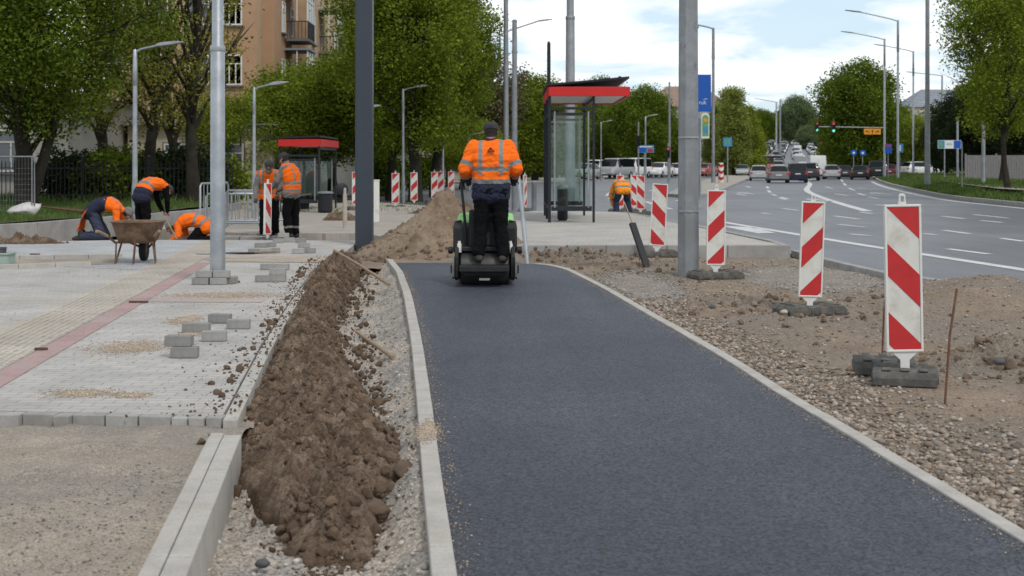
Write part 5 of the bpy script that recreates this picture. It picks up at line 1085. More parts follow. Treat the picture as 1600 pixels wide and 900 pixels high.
def person(label, loc, head_deg, J, outfit, group='road workers in orange high visibility clothing', sc=1.0, lod=0):
    """J: joints in the body's own frame (x right, y forward, z up); outfit picks garments and colours."""
    t = thing('person', label, 'person', loc, R(head_deg), group); t.scale = (sc, sc, sc)
    j = {k: Vector(v) for k, v in J.items() if isinstance(v, tuple)}; face = Vector(J.get('face', (0, 1, 0))); hup = Vector(J.get('hup', (0, 0, 1))); B = basis(face, hup); hc = j['head']
    S = (j['shL'] + j['shR']) / 2; P = j['pelvis']; side = (j['shR'] - j['shL']).normalized(); hside = (j['hipR'] - j['hipL']).normalized(); mid = j.get('spine', (S + P) / 2)
    def spine(u): return P * (1 - u) ** 2 + mid * 2 * u * (1 - u) + S * u ** 2 if 'spine' in J else P.lerp(S, u)
    # --- body: one continuous skin of head, neck, trunk, limbs and hands
    caps = []; ells = [(hc, (.074, .094, .105), B), (hc + B @ V3(0, .022, -.062), (.056, .066, .055), B), (hc + B @ V3(0, -.012, .02), (.077, .09, .092), B)]
    caps.append((hc + B @ V3(0, -.03, -.05), j['neck'], .056, .062)); caps.append((j['neck'], spine(.92), .06, .09))
    caps += [(hc + B @ V3(0, .090, .012), hc + B @ V3(0, .109, -.022), .011, .016), (hc + B @ V3(-.012, .092, -.028), hc + B @ V3(.012, .092, -.028), .012, .012)]      # nose
    caps += [(hc + B @ V3(-.022, .082, -.058), hc + B @ V3(.022, .082, -.058), .009, .009), (hc + B @ V3(-.018, .080, -.072), hc + B @ V3(.018, .080, -.072), .009, .009), (hc + B @ V3(0, .07, -.105), hc + B @ V3(0, .074, -.1), .024, .024)]
    caps += [(hc + B @ V3(-.045, .082, .028), hc + B @ V3(.045, .082, .028), .012, .012)]                                              # brow
    for s in (-1, 1): caps.append((hc + B @ V3(s * .078, -.008, .022), hc + B @ V3(s * .076, .0, -.03), .014, .010)); caps.append((hc + B @ V3(s * .045, .066, -.03), hc + B @ V3(s * .04, .07, -.04), .02, .02))
    for u in np.linspace(0, 1, 6): c = spine(u); sd_ = hside.lerp(side, u).normalized(); w_ = np.interp(u, [0, .4, .75, 1], [.07, .06, .09, .12]); caps.append((c - sd_ * w_, c + sd_ * w_, .08, .08))
    for a in 'LR':
        caps += [(j['sh' + a], j['el' + a], .05, .04), (j['el' + a], j['wr' + a], .039, .026), (j['hip' + a], j['kn' + a], .075, .055), (j['kn' + a], j['an' + a], .05, .036), (j['an' + a], j['toe' + a], .036, .028)]
        hd = Vector(J.get('hd' + a, (j['wr' + a] - j['el' + a]))); caps += hand_caps(j['wr' + a], hd, Vector(J.get('pm' + a, (0, 0, -1) if abs(hd.normalized().z) < .8 else (0, 1, 0))), 1 if a == 'R' else -1, J.get('curl', 1.0))
    hands = [j['wrL'], j['wrR']]; gl = outfit.get('glove')
    def brule(C):
        out = np.zeros(len(C), int); L = (np.array(C) - np.array(hc)) @ np.array(B)
        hair = (L[:, 1] < .005 - .35 * (L[:, 2] - .02)) & (L[:, 2] > -.075) & (np.linalg.norm(L, axis=1) < .15) & (L[:, 1] < .05) & (np.abs(L[:, 0]) < .083) ; out[hair] = 1
        out[(np.linalg.norm(L, axis=1) < .16) & (L[:, 2] > .075)] = 1
        if gl is not None:
            for q, a in zip(hands, 'LR'): out[np.linalg.norm(C - np.array(q), axis=1) < .2] = 2
            out[(np.linalg.norm(L, axis=1) < .17)] = np.where(out[(np.linalg.norm(L, axis=1) < .17)] == 2, 0, out[(np.linalg.norm(L, axis=1) < .17)])
        return out
    blob('body', caps, ells, .0085 if lod == 0 else .011, [m_skin, m_hair, gl or m_skin], t, brule, 2)
    for s in (-1, 1):
        b = MB(); b.lathe([(.001, -.011), (.008, -.008), (.011, 0), (.008, .008), (.001, .011)], 10, Matrix.Translation(hc + B @ V3(s * .032, .082, .008)), 0); b.build('eye', m_hair, t, 0, 60)
    # --- trousers
    tc_ = [(j['hipL'] + V3(0, 0, .0), j['hipR'], .125, .125), (P + (mid - P) * .12 - hside * .07, P + (mid - P) * .12 + hside * .07, .118, .118)]
    for a in 'LR': tc_ += [(j['hip' + a], j['kn' + a], .122, .100), (j['kn' + a], j['an' + a].lerp(j['kn' + a], .12), .098, .086)]
    def trule(C):
        out = np.zeros(len(C), int)
        if outfit.get('hem'):
            for a in 'LR': d, tt = seg(C, j['kn' + a], j['an' + a]); out[(d < .11) & (tt > .60) & (tt < .70)] = 1
        return out
    blob('trousers', tc_, [], .014, [outfit['trousers'], m_refl], t, trule, 3, .034, 3)
    for a in 'LR':
        fd = (j['toe' + a] - j['an' + a]); fd.z *= .4; f2 = fd.normalized()
        blob('boot', [(j['an' + a] + V3(0, 0, .08), j['an' + a], .055, .058), (j['an' + a] - f2 * .045 - V3(0, 0, .035), j['an' + a] - V3(0, 0, .03), .046, .05), (j['an' + a] - V3(0, 0, .03), j['toe' + a], .05, .042)], [], .012, [m_boot], t, None, 2)
    # --- upper garments: an under layer, then the vest or jacket over it
    def torso(g, u0=0.0, u1=1.0):
        L = []
        for u in np.linspace(u0, u1, 8):
            c = spine(u); sd_ = hside.lerp(side, u).normalized(); w_ = np.interp(u, [0, .35, .7, .92, 1], [.100, .095, .125, .135, .12]); r = np.interp(u, [0, .35, .7, .92, 1], [.118, .118, .122, .098, .075]) + g; L.append((c - sd_ * w_, c + sd_ * w_, r, r))
        return L
    fwd = side.cross(S - P).normalized()                                                                  # chest direction (x right, up) -> forward
    if fwd.dot(Vector((0, 1, 0))) < 0 and not J.get('flip'): fwd = -fwd
    arms = [(j['sh' + a], j['el' + a], .080, .066) for a in 'LR'] + [(j['el' + a], j['wr' + a], .065, .048) for a in 'LR']
    collar = [(j['neck'] - (S - P).normalized() * .02, j['neck'] + (hc - j['neck']) * .22, .078, .072)]
    Pn, Sn, sn = np.array(P), np.array(S), np.array(side); ax = np.array((S - P).normalized()); LT = (S - P).length
    def local(C):
        tt = np.zeros(len(C)); best = np.full(len(C), 9.); us = np.linspace(-.25, 1.2, 60)
        for u in us:
            c = np.array(spine(u)); d = np.linalg.norm(C - c - ((C - c) @ sn)[:, None] * sn, axis=1); k = d < best; best[k] = d[k]; tt[k] = u
        return tt, (C - Sn) @ sn
    def armpos(C):
        res = []
        for a in 'LR':
            d1, t1 = seg(C, j['sh' + a], j['el' + a]); d2, t2 = seg(C, j['el' + a], j['wr' + a]); dt = (d1 < d2); res.append((np.minimum(d1, d2), np.where(dt, t1 * .5, .5 + t2 * .5)))
        return res
    def banded(C, sleeves, vertical=True, navy_hem=False):
        u, x = local(C); out = np.zeros(len(C), int); (dl, pl_), (dr, pr_) = armpos(C); ond = np.abs(x) > .21; isarm = (np.minimum(dl, dr) < .10) & ((np.minimum(np.where(dl < dr, pl_, pr_), 1) > .22) | ond)
        dn = .07 if navy_hem else 0
        out[(u > .02 + dn) & (u < .105 + dn)] = 1; out[(u > .28 + dn) & (u < .37 + dn)] = 1
        if vertical: out[(np.abs(np.abs(x) - .125) < .026) & (u > .28)] = 1
        if navy_hem: out[u <= .02 + dn] = 2
        if sleeves:
            ap = np.where(dl < dr, pl_, pr_); out[isarm] = 0; out[isarm & (ap > .34) & (ap < .435)] = 1; out[isarm & (ap > .66) & (ap < .74)] = 1
            if navy_hem: out[isarm & (ap > .80)] = 2
        return out
    o_ = outfit
    if o_['top'] == 'jacket':
        jk = torso(.024, -.20 if o_.get('long') else -.06) + [(q[0], q[1], q[2] + .016, q[3] + .016) for q in arms]
        blob('jacket', jk, [], .0105, [o_['vest'], m_refl, m_navy], t, lambda C: banded(C, True, True, o_.get('long', False)), 5, .034, 7)
        blob('collar', collar, [], .011, [m_navy], t, None, 2)
    else:
        blob('jumper', torso(.004) + arms + collar, [], .013, [o_['sleeve']], t, None, 3, .02, 5)
        blob('vest', torso(.024, -.10 if not o_.get('short') else .05, .97) + [(j['sh' + a].lerp(S, .12), j['sh' + a], .088, .085) for a in 'LR'], [], .012, [o_['vest'], m_refl, o_.get('hemcol', m_navy)], t, lambda C: np.where(local(C)[0] < o_.get('hemu', -9), 2, banded(C, False)), 5, .03, 9)
    # --- headgear
    if o_['hat'] == 'cap':
        Mh = Matrix.Translation(hc + B @ V3(0, -.006, .028)) @ B.to_4x4() @ Matrix.Rotation(-.1, 4, 'X')
        b = MB(); prof = [(.091, -.012), (.094, .01), (.092, .04), (.080, .068), (.055, .088), (.025, .097), (.004, .099)]; b.lathe(prof, 20, Mh @ Matrix.Diagonal((1, 1.16, .95, 1))); c = b.build('cap', m_capm, t, 0, 60)
        b = MB(); pv = [(-.072, .085), (-.066, .12), (-.04, .155), (0, .168), (.04, .155), (.066, .12), (.072, .085), (.04, .07), (-.04, .07)]; b.prism(pv, -.004, .004, Mh @ Matrix.Rotation(-.22, 4, 'X')); b.build('visor', m_capm, c)
        b = MB(); b.box(Mh @ V3(0, -.107, .012), (.05, .008, .02), (Mh.to_3x3())); b.build('strap', m_black, c)
    elif o_['hat'] == 'beanie':
        Mh = Matrix.Translation(hc + B @ V3(0, -.012, .018)) @ B.to_4x4() @ Matrix.Rotation(.2, 4, 'X')
        b = MB(); b.lathe([(.090, -.03), (.097, -.02), (.097, .012), (.091, .016), (.088, .05), (.066, .086), (.03, .103), (.004, .106)], 20, Mh @ Matrix.Diagonal((1, 1.15, 1, 1))); b.build('knitted_cap', o_.get('hatm', m_greycloth), t, 0, 60)
    t['_'] = 1; del t['_']; return t, j, B
stand = lambda **k: {**dict(pelvis=(0, 0, .95), hipL=(-.09, 0, .92), hipR=(.09, 0, .92), shL=(-.19, .02, 1.43), shR=(.19, .02, 1.43), neck=(0, .03, 1.50), head=(0, .065, 1.645), elL=(-.26, -.02, 1.14), elR=(.26, -.02, 1.14), wrL=(-.27, .12, .90), wrR=(.27, .12, .90),
    knL=(-.11, .03, .50), knR=(.11, .03, .50), anL=(-.12, -.02, .10), anR=(.12, -.02, .10), toeL=(-.15, .13, .045), toeR=(.15, .13, .045)), **k}

# --- the roller driver, seen from behind, standing on the machine
RLx, RLy = -.335, 17.45; ZPL = .27
J = stand(pelvis=(0, 0, .96), spine=(0, -.04, 1.22), shL=(-.205, .03, 1.435), shR=(.205, .03, 1.435), neck=(0, .05, 1.49), head=(0, .085, 1.625), face=(0, 1, -.16), elL=(-.325, -.045, 1.165), elR=(.325, -.045, 1.165), wrL=(-.285, .17, 1.03), wrR=(.285, .17, 1.03), hdL=(.06, 1, -.3), hdR=(-.06, 1, -.3), curl=1.5,
          hipL=(-.105, 0, .92), hipR=(.105, 0, .92), knL=(-.118, .04, .50), knR=(.118, .04, .50), anL=(-.15, -.03, .10), anR=(.15, -.03, .10), toeL=(-.19, .12, .045), toeR=(.19, .12, .045))
op, j, B = person('worker seen from behind in orange jacket and grey cap, standing on the roller', (RLx + .075, RLy + .02, ZPL - .002), 0, J, dict(top='jacket', long=True, vest=m_orange, trousers=m_blackcloth, hat='cap', glove=m_glove))
em = MB()
def emb(x, z): return Vector((x, -.122 - .0, z))
for P in ([(-.045, -.012), (-.006, .038), (.006, .038), (-.03, -.012)], [(.045, -.012), (.006, .038), (-.002, .028), (.03, -.012)], [(-.012, .004), (0, .022), (.012, .004)], [(-.05, -.026), (-.02, -.026), (-.02, -.018), (-.05, -.018)], [(-.014, -.026), (.014, -.026), (.014, -.018), (-.014, -.018)], [(.02, -.026), (.055, -.028), (.055, -.018), (.02, -.018)]):
    em.prism(P, .0, .034, Matrix.Translation((0, -.128, 1.395)) @ Matrix.Rotation(-.20, 4, 'X') @ XZ @ Matrix.Diagonal((.8, .8, 1, 1)))
em.build('emblem', mat('faded_print', (.12, .05, .04), .9, .1, 9), op)

# --- two standing workers: the right one turned left, the left one stooping towards the camera
J = stand(spine=(0, -.03, 1.2), shL=(-.185, .07, 1.42), shR=(.185, .07, 1.42), neck=(0, .11, 1.485), head=(0, .18, 1.60), face=(-.05, 1, -.42), hup=(0, .4, 1), elL=(-.24, .20, 1.16), elR=(.25, .10, 1.13), wrL=(-.16, .40, .98), wrR=(.17, .34, .98), curl=1.4, knL=(-.12, .06, .51), knR=(.12, -.0, .50), toeL=(-.15, .15, .045), anL=(-.12, 0, .10))
person('worker standing in grey jumper, orange vest and dark cap, head bowed to the left', (A(456, 28.3).x, 28.3, -.005), 72, J, dict(top='vest', vest=m_orange, sleeve=m_greycloth, trousers=m_blackcloth, hat='cap', hem=True, glove=m_glove, hemcol=m_greycloth, hemu=-.02))
J = stand(pelvis=(0, -.06, .92), spine=(0, -.06, 1.15), shL=(-.185, .10, 1.34), shR=(.185, .10, 1.34), neck=(0, .15, 1.40), head=(0, .25, 1.49), face=(.1, 1, -.25), hup=(0, .25, 1), elL=(-.25, .13, 1.07), elR=(.27, .12, 1.07), wrL=(-.17, .33, .90), wrR=(.27, .26, .84), curl=1.4, hipL=(-.09, -.06, .9), hipR=(.09, -.06, .9))
person('worker stooping behind the steep board, facing the camera in orange vest', (A(421, 29.2).x, 29.2, -.05), 188, J, dict(top='vest', vest=m_orange, sleeve=m_greycloth, trousers=m_blackcloth, hat='cap', glove=m_glove))
# --- bent worker with his back to the camera
J = dict(pelvis=(0, 0, .96), hipL=(-.095, 0, .92), hipR=(.095, 0, .92), spine=(0, .12, 1.28), shL=(-.19, .44, 1.13), shR=(.19, .44, 1.13), neck=(0, .52, 1.11), head=(0, .63, 1.03), face=(0, .55, -.85), hup=(0, .85, .5), elL=(-.2, .50, .84), elR=(.2, .48, .84), wrL=(-.13, .58, .60), wrR=(.13, .54, .60), curl=1.4,
         knL=(-.11, .02, .50), knR=(.11, .03, .50), anL=(-.12, -.03, .10), anR=(.12, -.03, .10), toeL=(-.14, .12, .045), toeR=(.14, .12, .045))
person('worker bending over with his back to the camera, in black trousers and orange vest', (A(222, 29.6).x, 29.6, -.10), -42, J, dict(top='vest', vest=m_orange, sleeve=m_blackcloth, trousers=m_blackcloth, hat='cap', short=False, hemcol=m_navy, hemu=.16))
# --- kneeling worker at the left
J = dict(pelvis=(0, -.06, .60), hipL=(-.10, -.06, .56), hipR=(.10, -.06, .56), spine=(0, .16, .84), shL=(-.19, .42, .64), shR=(.19, .42, .64), neck=(0, .50, .60), head=(0, .62, .54), face=(0, .62, -.75), hup=(0, .75, .62), elL=(-.25, .47, .35), elR=(.24, .44, .36), wrL=(-.16, .56, .12), wrR=(.15, .52, .12), hdL=(0, .6, -.5), hdR=(0, .6, -.5), curl=1.0,
         knL=(-.15, .16, .09), knR=(.15, .14, .09), anL=(-.14, -.28, .09), anR=(.14, -.27, .09), toeL=(-.14, -.41, .05), toeR=(.14, -.40, .05))
kn, kj, kB = person('worker kneeling on hands and knees behind the wheelbarrow, in dark blue trousers', (A(150, 28.2).x, 28.2, -.03), -84, J, dict(top='vest', vest=m_orange, sleeve=m_orange, trousers=m_bluecloth, hat='beanie', hatm=m_greycloth, glove=m_glove, hemcol=m_navy, hemu=.62))
fl = MB(); vs = []
for i in range(9):
    for k in range(9):
        a = (k / 8 - .5) * .55; u = i / 8; vs.append((a * (1 + .25 * u) + .02 * math.sin(5 * u + k), -.12 - .16 * u - .07 * math.cos(a * 4) + .015 * math.sin(k * 1.7 + i), .62 - .40 * u - .02 * math.sin(k * 1.1)))
nv = len(vs); vs += [(x, y + .012, z) for x, y, z in vs]
for i in range(8):
    for k in range(8):
        q = (i * 9 + k, i * 9 + k + 1, i * 9 + k + 10, i * 9 + k + 9); m_ = 1 if i in (3,) else 0
        fl.add([], []); fl.f.append(q); fl.m.append(m_); fl.f.append(tuple(nv + z for z in q[::-1])); fl.m.append(m_)
fl.v = vs; fl.build('jacket_tail', [m_orange, m_refl], kn, 0, 60)
# --- low crouching worker behind the pole
J = dict(pelvis=(0, -.16, .40), hipL=(-.10, -.16, .36), hipR=(.10, -.16, .36), spine=(0, .08, .62), shL=(-.19, .32, .40), shR=(.19, .32, .40), neck=(0, .40, .385), head=(0, .52, .36), face=(0, .75, -.65), hup=(0, .65, .75), elL=(-.27, .30, .20), elR=(.27, .28, .20), wrL=(-.20, .48, .07), wrR=(.19, .46, .07), hdL=(0, 1, -.2), hdR=(0, 1, -.2), curl=.8,
         knL=(-.17, .06, .09), knR=(.17, .05, .09), anL=(-.15, -.36, .09), anR=(.15, -.36, .09), toeL=(-.15, -.49, .05), toeR=(.15, -.49, .05))
person('worker crouching low in the dug-out area, grey knitted cap, partly behind the galvanised pole', (A(307, 28.6).x, 28.6, -.14), 88, J, dict(top='vest', vest=m_orange, sleeve=m_orange, trousers=m_blackcloth, hat='beanie', hatm=m_greycloth))
# --- far worker at the platform edge
J = dict(pelvis=(0, 0, .80), hipL=(-.10, 0, .76), hipR=(.10, 0, .76), spine=(0, .12, 1.06), shL=(-.19, .34, .86), shR=(.19, .34, .86), neck=(0, .42, .83), head=(0, .52, .77), face=(0, .5, -.85), hup=(0, .85, .5), elL=(-.27, .36, .60), elR=(.27, .36, .60), wrL=(-.2, .42, .36), wrR=(.2, .42, .36), curl=1.2,
         knL=(-.17, .10, .43), knR=(.17, .10, .43), anL=(-.20, -.03, .10), anR=(.20, -.03, .10), toeL=(-.23, .11, .045), toeR=(.23, .11, .045))
person('distant worker bending down with legs apart at the far edge of the bus platform', (A(973, 41.3).x, 41.3, -.05), 8, J, dict(top='jacket', vest=m_orange2, trousers=m_navy, hat='beanie', hatm=m_orange), lod=1)
# --- walkers on the verge path
J = stand(knL=(-.10, .12, .50), anL=(-.10, .02, .12), toeL=(-.11, .17, .06), knR=(.10, -.02, .5), anR=(.10, -.2, .13), toeR=(.1, -.09, .05))
person('pedestrian in dark clothes walking on the verge path', (A(1461, 150).x, 150, .47), 20, J, dict(top='vest', vest=m_blackcloth, sleeve=m_blackcloth, trousers=m_blackcloth, hat='none'), group=None, lod=1)

# ================================================================== RIDE-ON ROLLER
rt = thing('road_roller', 'small black ride-on roller with lime green hood on the fresh asphalt', 'road roller', (RLx, RLy, .004))
def drum(y, w_, r): MB().lathe([(r * .55, -w_ / 2 - .012), (r * .9, -w_ / 2), (r, -w_ / 2 + .02), (r, w_ / 2 - .02), (r * .9, w_ / 2), (r * .55, w_ / 2 + .012)], 40, Matrix.Translation((0, y, r)) @ Matrix.Rotation(R(90), 4, 'Y')).build('drum', m_drum, rt, 0, 40)
drum(.20, .62, .2); drum(.92, .62, .2)
b = MB()
for s in (-1, 1):                                           # side frames with a cut-out
    b.prism([(-.02, .10), (.06, .06), (1.05, .06), (1.14, .14), (1.14, .40), (.9, .48), (.1, .47), (-.03, .36)], s * .345 - .025, s * .345 + .025, YZ)
b.box((0, .56, .44), (.64, .9, .06)); b.build('chassis', m_machine, rt, .012)
b = MB()
for s in (-1, 1): b.prism([(-.10, .11), (.0, .08), (.1, .10), (.1, .34), (.0, .37), (-.10, .30)], s * .385 - .014, s * .385 + .014, YZ)
b.build('side_guard', mat('scraped_grey_guard', (.16, .16, .155), .6, .3, 14, .2, 40), rt, .008)
b = MB(); b.box((0, -.14, ZPL - .028), (.60, .34, .035)); b.box((0, -.305, ZPL - .045), (.60, .02, .065)); b.build('platform', m_machine, rt, .006)
b = MB(); b.box((0, -.02, .17), (.5, .05, .10)); b.box((-.26, -.1, .2), (.03, .3, .06)); b.box((.26, -.1, .2), (.03, .3, .06)); b.build('platform_bracket', m_machine, rt, .006)
MB().box((0, -.10, .085), (.13, .02, .025)).build('scraper_plate', m_frame, rt)
b = MB(); b.prism([(.32, .46), (1.12, .46), (1.14, .62), (1.06, .80), (.94, .86), (.50, .86), (.40, .78)], -.355, .355, YZ); b.build('hood', m_lime, rt, .05)
b = MB(); b.prism([(.22, .44), (.40, .44), (.40, .745), (.30, .76), (.22, .70)], -.385, .385, YZ); b.build('rear_panel', m_machine, rt, .015)
for s in (-1, 1):
    b = MB(); b.tube([(s * .375, .6, .42), (s * .375, .30, .40), (s * .375, .28, .70), (s * .365, .34, .76), (s * .30, .36, .77)], .024, 10)
    b.build('roll_guard', m_machine, rt, 0, 50)
for s in (-1, 1):
    MB().tube([(s * .235, .22, .42), (s * .25, .18, .8), (s * .285, .15, 1.16), (s * .285, .23, 1.27)], .018, 10).build('handlebar', m_black, rt, 0, 50)
    MB().tube([(s * .285, .205, 1.25), (s * .285, .30, 1.245)], .023, 10).build('grip', m_tyre, rt, 0, 50)
    MB().lathe([(.035, 0), (.045, .01), (.045, .05), (.03, .06)], 12, Matrix.Translation((s * .40, .24, .42)) @ Matrix.Rotation(s * R(90), 4, 'Y')).build('hub', m_machine, rt, 0, 40)
    b = MB(); b.lathe([(.028, .40), (.028, .50), (.018, .52), (.018, .54)], 12, Matrix.Translation((s * .315, .12, 0))); b.build('filler_bottle', m_frame, rt, 0, 40)
    b = MB(); b.box((s * .405, .02, .20), (.03, .05, .10)); b.build('side_light', m_black, rt, .006)
b = MB(); b.prism([(.17, .46), (.30, .46), (.30, .90), (.24, .93), (.17, .84)], -.20, .20, YZ); b.build('control_console', m_machine, rt, .02)
b = MB(); b.box((0, .155, .57), (.13, .02, .16)); b.build('fuel_plate', mat('oily_plate', (.05, .05, .04), .4, .3, 20), rt, .005)
b = MB(); b.tube([(-.05, .26, .5), (.0, .24, .38), (.05, .26, .3)], .018, 8); b.tube([(.07, .26, .55), (.05, .22, .35)], .014, 8); b.build('hose', m_tyre, rt, 0, 50)
b = MB(); b.tube([(-.12, .34, .80), (-.12, .28, 1.0)], .010, 8); b.lathe([(.001, -.02), (.02, -.01), (.022, .005), (.001, .02)], 10, Matrix.Translation((-.12, .275, 1.01))); b.build('lever', m_black, rt, 0, 50)

# ================================================================== WHEELBARROW
wx, wy = A(216, 20.9).x, 20.9; wt = thing('wheelbarrow', 'rusty brown wheelbarrow with empty deep tray standing on the paving at the left', 'wheelbarrow', (wx, wy, ZP + .003), R(4))
b = MB(); n = 28; rings = []
def rr(hw, hl, z, rad=.35, yo=0):
    P = []
    for k in range(n):
        a = 2 * math.pi * k / n; ca, sa = math.cos(a), math.sin(a); e = 3.2; P.append((math.copysign(abs(ca) ** (2 / e), ca) * hw, math.copysign(abs(sa) ** (2 / e), sa) * hl + yo, z))
    return P
prof = [(.20, .28, .30, 0), (.26, .34, .32, 0), (.30, .38, .42, .0), (.36, .46, .595, .03), (.385, .485, .605, .03), (.385, .485, .612, .03), (.355, .455, .600, .03), (.295, .375, .425, .0), (.24, .32, .335, 0), (.16, .24, .318, 0)]
vs = []; [vs.extend(rr(a, c, z, 0, yo)) for a, c, z, yo in prof]
fs = [(i * n + k, i * n + (k + 1) % n, (i + 1) * n + (k + 1) % n, (i + 1) * n + k) for i in range(len(prof) - 1) for k in range(n)] + [tuple(range(n - 1, -1, -1)), tuple(range((len(prof) - 1) * n, len(prof) * n))]
b.add(vs, fs).build('tray', m_rust, wt, 0, 50)
fr = MB()
for s in (-1, 1):
    fr.tube([(s * .06, .52, .20), (s * .20, .22, .30), (s * .28, -.25, .31), (s * .335, -.52, .42)], .017, 8)
    MB().tube([(s * .335, -.52, .42), (s * .41, -.68, .485), (s * .44, -.76, .50)], .022, 8).build('handle', m_wood, wt, 0, 50)
    MB().tube([(s * .235, -.02, .30), (s * .285, -.18, .02), (s * .285, -.24, .012)], .015, 8).build('leg', m_rust, wt, 0, 50)
    MB().tube([(s * .26, -.28, .30), (s * .285, -.21, .02)], .012, 8).build('strut', m_rust, wt, 0, 50)
fr.tube([(-.28, -.25, .31), (.28, -.25, .31)], .014, 8); fr.build('frame', m_rust, wt, 0, 50)
MB().tube([(0.03, -.48, .38), (.05, -.5, .30), (.03, -.52, .02)], .016, 8).build('prop', m_steelrust, wt, 0, 50)
Mw = Matrix.Translation((0, .45, .185)) @ Matrix.Rotation(R(90), 4, 'Y'); tq = [(.115, -.04), (.165, -.05), (.185, -.03), (.187, 0), (.185, .03), (.165, .05), (.115, .04)]
wh = MB().lathe(tq, 28, Mw).build('wheel', m_tyre, wt, 0, 40); MB().lathe([(.02, -.045), (.112, -.03), (.112, .03), (.02, .045)], 20, Mw).build('rim', m_rust, wh, 0, 40)
t = thing('work_pail', 'pale mortar pail standing behind the wheelbarrow beside the kneeling worker', 'pail', A(197, 27.6, -.03)); MB().lathe([(.10, 0), (.135, .3), (.142, .3), (.142, .315), (.12, .315), (.095, .02)], 20).build('bucket', m_tub, t, 0, 40); MB().tube([(-.135, 0, .29), (-.1, 0, .36), (0, 0, .39), (.1, 0, .36), (.135, 0, .29)], .004, 6).build('handle', m_galvd, t)
t = thing('broom', 'broom or rake with wooden handle lying toward the bent worker', 'broom', (0, 0, 0)); q0, q1 = A(253, 28.6, .53), A(277, 27.4, .03); MB().tube([q0, q1], .014, 8).build('handle', m_wood, t, 0, 50); MB().box(q1 + V3(.03, 0, -.01), (.22, .05, .05)).build('head', m_chip, t, .01)
# ================================================================== VEHICLES
m_tail = mat('tail_light_red', (.45, .02, .015), .3, .05, 3, spec=.6); m_head = mat('headlight_clear', (.62, .64, .66), .15, .05, 3, spec=.7); m_plate = mat('number_plate', (.66, .66, .62), .5, .05, 3); m_rim = mat('alloy_rim', (.38, .39, .40), .4, .1, 6, metal=.6)
PAINT = {k: mat(k + '_car_paint', c, .36, .05, 2, spec=.4, metal=mt) for k, c, mt in (('silver', (.42, .43, .44), .3), ('grey', (.20, .20, .205), .3), ('navy', (.012, .016, .032), 0), ('black', (.012, .012, .013), 0), ('white', (.72, .72, .71), 0), ('charcoal', (.045, .047, .05), .2), ('sage', (.36, .40, .37), .2), ('rosy', (.40, .10, .09), 0), ('maroon', (.12, .015, .02), 0))}
# stations: y, sill z, belt z, roof z, half width factor at roof
KIND = {
 'hatch': (4.1, 1.76, [(-1, .36, .60, .62, .86), (-.965, .30, .86, .89, .86), (-.93, .26, .90, .95, .80), (-.76, .22, .93, 1.40, .70), (-.45, .20, .93, 1.47, .70), (.0, .20, .92, 1.48, .70), (.24, .20, .91, 1.42, .70), (.55, .20, .91, .96, .78), (.92, .24, .78, .80, .80), (1.0, .32, .55, .57, .74)]),
 'wagon': (4.7, 1.82, [(-1, .38, .62, .64, .86), (-.97, .30, .90, .93, .86), (-.95, .26, .95, .99, .80), (-.84, .22, .97, 1.42, .72), (-.45, .20, .96, 1.49, .72), (.0, .20, .95, 1.49, .72), (.18, .20, .94, 1.44, .72), (.48, .20, .94, .98, .78), (.92, .24, .78, .80, .80), (1.0, .32, .55, .57, .74)]),
 'suv': (4.6, 1.90, [(-1, .45, .70, .72, .88), (-.97, .36, 1.02, 1.05, .86), (-.95, .32, 1.08, 1.12, .82), (-.86, .28, 1.10, 1.62, .76), (-.45, .26, 1.09, 1.70, .76), (.0, .26, 1.08, 1.70, .76), (.2, .26, 1.07, 1.63, .76), (.48, .26, 1.07, 1.12, .80), (.93, .30, .92, .94, .82), (1.0, .40, .62, .64, .78)]),
 'mpv': (4.9, 1.92, [(-1, .40, .66, .68, .90), (-.975, .30, 1.05, 1.08, .88), (-.965, .28, 1.12, 1.16, .86), (-.91, .26, 1.14, 1.82, .80), (-.45, .24, 1.13, 1.90, .80), (.15, .24, 1.12, 1.90, .80), (.36, .24, 1.11, 1.80, .80), (.66, .24, 1.10, 1.16, .80), (.94, .28, .92, .94, .82), (1.0, .38, .62, .64, .78)]),
 'van': (5.6, 2.02, [(-1, .44, 1.30, 2.46, .90), (-.985, .34, 1.30, 2.56, .90), (-.5, .32, 1.30, 2.60, .90), (.2, .32, 1.30, 2.58, .90), (.40, .32, 1.28, 2.46, .88), (.66, .32, 1.26, 1.40, .86), (.93, .36, 1.02, 1.05, .84), (1.0, .44, .66, .68, .80)]),
 'bus': (5.4, 1.98, [(-1, .42, 1.10, 1.90, .86), (-.98, .34, 1.12, 1.98, .86), (-.4, .30, 1.12, 2.02, .86), (.3, .30, 1.10, 2.0, .86), (.46, .30, 1.10, 1.92, .84), (.70, .30, 1.08, 1.16, .84), (.94, .34, .95, .97, .84), (1.0, .42, .64, .66, .80)]),
}
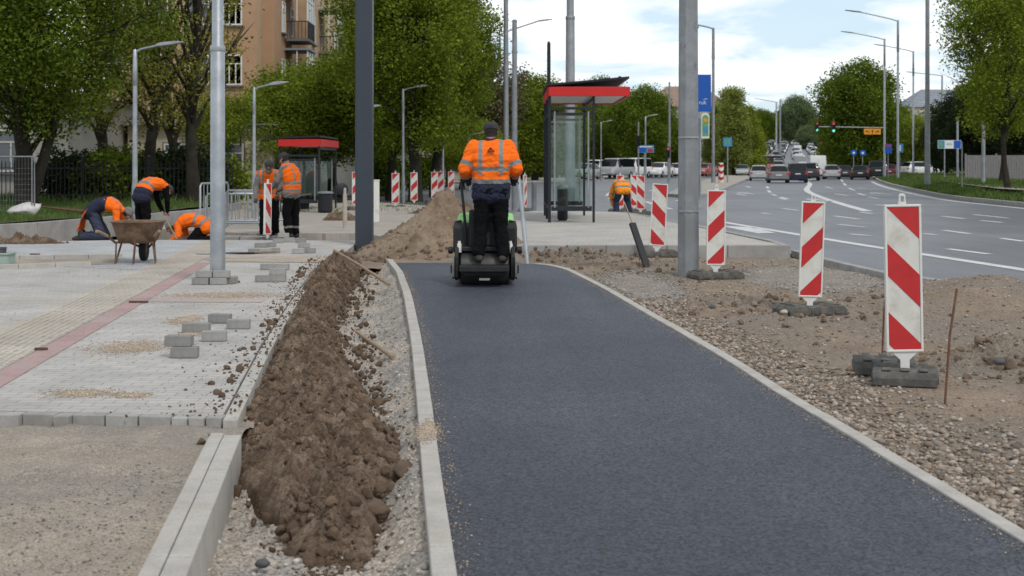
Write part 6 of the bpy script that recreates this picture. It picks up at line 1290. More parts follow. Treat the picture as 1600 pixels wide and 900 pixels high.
def car_shell(kind):
    Ln, Wd, st = KIND[kind]; b = MB(); g = MB(); pts = []
    for y, zl, zb, zr, fr in st:
        w_ = Wd / 2 * (1 - .10 * max(0, abs(y) - .8) / .2); tall = zr - zb > .25; row = [(-w_ * .9, zl), (-w_, zl + .22 * (zb - zl)), (-w_ * .985, zb - .05), (-w_ * .96, zb), (-(w_ * fr if tall else w_ * .9), zr - (.05 if tall else .0)), (-(w_ * fr * .8), zr), (0, zr + .012)]
        row = row + [(-x, z) for x, z in row[-2::-1]]; pts.append([(x, y * Ln / 2, z) for x, z in row])
    n = len(pts[0])
    for i in range(len(st) - 1):
        ta, tb = st[i][3] - st[i][2] > .25, st[i + 1][3] - st[i + 1][2] > .25
        for k in range(n - 1):
            q = [pts[i][k], pts[i + 1][k], pts[i + 1][k + 1], pts[i][k + 1]]; side_ = k in (3, n - 5); roof = 4 <= k <= n - 6
            glassy = (side_ and ta and tb) or (roof and ta != tb)
            if kind == 'van': glassy = (side_ and ta and tb and st[i][0] >= .2) or (roof and ta and not tb)
            if kind == 'bus' and side_ and st[i][0] < -.99: glassy = False
            (g if glassy else b).add(q, [(0, 1, 2, 3)])
    for row in (pts[0], pts[-1]): b.add(row, [tuple(range(n))])
    b.add([pts[i][0] for i in range(len(pts))] + [pts[i][-1] for i in range(len(pts))], [(i, i + 1, len(pts) + i + 1, len(pts) + i) for i in range(len(pts) - 1)])
    return b, g, Ln, Wd, st
def car(name, label, cat, loc, heading, kind, paint, group=None, lights=True, sc=1.0):
    t = thing(name, label, cat, loc, R(heading), group); t.scale = (sc, sc, sc); b, g, Ln, Wd, st = car_shell(kind)
    for mb, nm, m in ((b, 'body', PAINT[paint]), (g, 'windows', m_cglass)):
        o = mb.build(nm, m, t); bm = bmesh.new(); bm.from_mesh(o.data); bmesh.ops.remove_doubles(bm, verts=bm.verts, dist=1e-4); bmesh.ops.recalc_face_normals(bm, faces=bm.faces); bm.to_mesh(o.data); bm.free()
        o.data.polygons.foreach_set('use_smooth', [True] * len(o.data.polygons)); o.data.set_sharp_from_angle(angle=R(32))
    zb0 = st[1][2]; r = .33 if kind not in ('van', 'suv') else .36
    for s in (-1, 1):
        for y in (-Ln * .30, Ln * .31):
            M_ = Matrix.Translation((s * (Wd / 2 - .11), y, r)) @ Matrix.Rotation(R(90), 4, 'Y'); wl = MB().lathe([(r * .66, -.10), (r * .95, -.11), (r, -.08), (r, .08), (r * .95, .11), (r * .66, .10)], 18, M_).build('wheel', m_tyre, t, 0, 40)
            MB().lathe([(.05, -.112), (r * .64, -.098), (r * .64, .098), (.05, .112)], 14, M_).build('rim', m_rim, wl, 0, 40)
        h = .32 if kind in ('van', 'mpv', 'bus') else .17; zt = zb0 - .12 if kind not in ('van', 'bus') else 1.0
        MB().box((s * (Wd / 2 - .17), -Ln * .487, zt), (.24, .09, h)).build('tail_light', m_tail, t, .02)
        MB().box((s * (Wd / 2 - .24), Ln * .474, st[-1][2] + .10), (.34, .12, .14)).build('headlight', m_head, t, .02)
        b2 = MB(); b2.box((s * (Wd / 2 + .06), Ln * .14, st[4][2] + .06), (.16, .10, .13)); b2.build('wing_mirror', PAINT[paint], t, .02)
    MB().box((0, -Ln * .5 - .012, zb0 - .20 if kind != 'van' else .78), (.5, .02, .11)).build('number_plate', m_plate, t); MB().box((0, Ln * .5 + .012, .50), (.5, .02, .11)).build('number_plate', m_plate, t)
    b2 = MB(); b2.box((0, -Ln * .497, .40), (Wd * .86, .08, .16)); b2.build('bumper', m_black if kind in ('van', 'suv') else PAINT[paint], t, .03)
    if kind == 'van': MB().box((0, -Ln * .5 - .004, 1.35), (.012, .012, 1.7)).build('door_seam', m_black, t); MB().box((.07, -Ln * .5 - .02, 1.25), (.1, .03, .05)).build('door_handle', m_black, t)
    return t
GQ = 'cars queueing in the lanes before the traffic lights'
for px, y, kind, paint, hd, sc, lab in ((1185.5, 127, 'hatch', 'silver', -9, .93, 'silver hatchback, leftmost of the queue before the lights'), (1215.5, 113, 'hatch', 'grey', -8, .95, 'grey hatchback, nearest of the queue, second from left'), (1245, 114, 'mpv', 'navy', -9, .84, 'dark navy people carrier in the queue beside the white van'),
    (1264, 128, 'suv', 'charcoal', -10, .95, 'charcoal car half hidden between the navy people carrier and the white van'), (1299, 138, 'hatch', 'silver', -11, .95, 'silver hatchback just right of the tall white van'), (1320, 146, 'hatch', 'charcoal', -12, .92, 'charcoal car behind, between the silver hatchback and the dark estate'),
    (1343, 135, 'wagon', 'black', -12, .92, 'dark estate car at the right end of the queue, by the verge'), (1371, 139, 'suv', 'black', -13, 1.06, 'black off-roader partly behind the verge and the lamp posts'), (1388, 152, 'wagon', 'maroon', -14, 1.0, 'dark red car behind the black off-roader')):
    car('queue_car', lab, 'car', A(px, y, ZR), hd, kind, paint, GQ, sc=sc)
car('panel_van', 'tall white panel van in the queue, seen from behind', 'van', A(1277, 145, ZR), -10, 'van', 'white', sc=.90)
car('panel_van', 'small white van beyond the dark estate, near the white post', 'van', A(1357, 178, ZR), -16, 'bus', 'white', sc=1.0)
car('panel_van', 'rose red van coming towards the camera beyond the leftmost queueing car', 'van', A(1196, 190, hill(190)), 176, 'van', 'rosy', sc=1.0)
car('parked_car', 'white car parked on the right beyond the verge, behind a lamp post', 'car', A(1437, 155, .2), -70, 'hatch', 'white', sc=1.0)
car('parked_car', 'black car parked beyond the verge left of the white one', 'car', A(1415, 160, .2), -60, 'wagon', 'black', sc=1.0)
GP = 'cars and vans parked beyond the junction'
for px, y, kind, paint, hd, sc, lab in ((913, 131, 'hatch', 'sage', 150, 1.0, 'pale green hatchback seen through the bus shelter glass'), (933, 142, 'bus', 'white', 155, .9, 'white van behind the shelter post, left of the silver minibus'), (962, 142, 'bus', 'silver', 150, .98, 'silver white minibus, longest of the parked vehicles'),
    (990, 146, 'bus', 'white', 150, 1.0, 'white minibus right of the long silver one'), (1011, 156, 'hatch', 'charcoal', 160, 1.0, 'dark car between the white minibus and the white saloon'), (1030, 150, 'wagon', 'white', 155, 1.05, 'white car facing the camera right of the minibuses'), (1058, 156, 'hatch', 'white', 150, 1.0, 'white car mostly hidden by the thick grey column'),
    (1101, 160, 'hatch', 'rosy', 150, 1.0, 'reddish car just right of the thick grey column'), (1160, 168, 'hatch', 'silver', 170, .9, 'silver car by the trees left of the car queue')):
    car('parked_car' if kind != 'bus' else 'minibus', lab, 'car' if kind != 'bus' else 'minibus', A(px, y, .03), hd, kind, paint, GP, sc=sc)
# the dense queue on the hill: copies too small to show parts
SH = {}
def small_car(kind, paint):
    if (kind, paint) in SH: return SH[kind, paint]
    b, g, Ln, Wd, st = car_shell(kind); n0 = len(b.f); b.add(g.v, g.f, 1)
    for s in (-1, 1):
        for y in (-Ln * .3, Ln * .31): b.box((s * (Wd / 2 - .1), y, .32), (.2, .62, .62), None, 2)
    me = bpy.data.meshes.new('hill_car'); me.from_pydata(b.v, [], b.f); [me.materials.append(q) for q in (PAINT[paint], m_cglass, m_tyre)]; me.polygons.foreach_set('material_index', b.m); me.update(); SH[kind, paint] = me; return me
cols = ['white', 'white', 'silver', 'white', 'silver', 'grey', 'white', 'black', 'rosy']
for k in range(180):
    row, lane = divmod(k, 6); y = 205 + row * 10.2 + rnd.uniform(-2, 2); c = np.interp(y, [184, 280, 420, 540], [36.5, 55, 83, 104]); x = c - 9.4 + lane * 3.5 + rnd.uniform(-.3, .3)
    if lane > 2 and rnd.random() < .25: continue
    p = rnd.choice(cols); kd = rnd.choice(['hatch', 'wagon', 'suv', 'hatch', 'wagon', 'hatch', 'suv', 'bus']); o = bpy.data.objects.new('hill_car', small_car(kd, p)); COL.objects.link(o); o.location = (x, y, hill(y) + .02); o.rotation_euler = (R(1.5), 0, R(-11 + (180 if lane < 3 else 0))); tag(o, p.replace('rosy', 'reddish') + (' van' if kd == 'bus' else ' car') + ' among the dense traffic on the far hill', 'van' if kd == 'bus' else 'car', 'dense traffic on the far hill')

# ================================================================== TREES
def leaf_mat(name, c, var=.38, isl=.42, tr=.42): return mat(name, c, .75, var, .9, island=isl, trans=tr, spec=.2)
L_DEEP = leaf_mat('deep_green_leaves', (.125, .178, .016)); L_MID = leaf_mat('mid_green_leaves', (.175, .230, .020)); L_LIGHT = leaf_mat('fresh_green_leaves', (.22, .265, .026)); L_YEL = leaf_mat('yellow_green_leaves', (.205, .195, .035)); L_DARK = leaf_mat('dark_leaves', (.030, .046, .016)); L_BROWN = leaf_mat('brownish_buds', (.125, .10, .055)); L_POP = leaf_mat('poplar_leaves', (.27, .31, .07)); L_FAR = leaf_mat('hazed_far_leaves', (.165, .215, .10))  # leaves of the far trees are paler: distance haze put into the colour
def crown_data(seed, rx, rz, zc, n, leaf, lobes=16, bottom=None, fill=.35, gap=.0, lobe_r=(.32, .5), conical=0.0, clump=.55):
    r = np.random.RandomState(seed); C = []; 
    for k in range(lobes):
        a = k * 2.399 + r.rand() * .6; h = -1 + 2 * (k + .5) / lobes; rad = math.sqrt(max(0, 1 - h * h)) * (1 - conical * (h + 1) / 2.4); q = .52 + .36 * r.rand()
        C.append((rx * q * rad * math.cos(a), rx * q * rad * math.sin(a), zc + rz * .74 * h, r.uniform(*lobe_r) * rx * (1 - .3 * conical * (h + 1) / 2)))
    C.append((0, 0, zc, .55 * rx)); C = np.array(C); w_ = C[:, 3] ** 2; nc = max(1, n // 26); pick = r.choice(len(C), nc, p=w_ / w_.sum())
    d = r.randn(nc, 3); d /= np.linalg.norm(d, axis=1)[:, None]; rr = (1 - fill * r.rand(nc) ** 1.5); cc = C[pick, :3] + d * (C[pick, 3] * rr)[:, None]
    if gap: keep = fbm(cc[:, 0] * .8 + seed, cc[:, 2] * .8 + cc[:, 1] * .7, 3, seed) > gap; cc = cc[keep]; nc = len(cc)
    m = n // nc; P = np.repeat(cc, m, 0) + r.randn(nc * m, 3) * clump * .5 * np.array([1, 1, .75]); N_ = len(P)
    if bottom is not None: P = P[P[:, 2] > bottom - .5 * r.rand(N_)]; N_ = len(P)
    u = r.randn(N_, 3); u[:, 2] *= .6; u /= np.linalg.norm(u, axis=1)[:, None]; v = np.cross(u, r.randn(N_, 3)); v /= np.linalg.norm(v, axis=1)[:, None]; s = leaf * (.6 + .7 * r.rand(N_)); 
    V = np.stack([P - u * s[:, None] * .5, P + v * s[:, None] * .3 + u * s[:, None] * .05, P + u * s[:, None] * .55, P - v * s[:, None] * .3 + u * s[:, None] * .05], 1).reshape(-1, 3)
    return V, np.arange(4 * N_).reshape(-1, 4), C
def tree(name, label, loc, rx, rz, zc, n, leaf, m, seed, trunk=.22, lean=0.0, fork=False, twigs=True, rz_=0.0, sc=1.0, group=None, cat='tree', bark=None, **kw):
    t = thing(name, label, cat, loc, rz_, group); t.scale = (sc, sc, sc); V, F, C = crown_data(seed, rx, rz, zc, n, leaf, **kw); np_mesh('crown', V, F, m, t); r = random.Random(seed); b = MB(); ht = zc + rz * .55
    pts = [Vector((0, 0, -.3))] + [Vector((lean * z + .10 * math.sin(z * 1.3 + seed), .1 * math.sin(z + seed * 2), z)) for z in np.linspace(0, ht, 9)]; rad = [trunk * 1.35, trunk * 1.25] + [trunk * (1 - .85 * (k / 8)) for k in range(1, 9)]; b.tube(pts, rad, 10)
    if fork: b.tube([pts[1], pts[1] + Vector((.35, .1, 1.2)), pts[1] + Vector((.9, .2, 3.2)), pts[1] + Vector((1.4, .3, 5.5))], [trunk * .8, trunk * .62, trunk * .45, trunk * .15], 8)
    if twigs:
        for k, c in enumerate(C[:-1]):
            z0 = max(.9, min(ht * .9, c[2] * .55 + r.uniform(-.3, .6))); i = z0 / ht; st = Vector((lean * z0 + .10 * math.sin(z0 * 1.3 + seed), .1 * math.sin(z0 + seed * 2), z0)); e = Vector(c[:3]); mdl = st.lerp(e, .5) + Vector((r.uniform(-.25, .25), r.uniform(-.25, .25), r.uniform(.0, .35)))
            r0 = trunk * (.42 - .2 * i); b.tube([st, mdl, e, e + (e - mdl) * .45], [r0, r0 * .6, r0 * .28, r0 * .06], 6)
            for q in range(3): e2 = e + Vector((r.uniform(-1, 1), r.uniform(-1, 1), r.uniform(-.5, .8))) * c[3] * .9; b.tube([mdl.lerp(e, r.uniform(.2, .9)), e.lerp(e2, .5) + Vector((0, 0, .06)), e2], [r0 * .3, r0 * .16, r0 * .04], 5)
    b.build('trunk', bark or m_bark, t, 0, 60); return t
GL_ = 'trees along the left side'
T1 = tree('maple_tree', 'big dark green tree at the left edge with its branches hanging low', A(37, 38, .3), 3.5, 4.6, 6.0, 78000, .108, L_DEEP, 1, .25, 0, True, group=GL_, lobes=36, bottom=1.25, clump=.6, lobe_r=(.22, .36), gap=.40)
def again(src, label, loc, sc=1.0, rz_=0.0, m=None, old=None, group=GL_, sz=1.0):
    c = copy_tree(src); c.location = loc; c.rotation_euler = (0, 0, rz_); c.scale = (sc, sc, sc * sz); c['label'] = label
    if group: c['group'] = group
    elif 'group' in c: del c['group']
    if m: set_mat_tree(c, old, m)
    return c
again(T1, 'dark tree crown at the far left, its trunk outside the frame', A(-150, 42, .3), 1.1, 2.0)
T2 = tree('street_tree', 'sparse yellow green tree with bare limbs behind the bent worker', A(236, 45, .3), 2.3, 4.4, 6.0, 6500, .108, L_YEL, 3, .21, .02, group=GL_, lobes=20, bottom=1.6, gap=.40, clump=.5)
again(T2, 'sparse yellow green tree just left of the galvanised pole', A(303, 43.5, .3), 1.0, 1.9)
again(T2, 'thin yellow green tree farther back between the two sparse trees', A(268, 52, .2), .95, 4.1)
again(T2, 'sparse tree hidden low behind the kneeling worker at the left', A(160, 50, .2), 1.05, 3.3)
T3 = tree('lime_tree', 'fresh green bushy tree in front of the brown building', A(452, 62, .15), 3.1, 1.75, 3.2, 38000, .128, L_MID, 5, .2, 0, group=GL_, lobes=26, bottom=1.2, clump=.55, lobe_r=(.2, .36), gap=.3)
again(T3, 'bushy green tree behind the second pale street lamp', A(375, 58, .2), .78, 2.2)
again(T3, 'bushy green tree above the far bus shelter', A(520, 60, .15), 1.12, 4.0)
again(T3, 'lower green tree between the far bus shelter and the dark column', A(487, 72, .15), .9, 5.1)
T4 = tree('maple_tree', 'tall dense tree right of the dark column with a thick trunk', A(646, 54, .1), 2.7, 4.9, 6.2, 70000, .122, L_MID, 7, .24, 0, group=GL_, lobes=34, bottom=1.9, clump=.6, lobe_r=(.22, .38), gap=.40)
again(T4, 'tall dense tree directly behind the dark column', A(612, 59, .1), .80, 1.2)
again(T4, 'tall dense tree whose crown edge meets the sky above the sandy heap', A(684, 64, .1), 1.0, 2.6)
again(T4, 'dense tree behind the row of small barrier boards', A(648, 76, .1), 1.05, 3.9)
again(T4, 'dark dense tree farther back left of the roller driver', A(700, 92, .1), .95, 5.2, L_DEEP, L_MID)
again(T3, 'bright fresh green small tree right behind the roller driver shoulder', A(722, 84, .1), .78, 1.0, L_LIGHT, L_MID)
again(T3, 'bright green small tree behind the capped pole', A(748, 96, .1), .8, 2.9, L_LIGHT, L_MID)
T5 = tree('budding_tree', 'brownish tree still in bud behind the tall dark thin pole', A(772, 92, .05), 1.9, 3.4, 5.9, 6000, .2, L_BROWN, 9, .2, 0, group=GL_, lobes=18, gap=.3, clump=.5)
again(T5, 'second brownish budding tree close to the capped pole', A(762, 104, .05), 1.0, 2.0)
T6 = tree('round_tree', 'dense round dark green tree left of the thick grey column', A(1003, 165, .1), 3.9, 4.9, 5.4, 50000, .24, L_DEEP, 11, .32, 0, lobes=30, clump=.85, lobe_r=(.22, .4), group='trees beyond the junction')
GJ = 'trees beyond the junction'
again(T6, 'mid green tree right of the capped pole', A(836, 120, .05), .86, 1.3, L_MID, L_DEEP, GJ)
again(T6, 'mid green tree behind the left post of the bus shelter', A(866, 140, .05), .82, 2.2, L_MID, L_DEEP, GJ, .95)
again(T6, 'darker tree low behind the roller driver and the poles', A(800, 130, .05), .80, 3.1, L_DEEP, L_DEEP, GJ)
again(T6, 'dark green tree seen through the bus shelter glass', A(905, 170, .1), .85, 4.4, L_DEEP, L_DEEP, GJ)
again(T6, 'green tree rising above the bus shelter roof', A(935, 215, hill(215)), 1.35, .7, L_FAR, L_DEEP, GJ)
again(T6, 'dark green tree between the shelter and the round tree', A(962, 175, .1), .85, 5.4, None, None, GJ)
again(T6, 'dark green tree behind the thick grey column', A(1048, 185, .1), .75, 1.9, None, None, GJ)
again(T6, 'yellowish treetop peeking above the house roof left of the grey column', A(1058, 240, hill(240)), 1.2, 2.9, L_POP, L_DEEP, GJ)
T7 = tree('poplar_tree', 'pale green poplar with two tops right of the blue panel', A(1146, 172, .1), 2.6, 5.8, 5.6, 36000, .22, L_POP, 13, .25, 0, lobes=28, conical=.75, clump=.8, lobe_r=(.22, .4), group='pale poplars left of the car queue')
GPP = 'pale poplars left of the car queue'
again(T7, 'pale green poplar directly right of the blue panel', A(1122, 178, .1), .84, 1.1, None, None, GPP)
again(T7, 'poplar of fresher green at the right of the group, nearest the hill', A(1170, 188, hill(188)), .86, 2.0, L_LIGHT, L_POP, GPP)
again(T7, 'lowest poplar at the right end of the group', A(1184, 200, hill(200)), .62, 3.0, L_LIGHT, L_POP, GPP)
again(T7, 'taller pale poplar top showing behind the group', A(1140, 205, hill(205)), 1.15, 4.2, None, None, GPP)
again(T6, 'broad dark green tree behind the signal arm with a thick trunk', A(1341, 160, .2), 1.22, .4, L_DEEP, L_DEEP, None, 1.02)
again(T6, 'dark tree closing the left part of the broad crown behind the signal arm', A(1318, 172, .2), .8, 2.4, None, None, GJ)
again(T6, 'dark tree closing the right part of the broad crown behind the signal arm', A(1376, 172, .2), .95, 3.4, None, None, GJ)
again(T3, 'yellow green tree left of the thick bare pole at the right', A(1428, 165, .3), 1.3, 2.0, L_LIGHT, L_MID, GJ)
GH = 'trees on the far hill'
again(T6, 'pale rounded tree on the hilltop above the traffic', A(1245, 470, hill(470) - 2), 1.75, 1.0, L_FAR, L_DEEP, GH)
again(T6, 'dark tree at the left on the hilltop', A(1205, 500, hill(500) - 2), 1.25, 2.0, L_DARK, L_DEEP, GH)
again(T6, 'dark tree beside the pale rounded one on the hilltop', A(1222, 520, hill(520) - 2), 1.3, 3.0, L_DARK, L_DEEP, GH)
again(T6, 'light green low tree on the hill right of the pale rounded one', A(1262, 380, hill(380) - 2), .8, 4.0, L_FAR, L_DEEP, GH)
again(T6, 'dull green tree on the hill above the white van', A(1277, 430, hill(430) - 2), 1.0, 5.0, None, None, GH)
again(T6, 'dull green tree at the right of the hill beside the broad dark tree', A(1294, 400, hill(400) - 2), .95, .6, L_MID, L_DEEP, GH)
for k in range(12): again(T6, 'dull green tree in the row closing the view along the hill crest', (-140 + k * 27 + rnd.uniform(-5, 5), 480 + rnd.uniform(-30, 40), hill(480) - 3), rnd.uniform(1.1, 1.5), k * 1.1, L_MID if k % 2 else L_DEEP, L_DEEP, 'row of trees along the hill crest')
for k in range(7): again(T6, 'dull green tree in the row closing the view along the hill crest', (130 + k * 24 + rnd.uniform(-4, 4), 470 + rnd.uniform(-20, 40), hill(470) - 3), rnd.uniform(1.0, 1.3), k * 1.7, L_MID if k % 2 else L_FAR, L_DEEP, 'row of trees along the hill crest')
# right-hand trees
T8 = tree('maple_tree', 'large loose-crowned green tree at the right frame edge with a slim trunk', A(1571, 60, .42), 2.7, 4.4, 6.0, 28000, .125, L_MID, 15, .13, 0, lobes=30, bottom=2.1, gap=.45, clump=.55, lobe_r=(.22, .4), group='trees on the right verge')
again(T8, 'second tree of the right verge, trunk just behind the slim one', A(1566, 73, .42), 1.18, 2.4, L_DEEP, L_MID, 'trees on the right verge'); again(T8, 'tree crown cut by the right frame edge', A(1640, 64, .42), 1.1, 4.0, None, None, 'trees on the right verge')
for k, (px, y, s) in enumerate(((1512, 118, .95), (1545, 112, 1.0), (1585, 110, 1.05), (1620, 106, 1.0), (1480, 140, .8))): again(T6, ('leftmost', 'second', 'middle', 'fourth', 'farthest left and lowest')[k] + ' of the dark trees behind the slat fence at the right', A(px, y, .3), s * .78, k * 1.3, L_DARK, L_DEEP, 'dark trees behind the slat fence')
# bushes
S1 = tree('bush', 'dark bush behind the iron fence at the left', A(110, 45.5, .25), 1.1, .8, .75, 5200, .14, L_DARK, 21, .05, 0, cat='bush', lobes=10, clump=.35, group='bushes along the left side')
for px, y, s, m, lab in ((150, 46, 1.1, L_DARK, 'dark bush behind the kneeling worker'), (190, 45.5, 1.2, L_DEEP, 'green bush beside the first pale street lamp'), (265, 46.5, 1.15, L_DARK, 'dark bush between the two sparse tree trunks'), (300, 47.5, 1.2, L_DARK, 'dark bush behind the sparse tree by the galvanised pole'), (345, 50, 1.0, L_MID, 'green bush right of the galvanised pole'), (415, 58, 1.0, L_MID, 'green bush behind the left standing worker'), (590, 68, 1.3, L_DEEP, 'bush at the foot of the tree behind the dark column'), (660, 84, 1.2, L_DEEP, 'bush behind the row of small barrier boards'), (735, 120, 2.4, L_DARK, 'dark bush behind the small bright trees'), (775, 128, 2.6, L_DARK, 'dark bush behind the budding trees'), (850, 150, 2.6, L_DARK, 'dark bush left of the parked cars'), (905, 176, 2.8, L_DARK, 'dark bush behind the pale green hatchback'), (950, 184, 2.8, L_DARK, 'dark bush behind the silver minibus'), (1000, 186, 2.8, L_DARK, 'dark bush behind the white minibus'), (1050, 190, 2.8, L_DARK, 'dark bush behind the white car by the grey column'), (1125, 185, 2.2, L_LIGHT, 'light green bush under the poplars'), (1165, 186, 2.0, L_LIGHT, 'light green bush at the right foot of the poplars'), (1305, 185, 2.4, L_LIGHT, 'light green bush behind the silver hatchback by the van'), (1400, 186, 2.6, L_LIGHT, 'light green bush behind the lamp posts at the right'), (1440, 180, 2.2, L_MID, 'green bush behind the white parked car')):
    again(S1, lab, A(px, y, hill(y)), s, s * 3, m, L_DARK, 'bushes along the left side' if px < 800 else 'bushes beyond the junction')

# ================================================================== BUILDINGS
m_stucco = mat('ochre_stucco', (.48, .345, .215), .92, .14, .5, .4, 20, col2=(.36, .245, .15)); m_stucco2 = mat('terracotta_stucco', (.43, .265, .16), .92, .12, .6, .4, 20); m_cream = mat('cream_stucco', (.60, .53, .40), .92, .08, .5); m_whitew = mat('white_wall', (.46, .44, .40), .9, .1, .6, col2=(.38, .36, .32)); m_greyw = mat('pale_grey_wall', (.44, .44, .42), .9, .1, .5); m_win = mat('window_glass', (.09, .105, .12), .08, .2, 2, spec=.8); m_roofg = mat('grey_roof', (.22, .24, .27), .7, .1, .6); m_roofb = mat('brown_roof', (.27, .19, .15), .85, .15, 2); m_concr = mat('dark_plinth', (.16, .15, .14), .9, .1, 1)  # window panes: their grey-blue reflection is put into the base colour
def window(t, c, ax, w_, h, cols=3, transom=.3, name='window'):
    """A window set in a facade: ax 'f' faces -y, 'r' faces +x. White frame with glass behind and a sill."""
    Mx = Matrix.Translation(c) @ (Matrix() if ax == 'f' else Matrix.Rotation(R(90), 4, 'Z')); fr = MB(); q = .07
    def bx(x, z, sx, sz, sy=.07, y=-.03): 
        p = Mx @ Vector((x, y, z)); fr.box(p, (sx, sy, sz), Mx.to_3x3())
    bx(-w_ / 2 + q / 2, h / 2, q, h); bx(w_ / 2 - q / 2, h / 2, q, h); bx(0, q / 2, w_ - 2 * q, q); bx(0, h - q / 2, w_ - 2 * q, q)
    for k in range(1, cols): bx(-w_ / 2 + w_ * k / cols, h * (1 - transom) / 2 + q / 2 - .01, q * .8, h * (1 - transom) - q - .03, .06)
    bx(0, h * (1 - transom), w_ - 2 * q, q * .8, .062)
    f = fr.build(name, m_frame, t); g = MB(); g.box(Mx @ Vector((0, -.012, h / 2)), (w_ - .1, .02, h - .1), Mx.to_3x3()); g.build('pane', m_win, f); s = MB(); s.box(Mx @ Vector((0, -.09, -.05)), (w_ + .16, .2, .07), Mx.to_3x3()); s.build('sill', m_concr, f)
    rv = MB(); rv.box(Mx @ Vector((0, -.006, h / 2)), (w_ + .12, .01, h + .1), Mx.to_3x3()); rv.build('reveal', m_concr, f)
bt = thing('apartment_building', 'ochre and terracotta apartment house with glazed balconies behind the left trees', 'building', (0, 0, 0))
Y0 = 70; xa, xb = -21.0, -12.55
def wall(nm, x0, x1, y0, y1, z0, z1, m): return MB().box(((x0 + x1) / 2, (y0 + y1) / 2, (z0 + z1) / 2), (x1 - x0, y1 - y0, z1 - z0)).build(nm, m, bt)
wall('wall', xa, xb, Y0, Y0 + 9, -.2, 13.5, m_stucco); wall('wall', -12.55, -11.95, Y0 + 1.5, Y0 + 9, -.2, 13.5, m_stucco2); wall('wall', -21, -11.4, Y0 + 9, Y0 + 48, -.2, 13.5, m_stucco)
MB().box((-13.55, Y0 - .012, 6.5), (2.0, .02, 13.2)).build('corner_band', m_stucco2, bt); wall('plinth', xa - .05, xb + .05, Y0 - .06, Y0 + 9.0, -.2, 1.3, m_concr)
for x in (-19.6, -17.4, -15.4, -13.75):
    for z in (2.4, 5.35, 8.3, 11.2): window(bt, Vector((x, Y0, z)), 'f', 1.0 if x != -13.75 else .95, 1.5)
for y in (Y0 + 4.2, Y0 + 7): 
    for z in (2.4, 5.35, 8.3): window(bt, Vector((-11.95, y, z)), 'r', 1.0, 1.6, 2)
for y in (Y0 + 11.5, Y0 + 21.5, Y0 + 25, Y0 + 35, Y0 + 39, Y0 + 44):
    for z in (2.4, 5.35, 8.3): window(bt, Vector((-11.4, y, z)), 'r', 1.1, 1.6, 2)
for y in (Y0 + 6.0, Y0 + 15, Y0 + 30):
    for z in (4.95, 8.0):                                          # glazed balconies on the street side
        x0 = -11.9 if y < Y0 + 9 else -11.38; b = MB(); b.box((x0 + .6, y, z), (1.2, 2.6, .14)); bal = b.build('balcony', m_concr, bt); b = MB(); b.box((x0 + .6, y, z + 2.55), (1.3, 2.7, .1)); b.build('balcony_roof', m_roofg, bal)
        b = MB()
        for yy in np.linspace(-1.25, 1.25, 16): b.box((x0 + 1.17, y + yy, z + .5), (.03, .03, .86))
        for xx in np.linspace(.1, 1.05, 6): b.box((x0 + xx, y - 1.27, z + .5), (.03, .03, .86))
        b.box((x0 + 1.17, y, z + .96), (.05, 2.6, .05)); b.box((x0 + .58, y - 1.27, z + .96), (1.1, .05, .05)); b.build('railing', m_black, bal)
        b = MB()
        for yy in (-1.2, -.4, .4, 1.2): b.box((x0 + 1.14, y + yy, z + 1.74), (.06, .06, 1.5))
        for xx in (.6,): b.box((x0 + xx, y - 1.24, z + 1.74), (.06, .06, 1.5))
        b.box((x0 + 1.14, y, z + 2.05), (.05, 2.5, .05)); b.build('glazing_frame', m_frame, bal); b = MB(); b.box((x0 + 1.12, y, z + 1.74), (.02, 2.4, 1.46)); b.build('pane', m_win, bal)
rb = MB(); rb.prism([(xa - .4, 13.5), (xb + 1.6, 13.5), (xb - 2, 15.6), (xa + 3, 15.6)], -(Y0 + 48.3), -(Y0 - .4), XZ); rb.build('roof', m_roofb, bt)
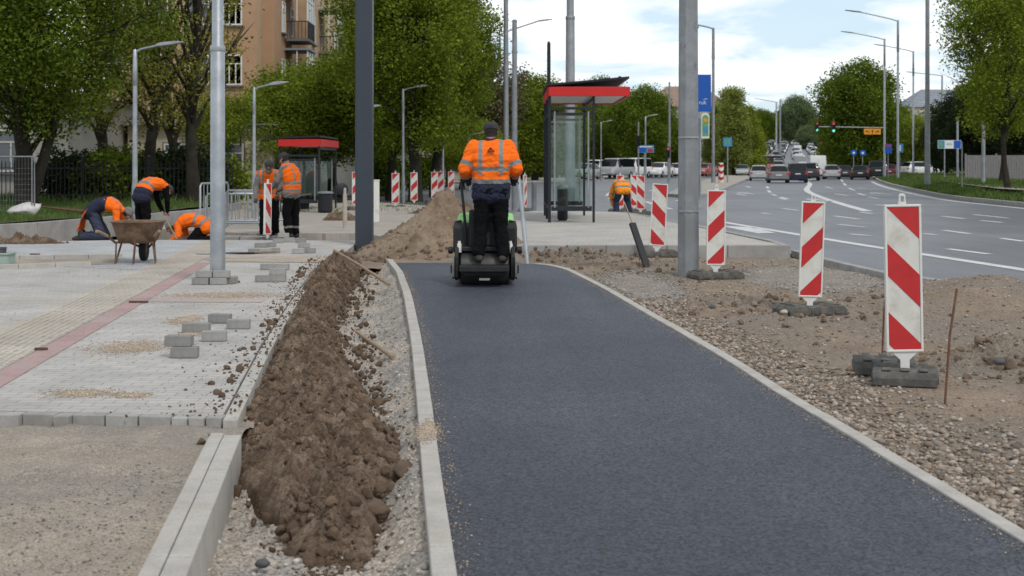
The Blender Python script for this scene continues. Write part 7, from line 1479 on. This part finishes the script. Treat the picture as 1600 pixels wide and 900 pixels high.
def house(label, x0, x1, y0, y1, h, m, roofm, wins, roof=1.6, name='house', z=0.0, chim=False):
    t = thing(name, label, 'building', (0, 0, 0)); MB().box(((x0 + x1) / 2, (y0 + y1) / 2, z + h / 2), (x1 - x0, y1 - y0, h)).build('wall', m, t)
    b = MB(); e = .4; rx0, rx1, ry0, ry1 = x0 - e, x1 + e, y0 - e, y1 + e; cx0, cx1, cy = x0 + (y1 - y0) * .3, x1 - (y1 - y0) * .3, (y0 + y1) / 2; zz1 = z + h + .02
    b.add([(rx0, ry0, zz1), (rx1, ry0, zz1), (rx1, ry1, zz1), (rx0, ry1, zz1), (cx0, cy, zz1 + roof), (cx1, cy, zz1 + roof)], [(0, 1, 5, 4), (1, 2, 5), (2, 3, 4, 5), (3, 0, 4), (3, 2, 1, 0)]); rf = b.build('roof', roofm, t)
    if chim: MB().box(((x0 + x1) / 2, cy, zz1 + roof), (2.2, 1, 1.6)).build('chimney', m_roofb, rf)
    for wx_, wz_ , ww, wh_ in wins: window(t, Vector((wx_, y0, z + wz_)), 'f', ww, wh_, 2)
    return t
house('white plastered house behind the iron fence at the left edge', -24, -15.6, 50, 60, 3.9, m_whitew, m_concr, [(-20, 1.2, 1.0, 1.5), (-17.6, 1.2, 1.0, 1.5)], .6)
house('low ochre annex behind the sparse trees at the left', -15.4, -9.6, 57, 63, 3.0, m_cream, m_concr, [(-13.5, 1.0, .9, 1.3), (-11.2, 1.0, .9, 1.3)], .4)
house('pale grey low building behind the far bus shelter', -10.9, -7.2, 66, 71, 3.0, m_greyw, m_roofg, [], .3)
house('small white house seen between the trunks left of the roller driver', -8.6, -3.2, 118, 128, 3.6, m_whitew, m_roofg, [(-5.2, 1.0, 1.2, 1.4)], 2.0)
house('house with brown roof behind the round tree left of the grey column', 20, 31, 205, 214, 9.6, m_whitew, m_roofb, [], 3.2)
house('cream four storey building with grey roof and brick chimney at the right', 70, 92, 250, 262, 9.6, m_cream, m_roofg, [(x, z, 1.3, 1.7) for x in (72, 75, 78, 81, 84, 87) for z in (1.2, 4.0, 7.0)], 3.4, 'apartment_building', hill(250), True)
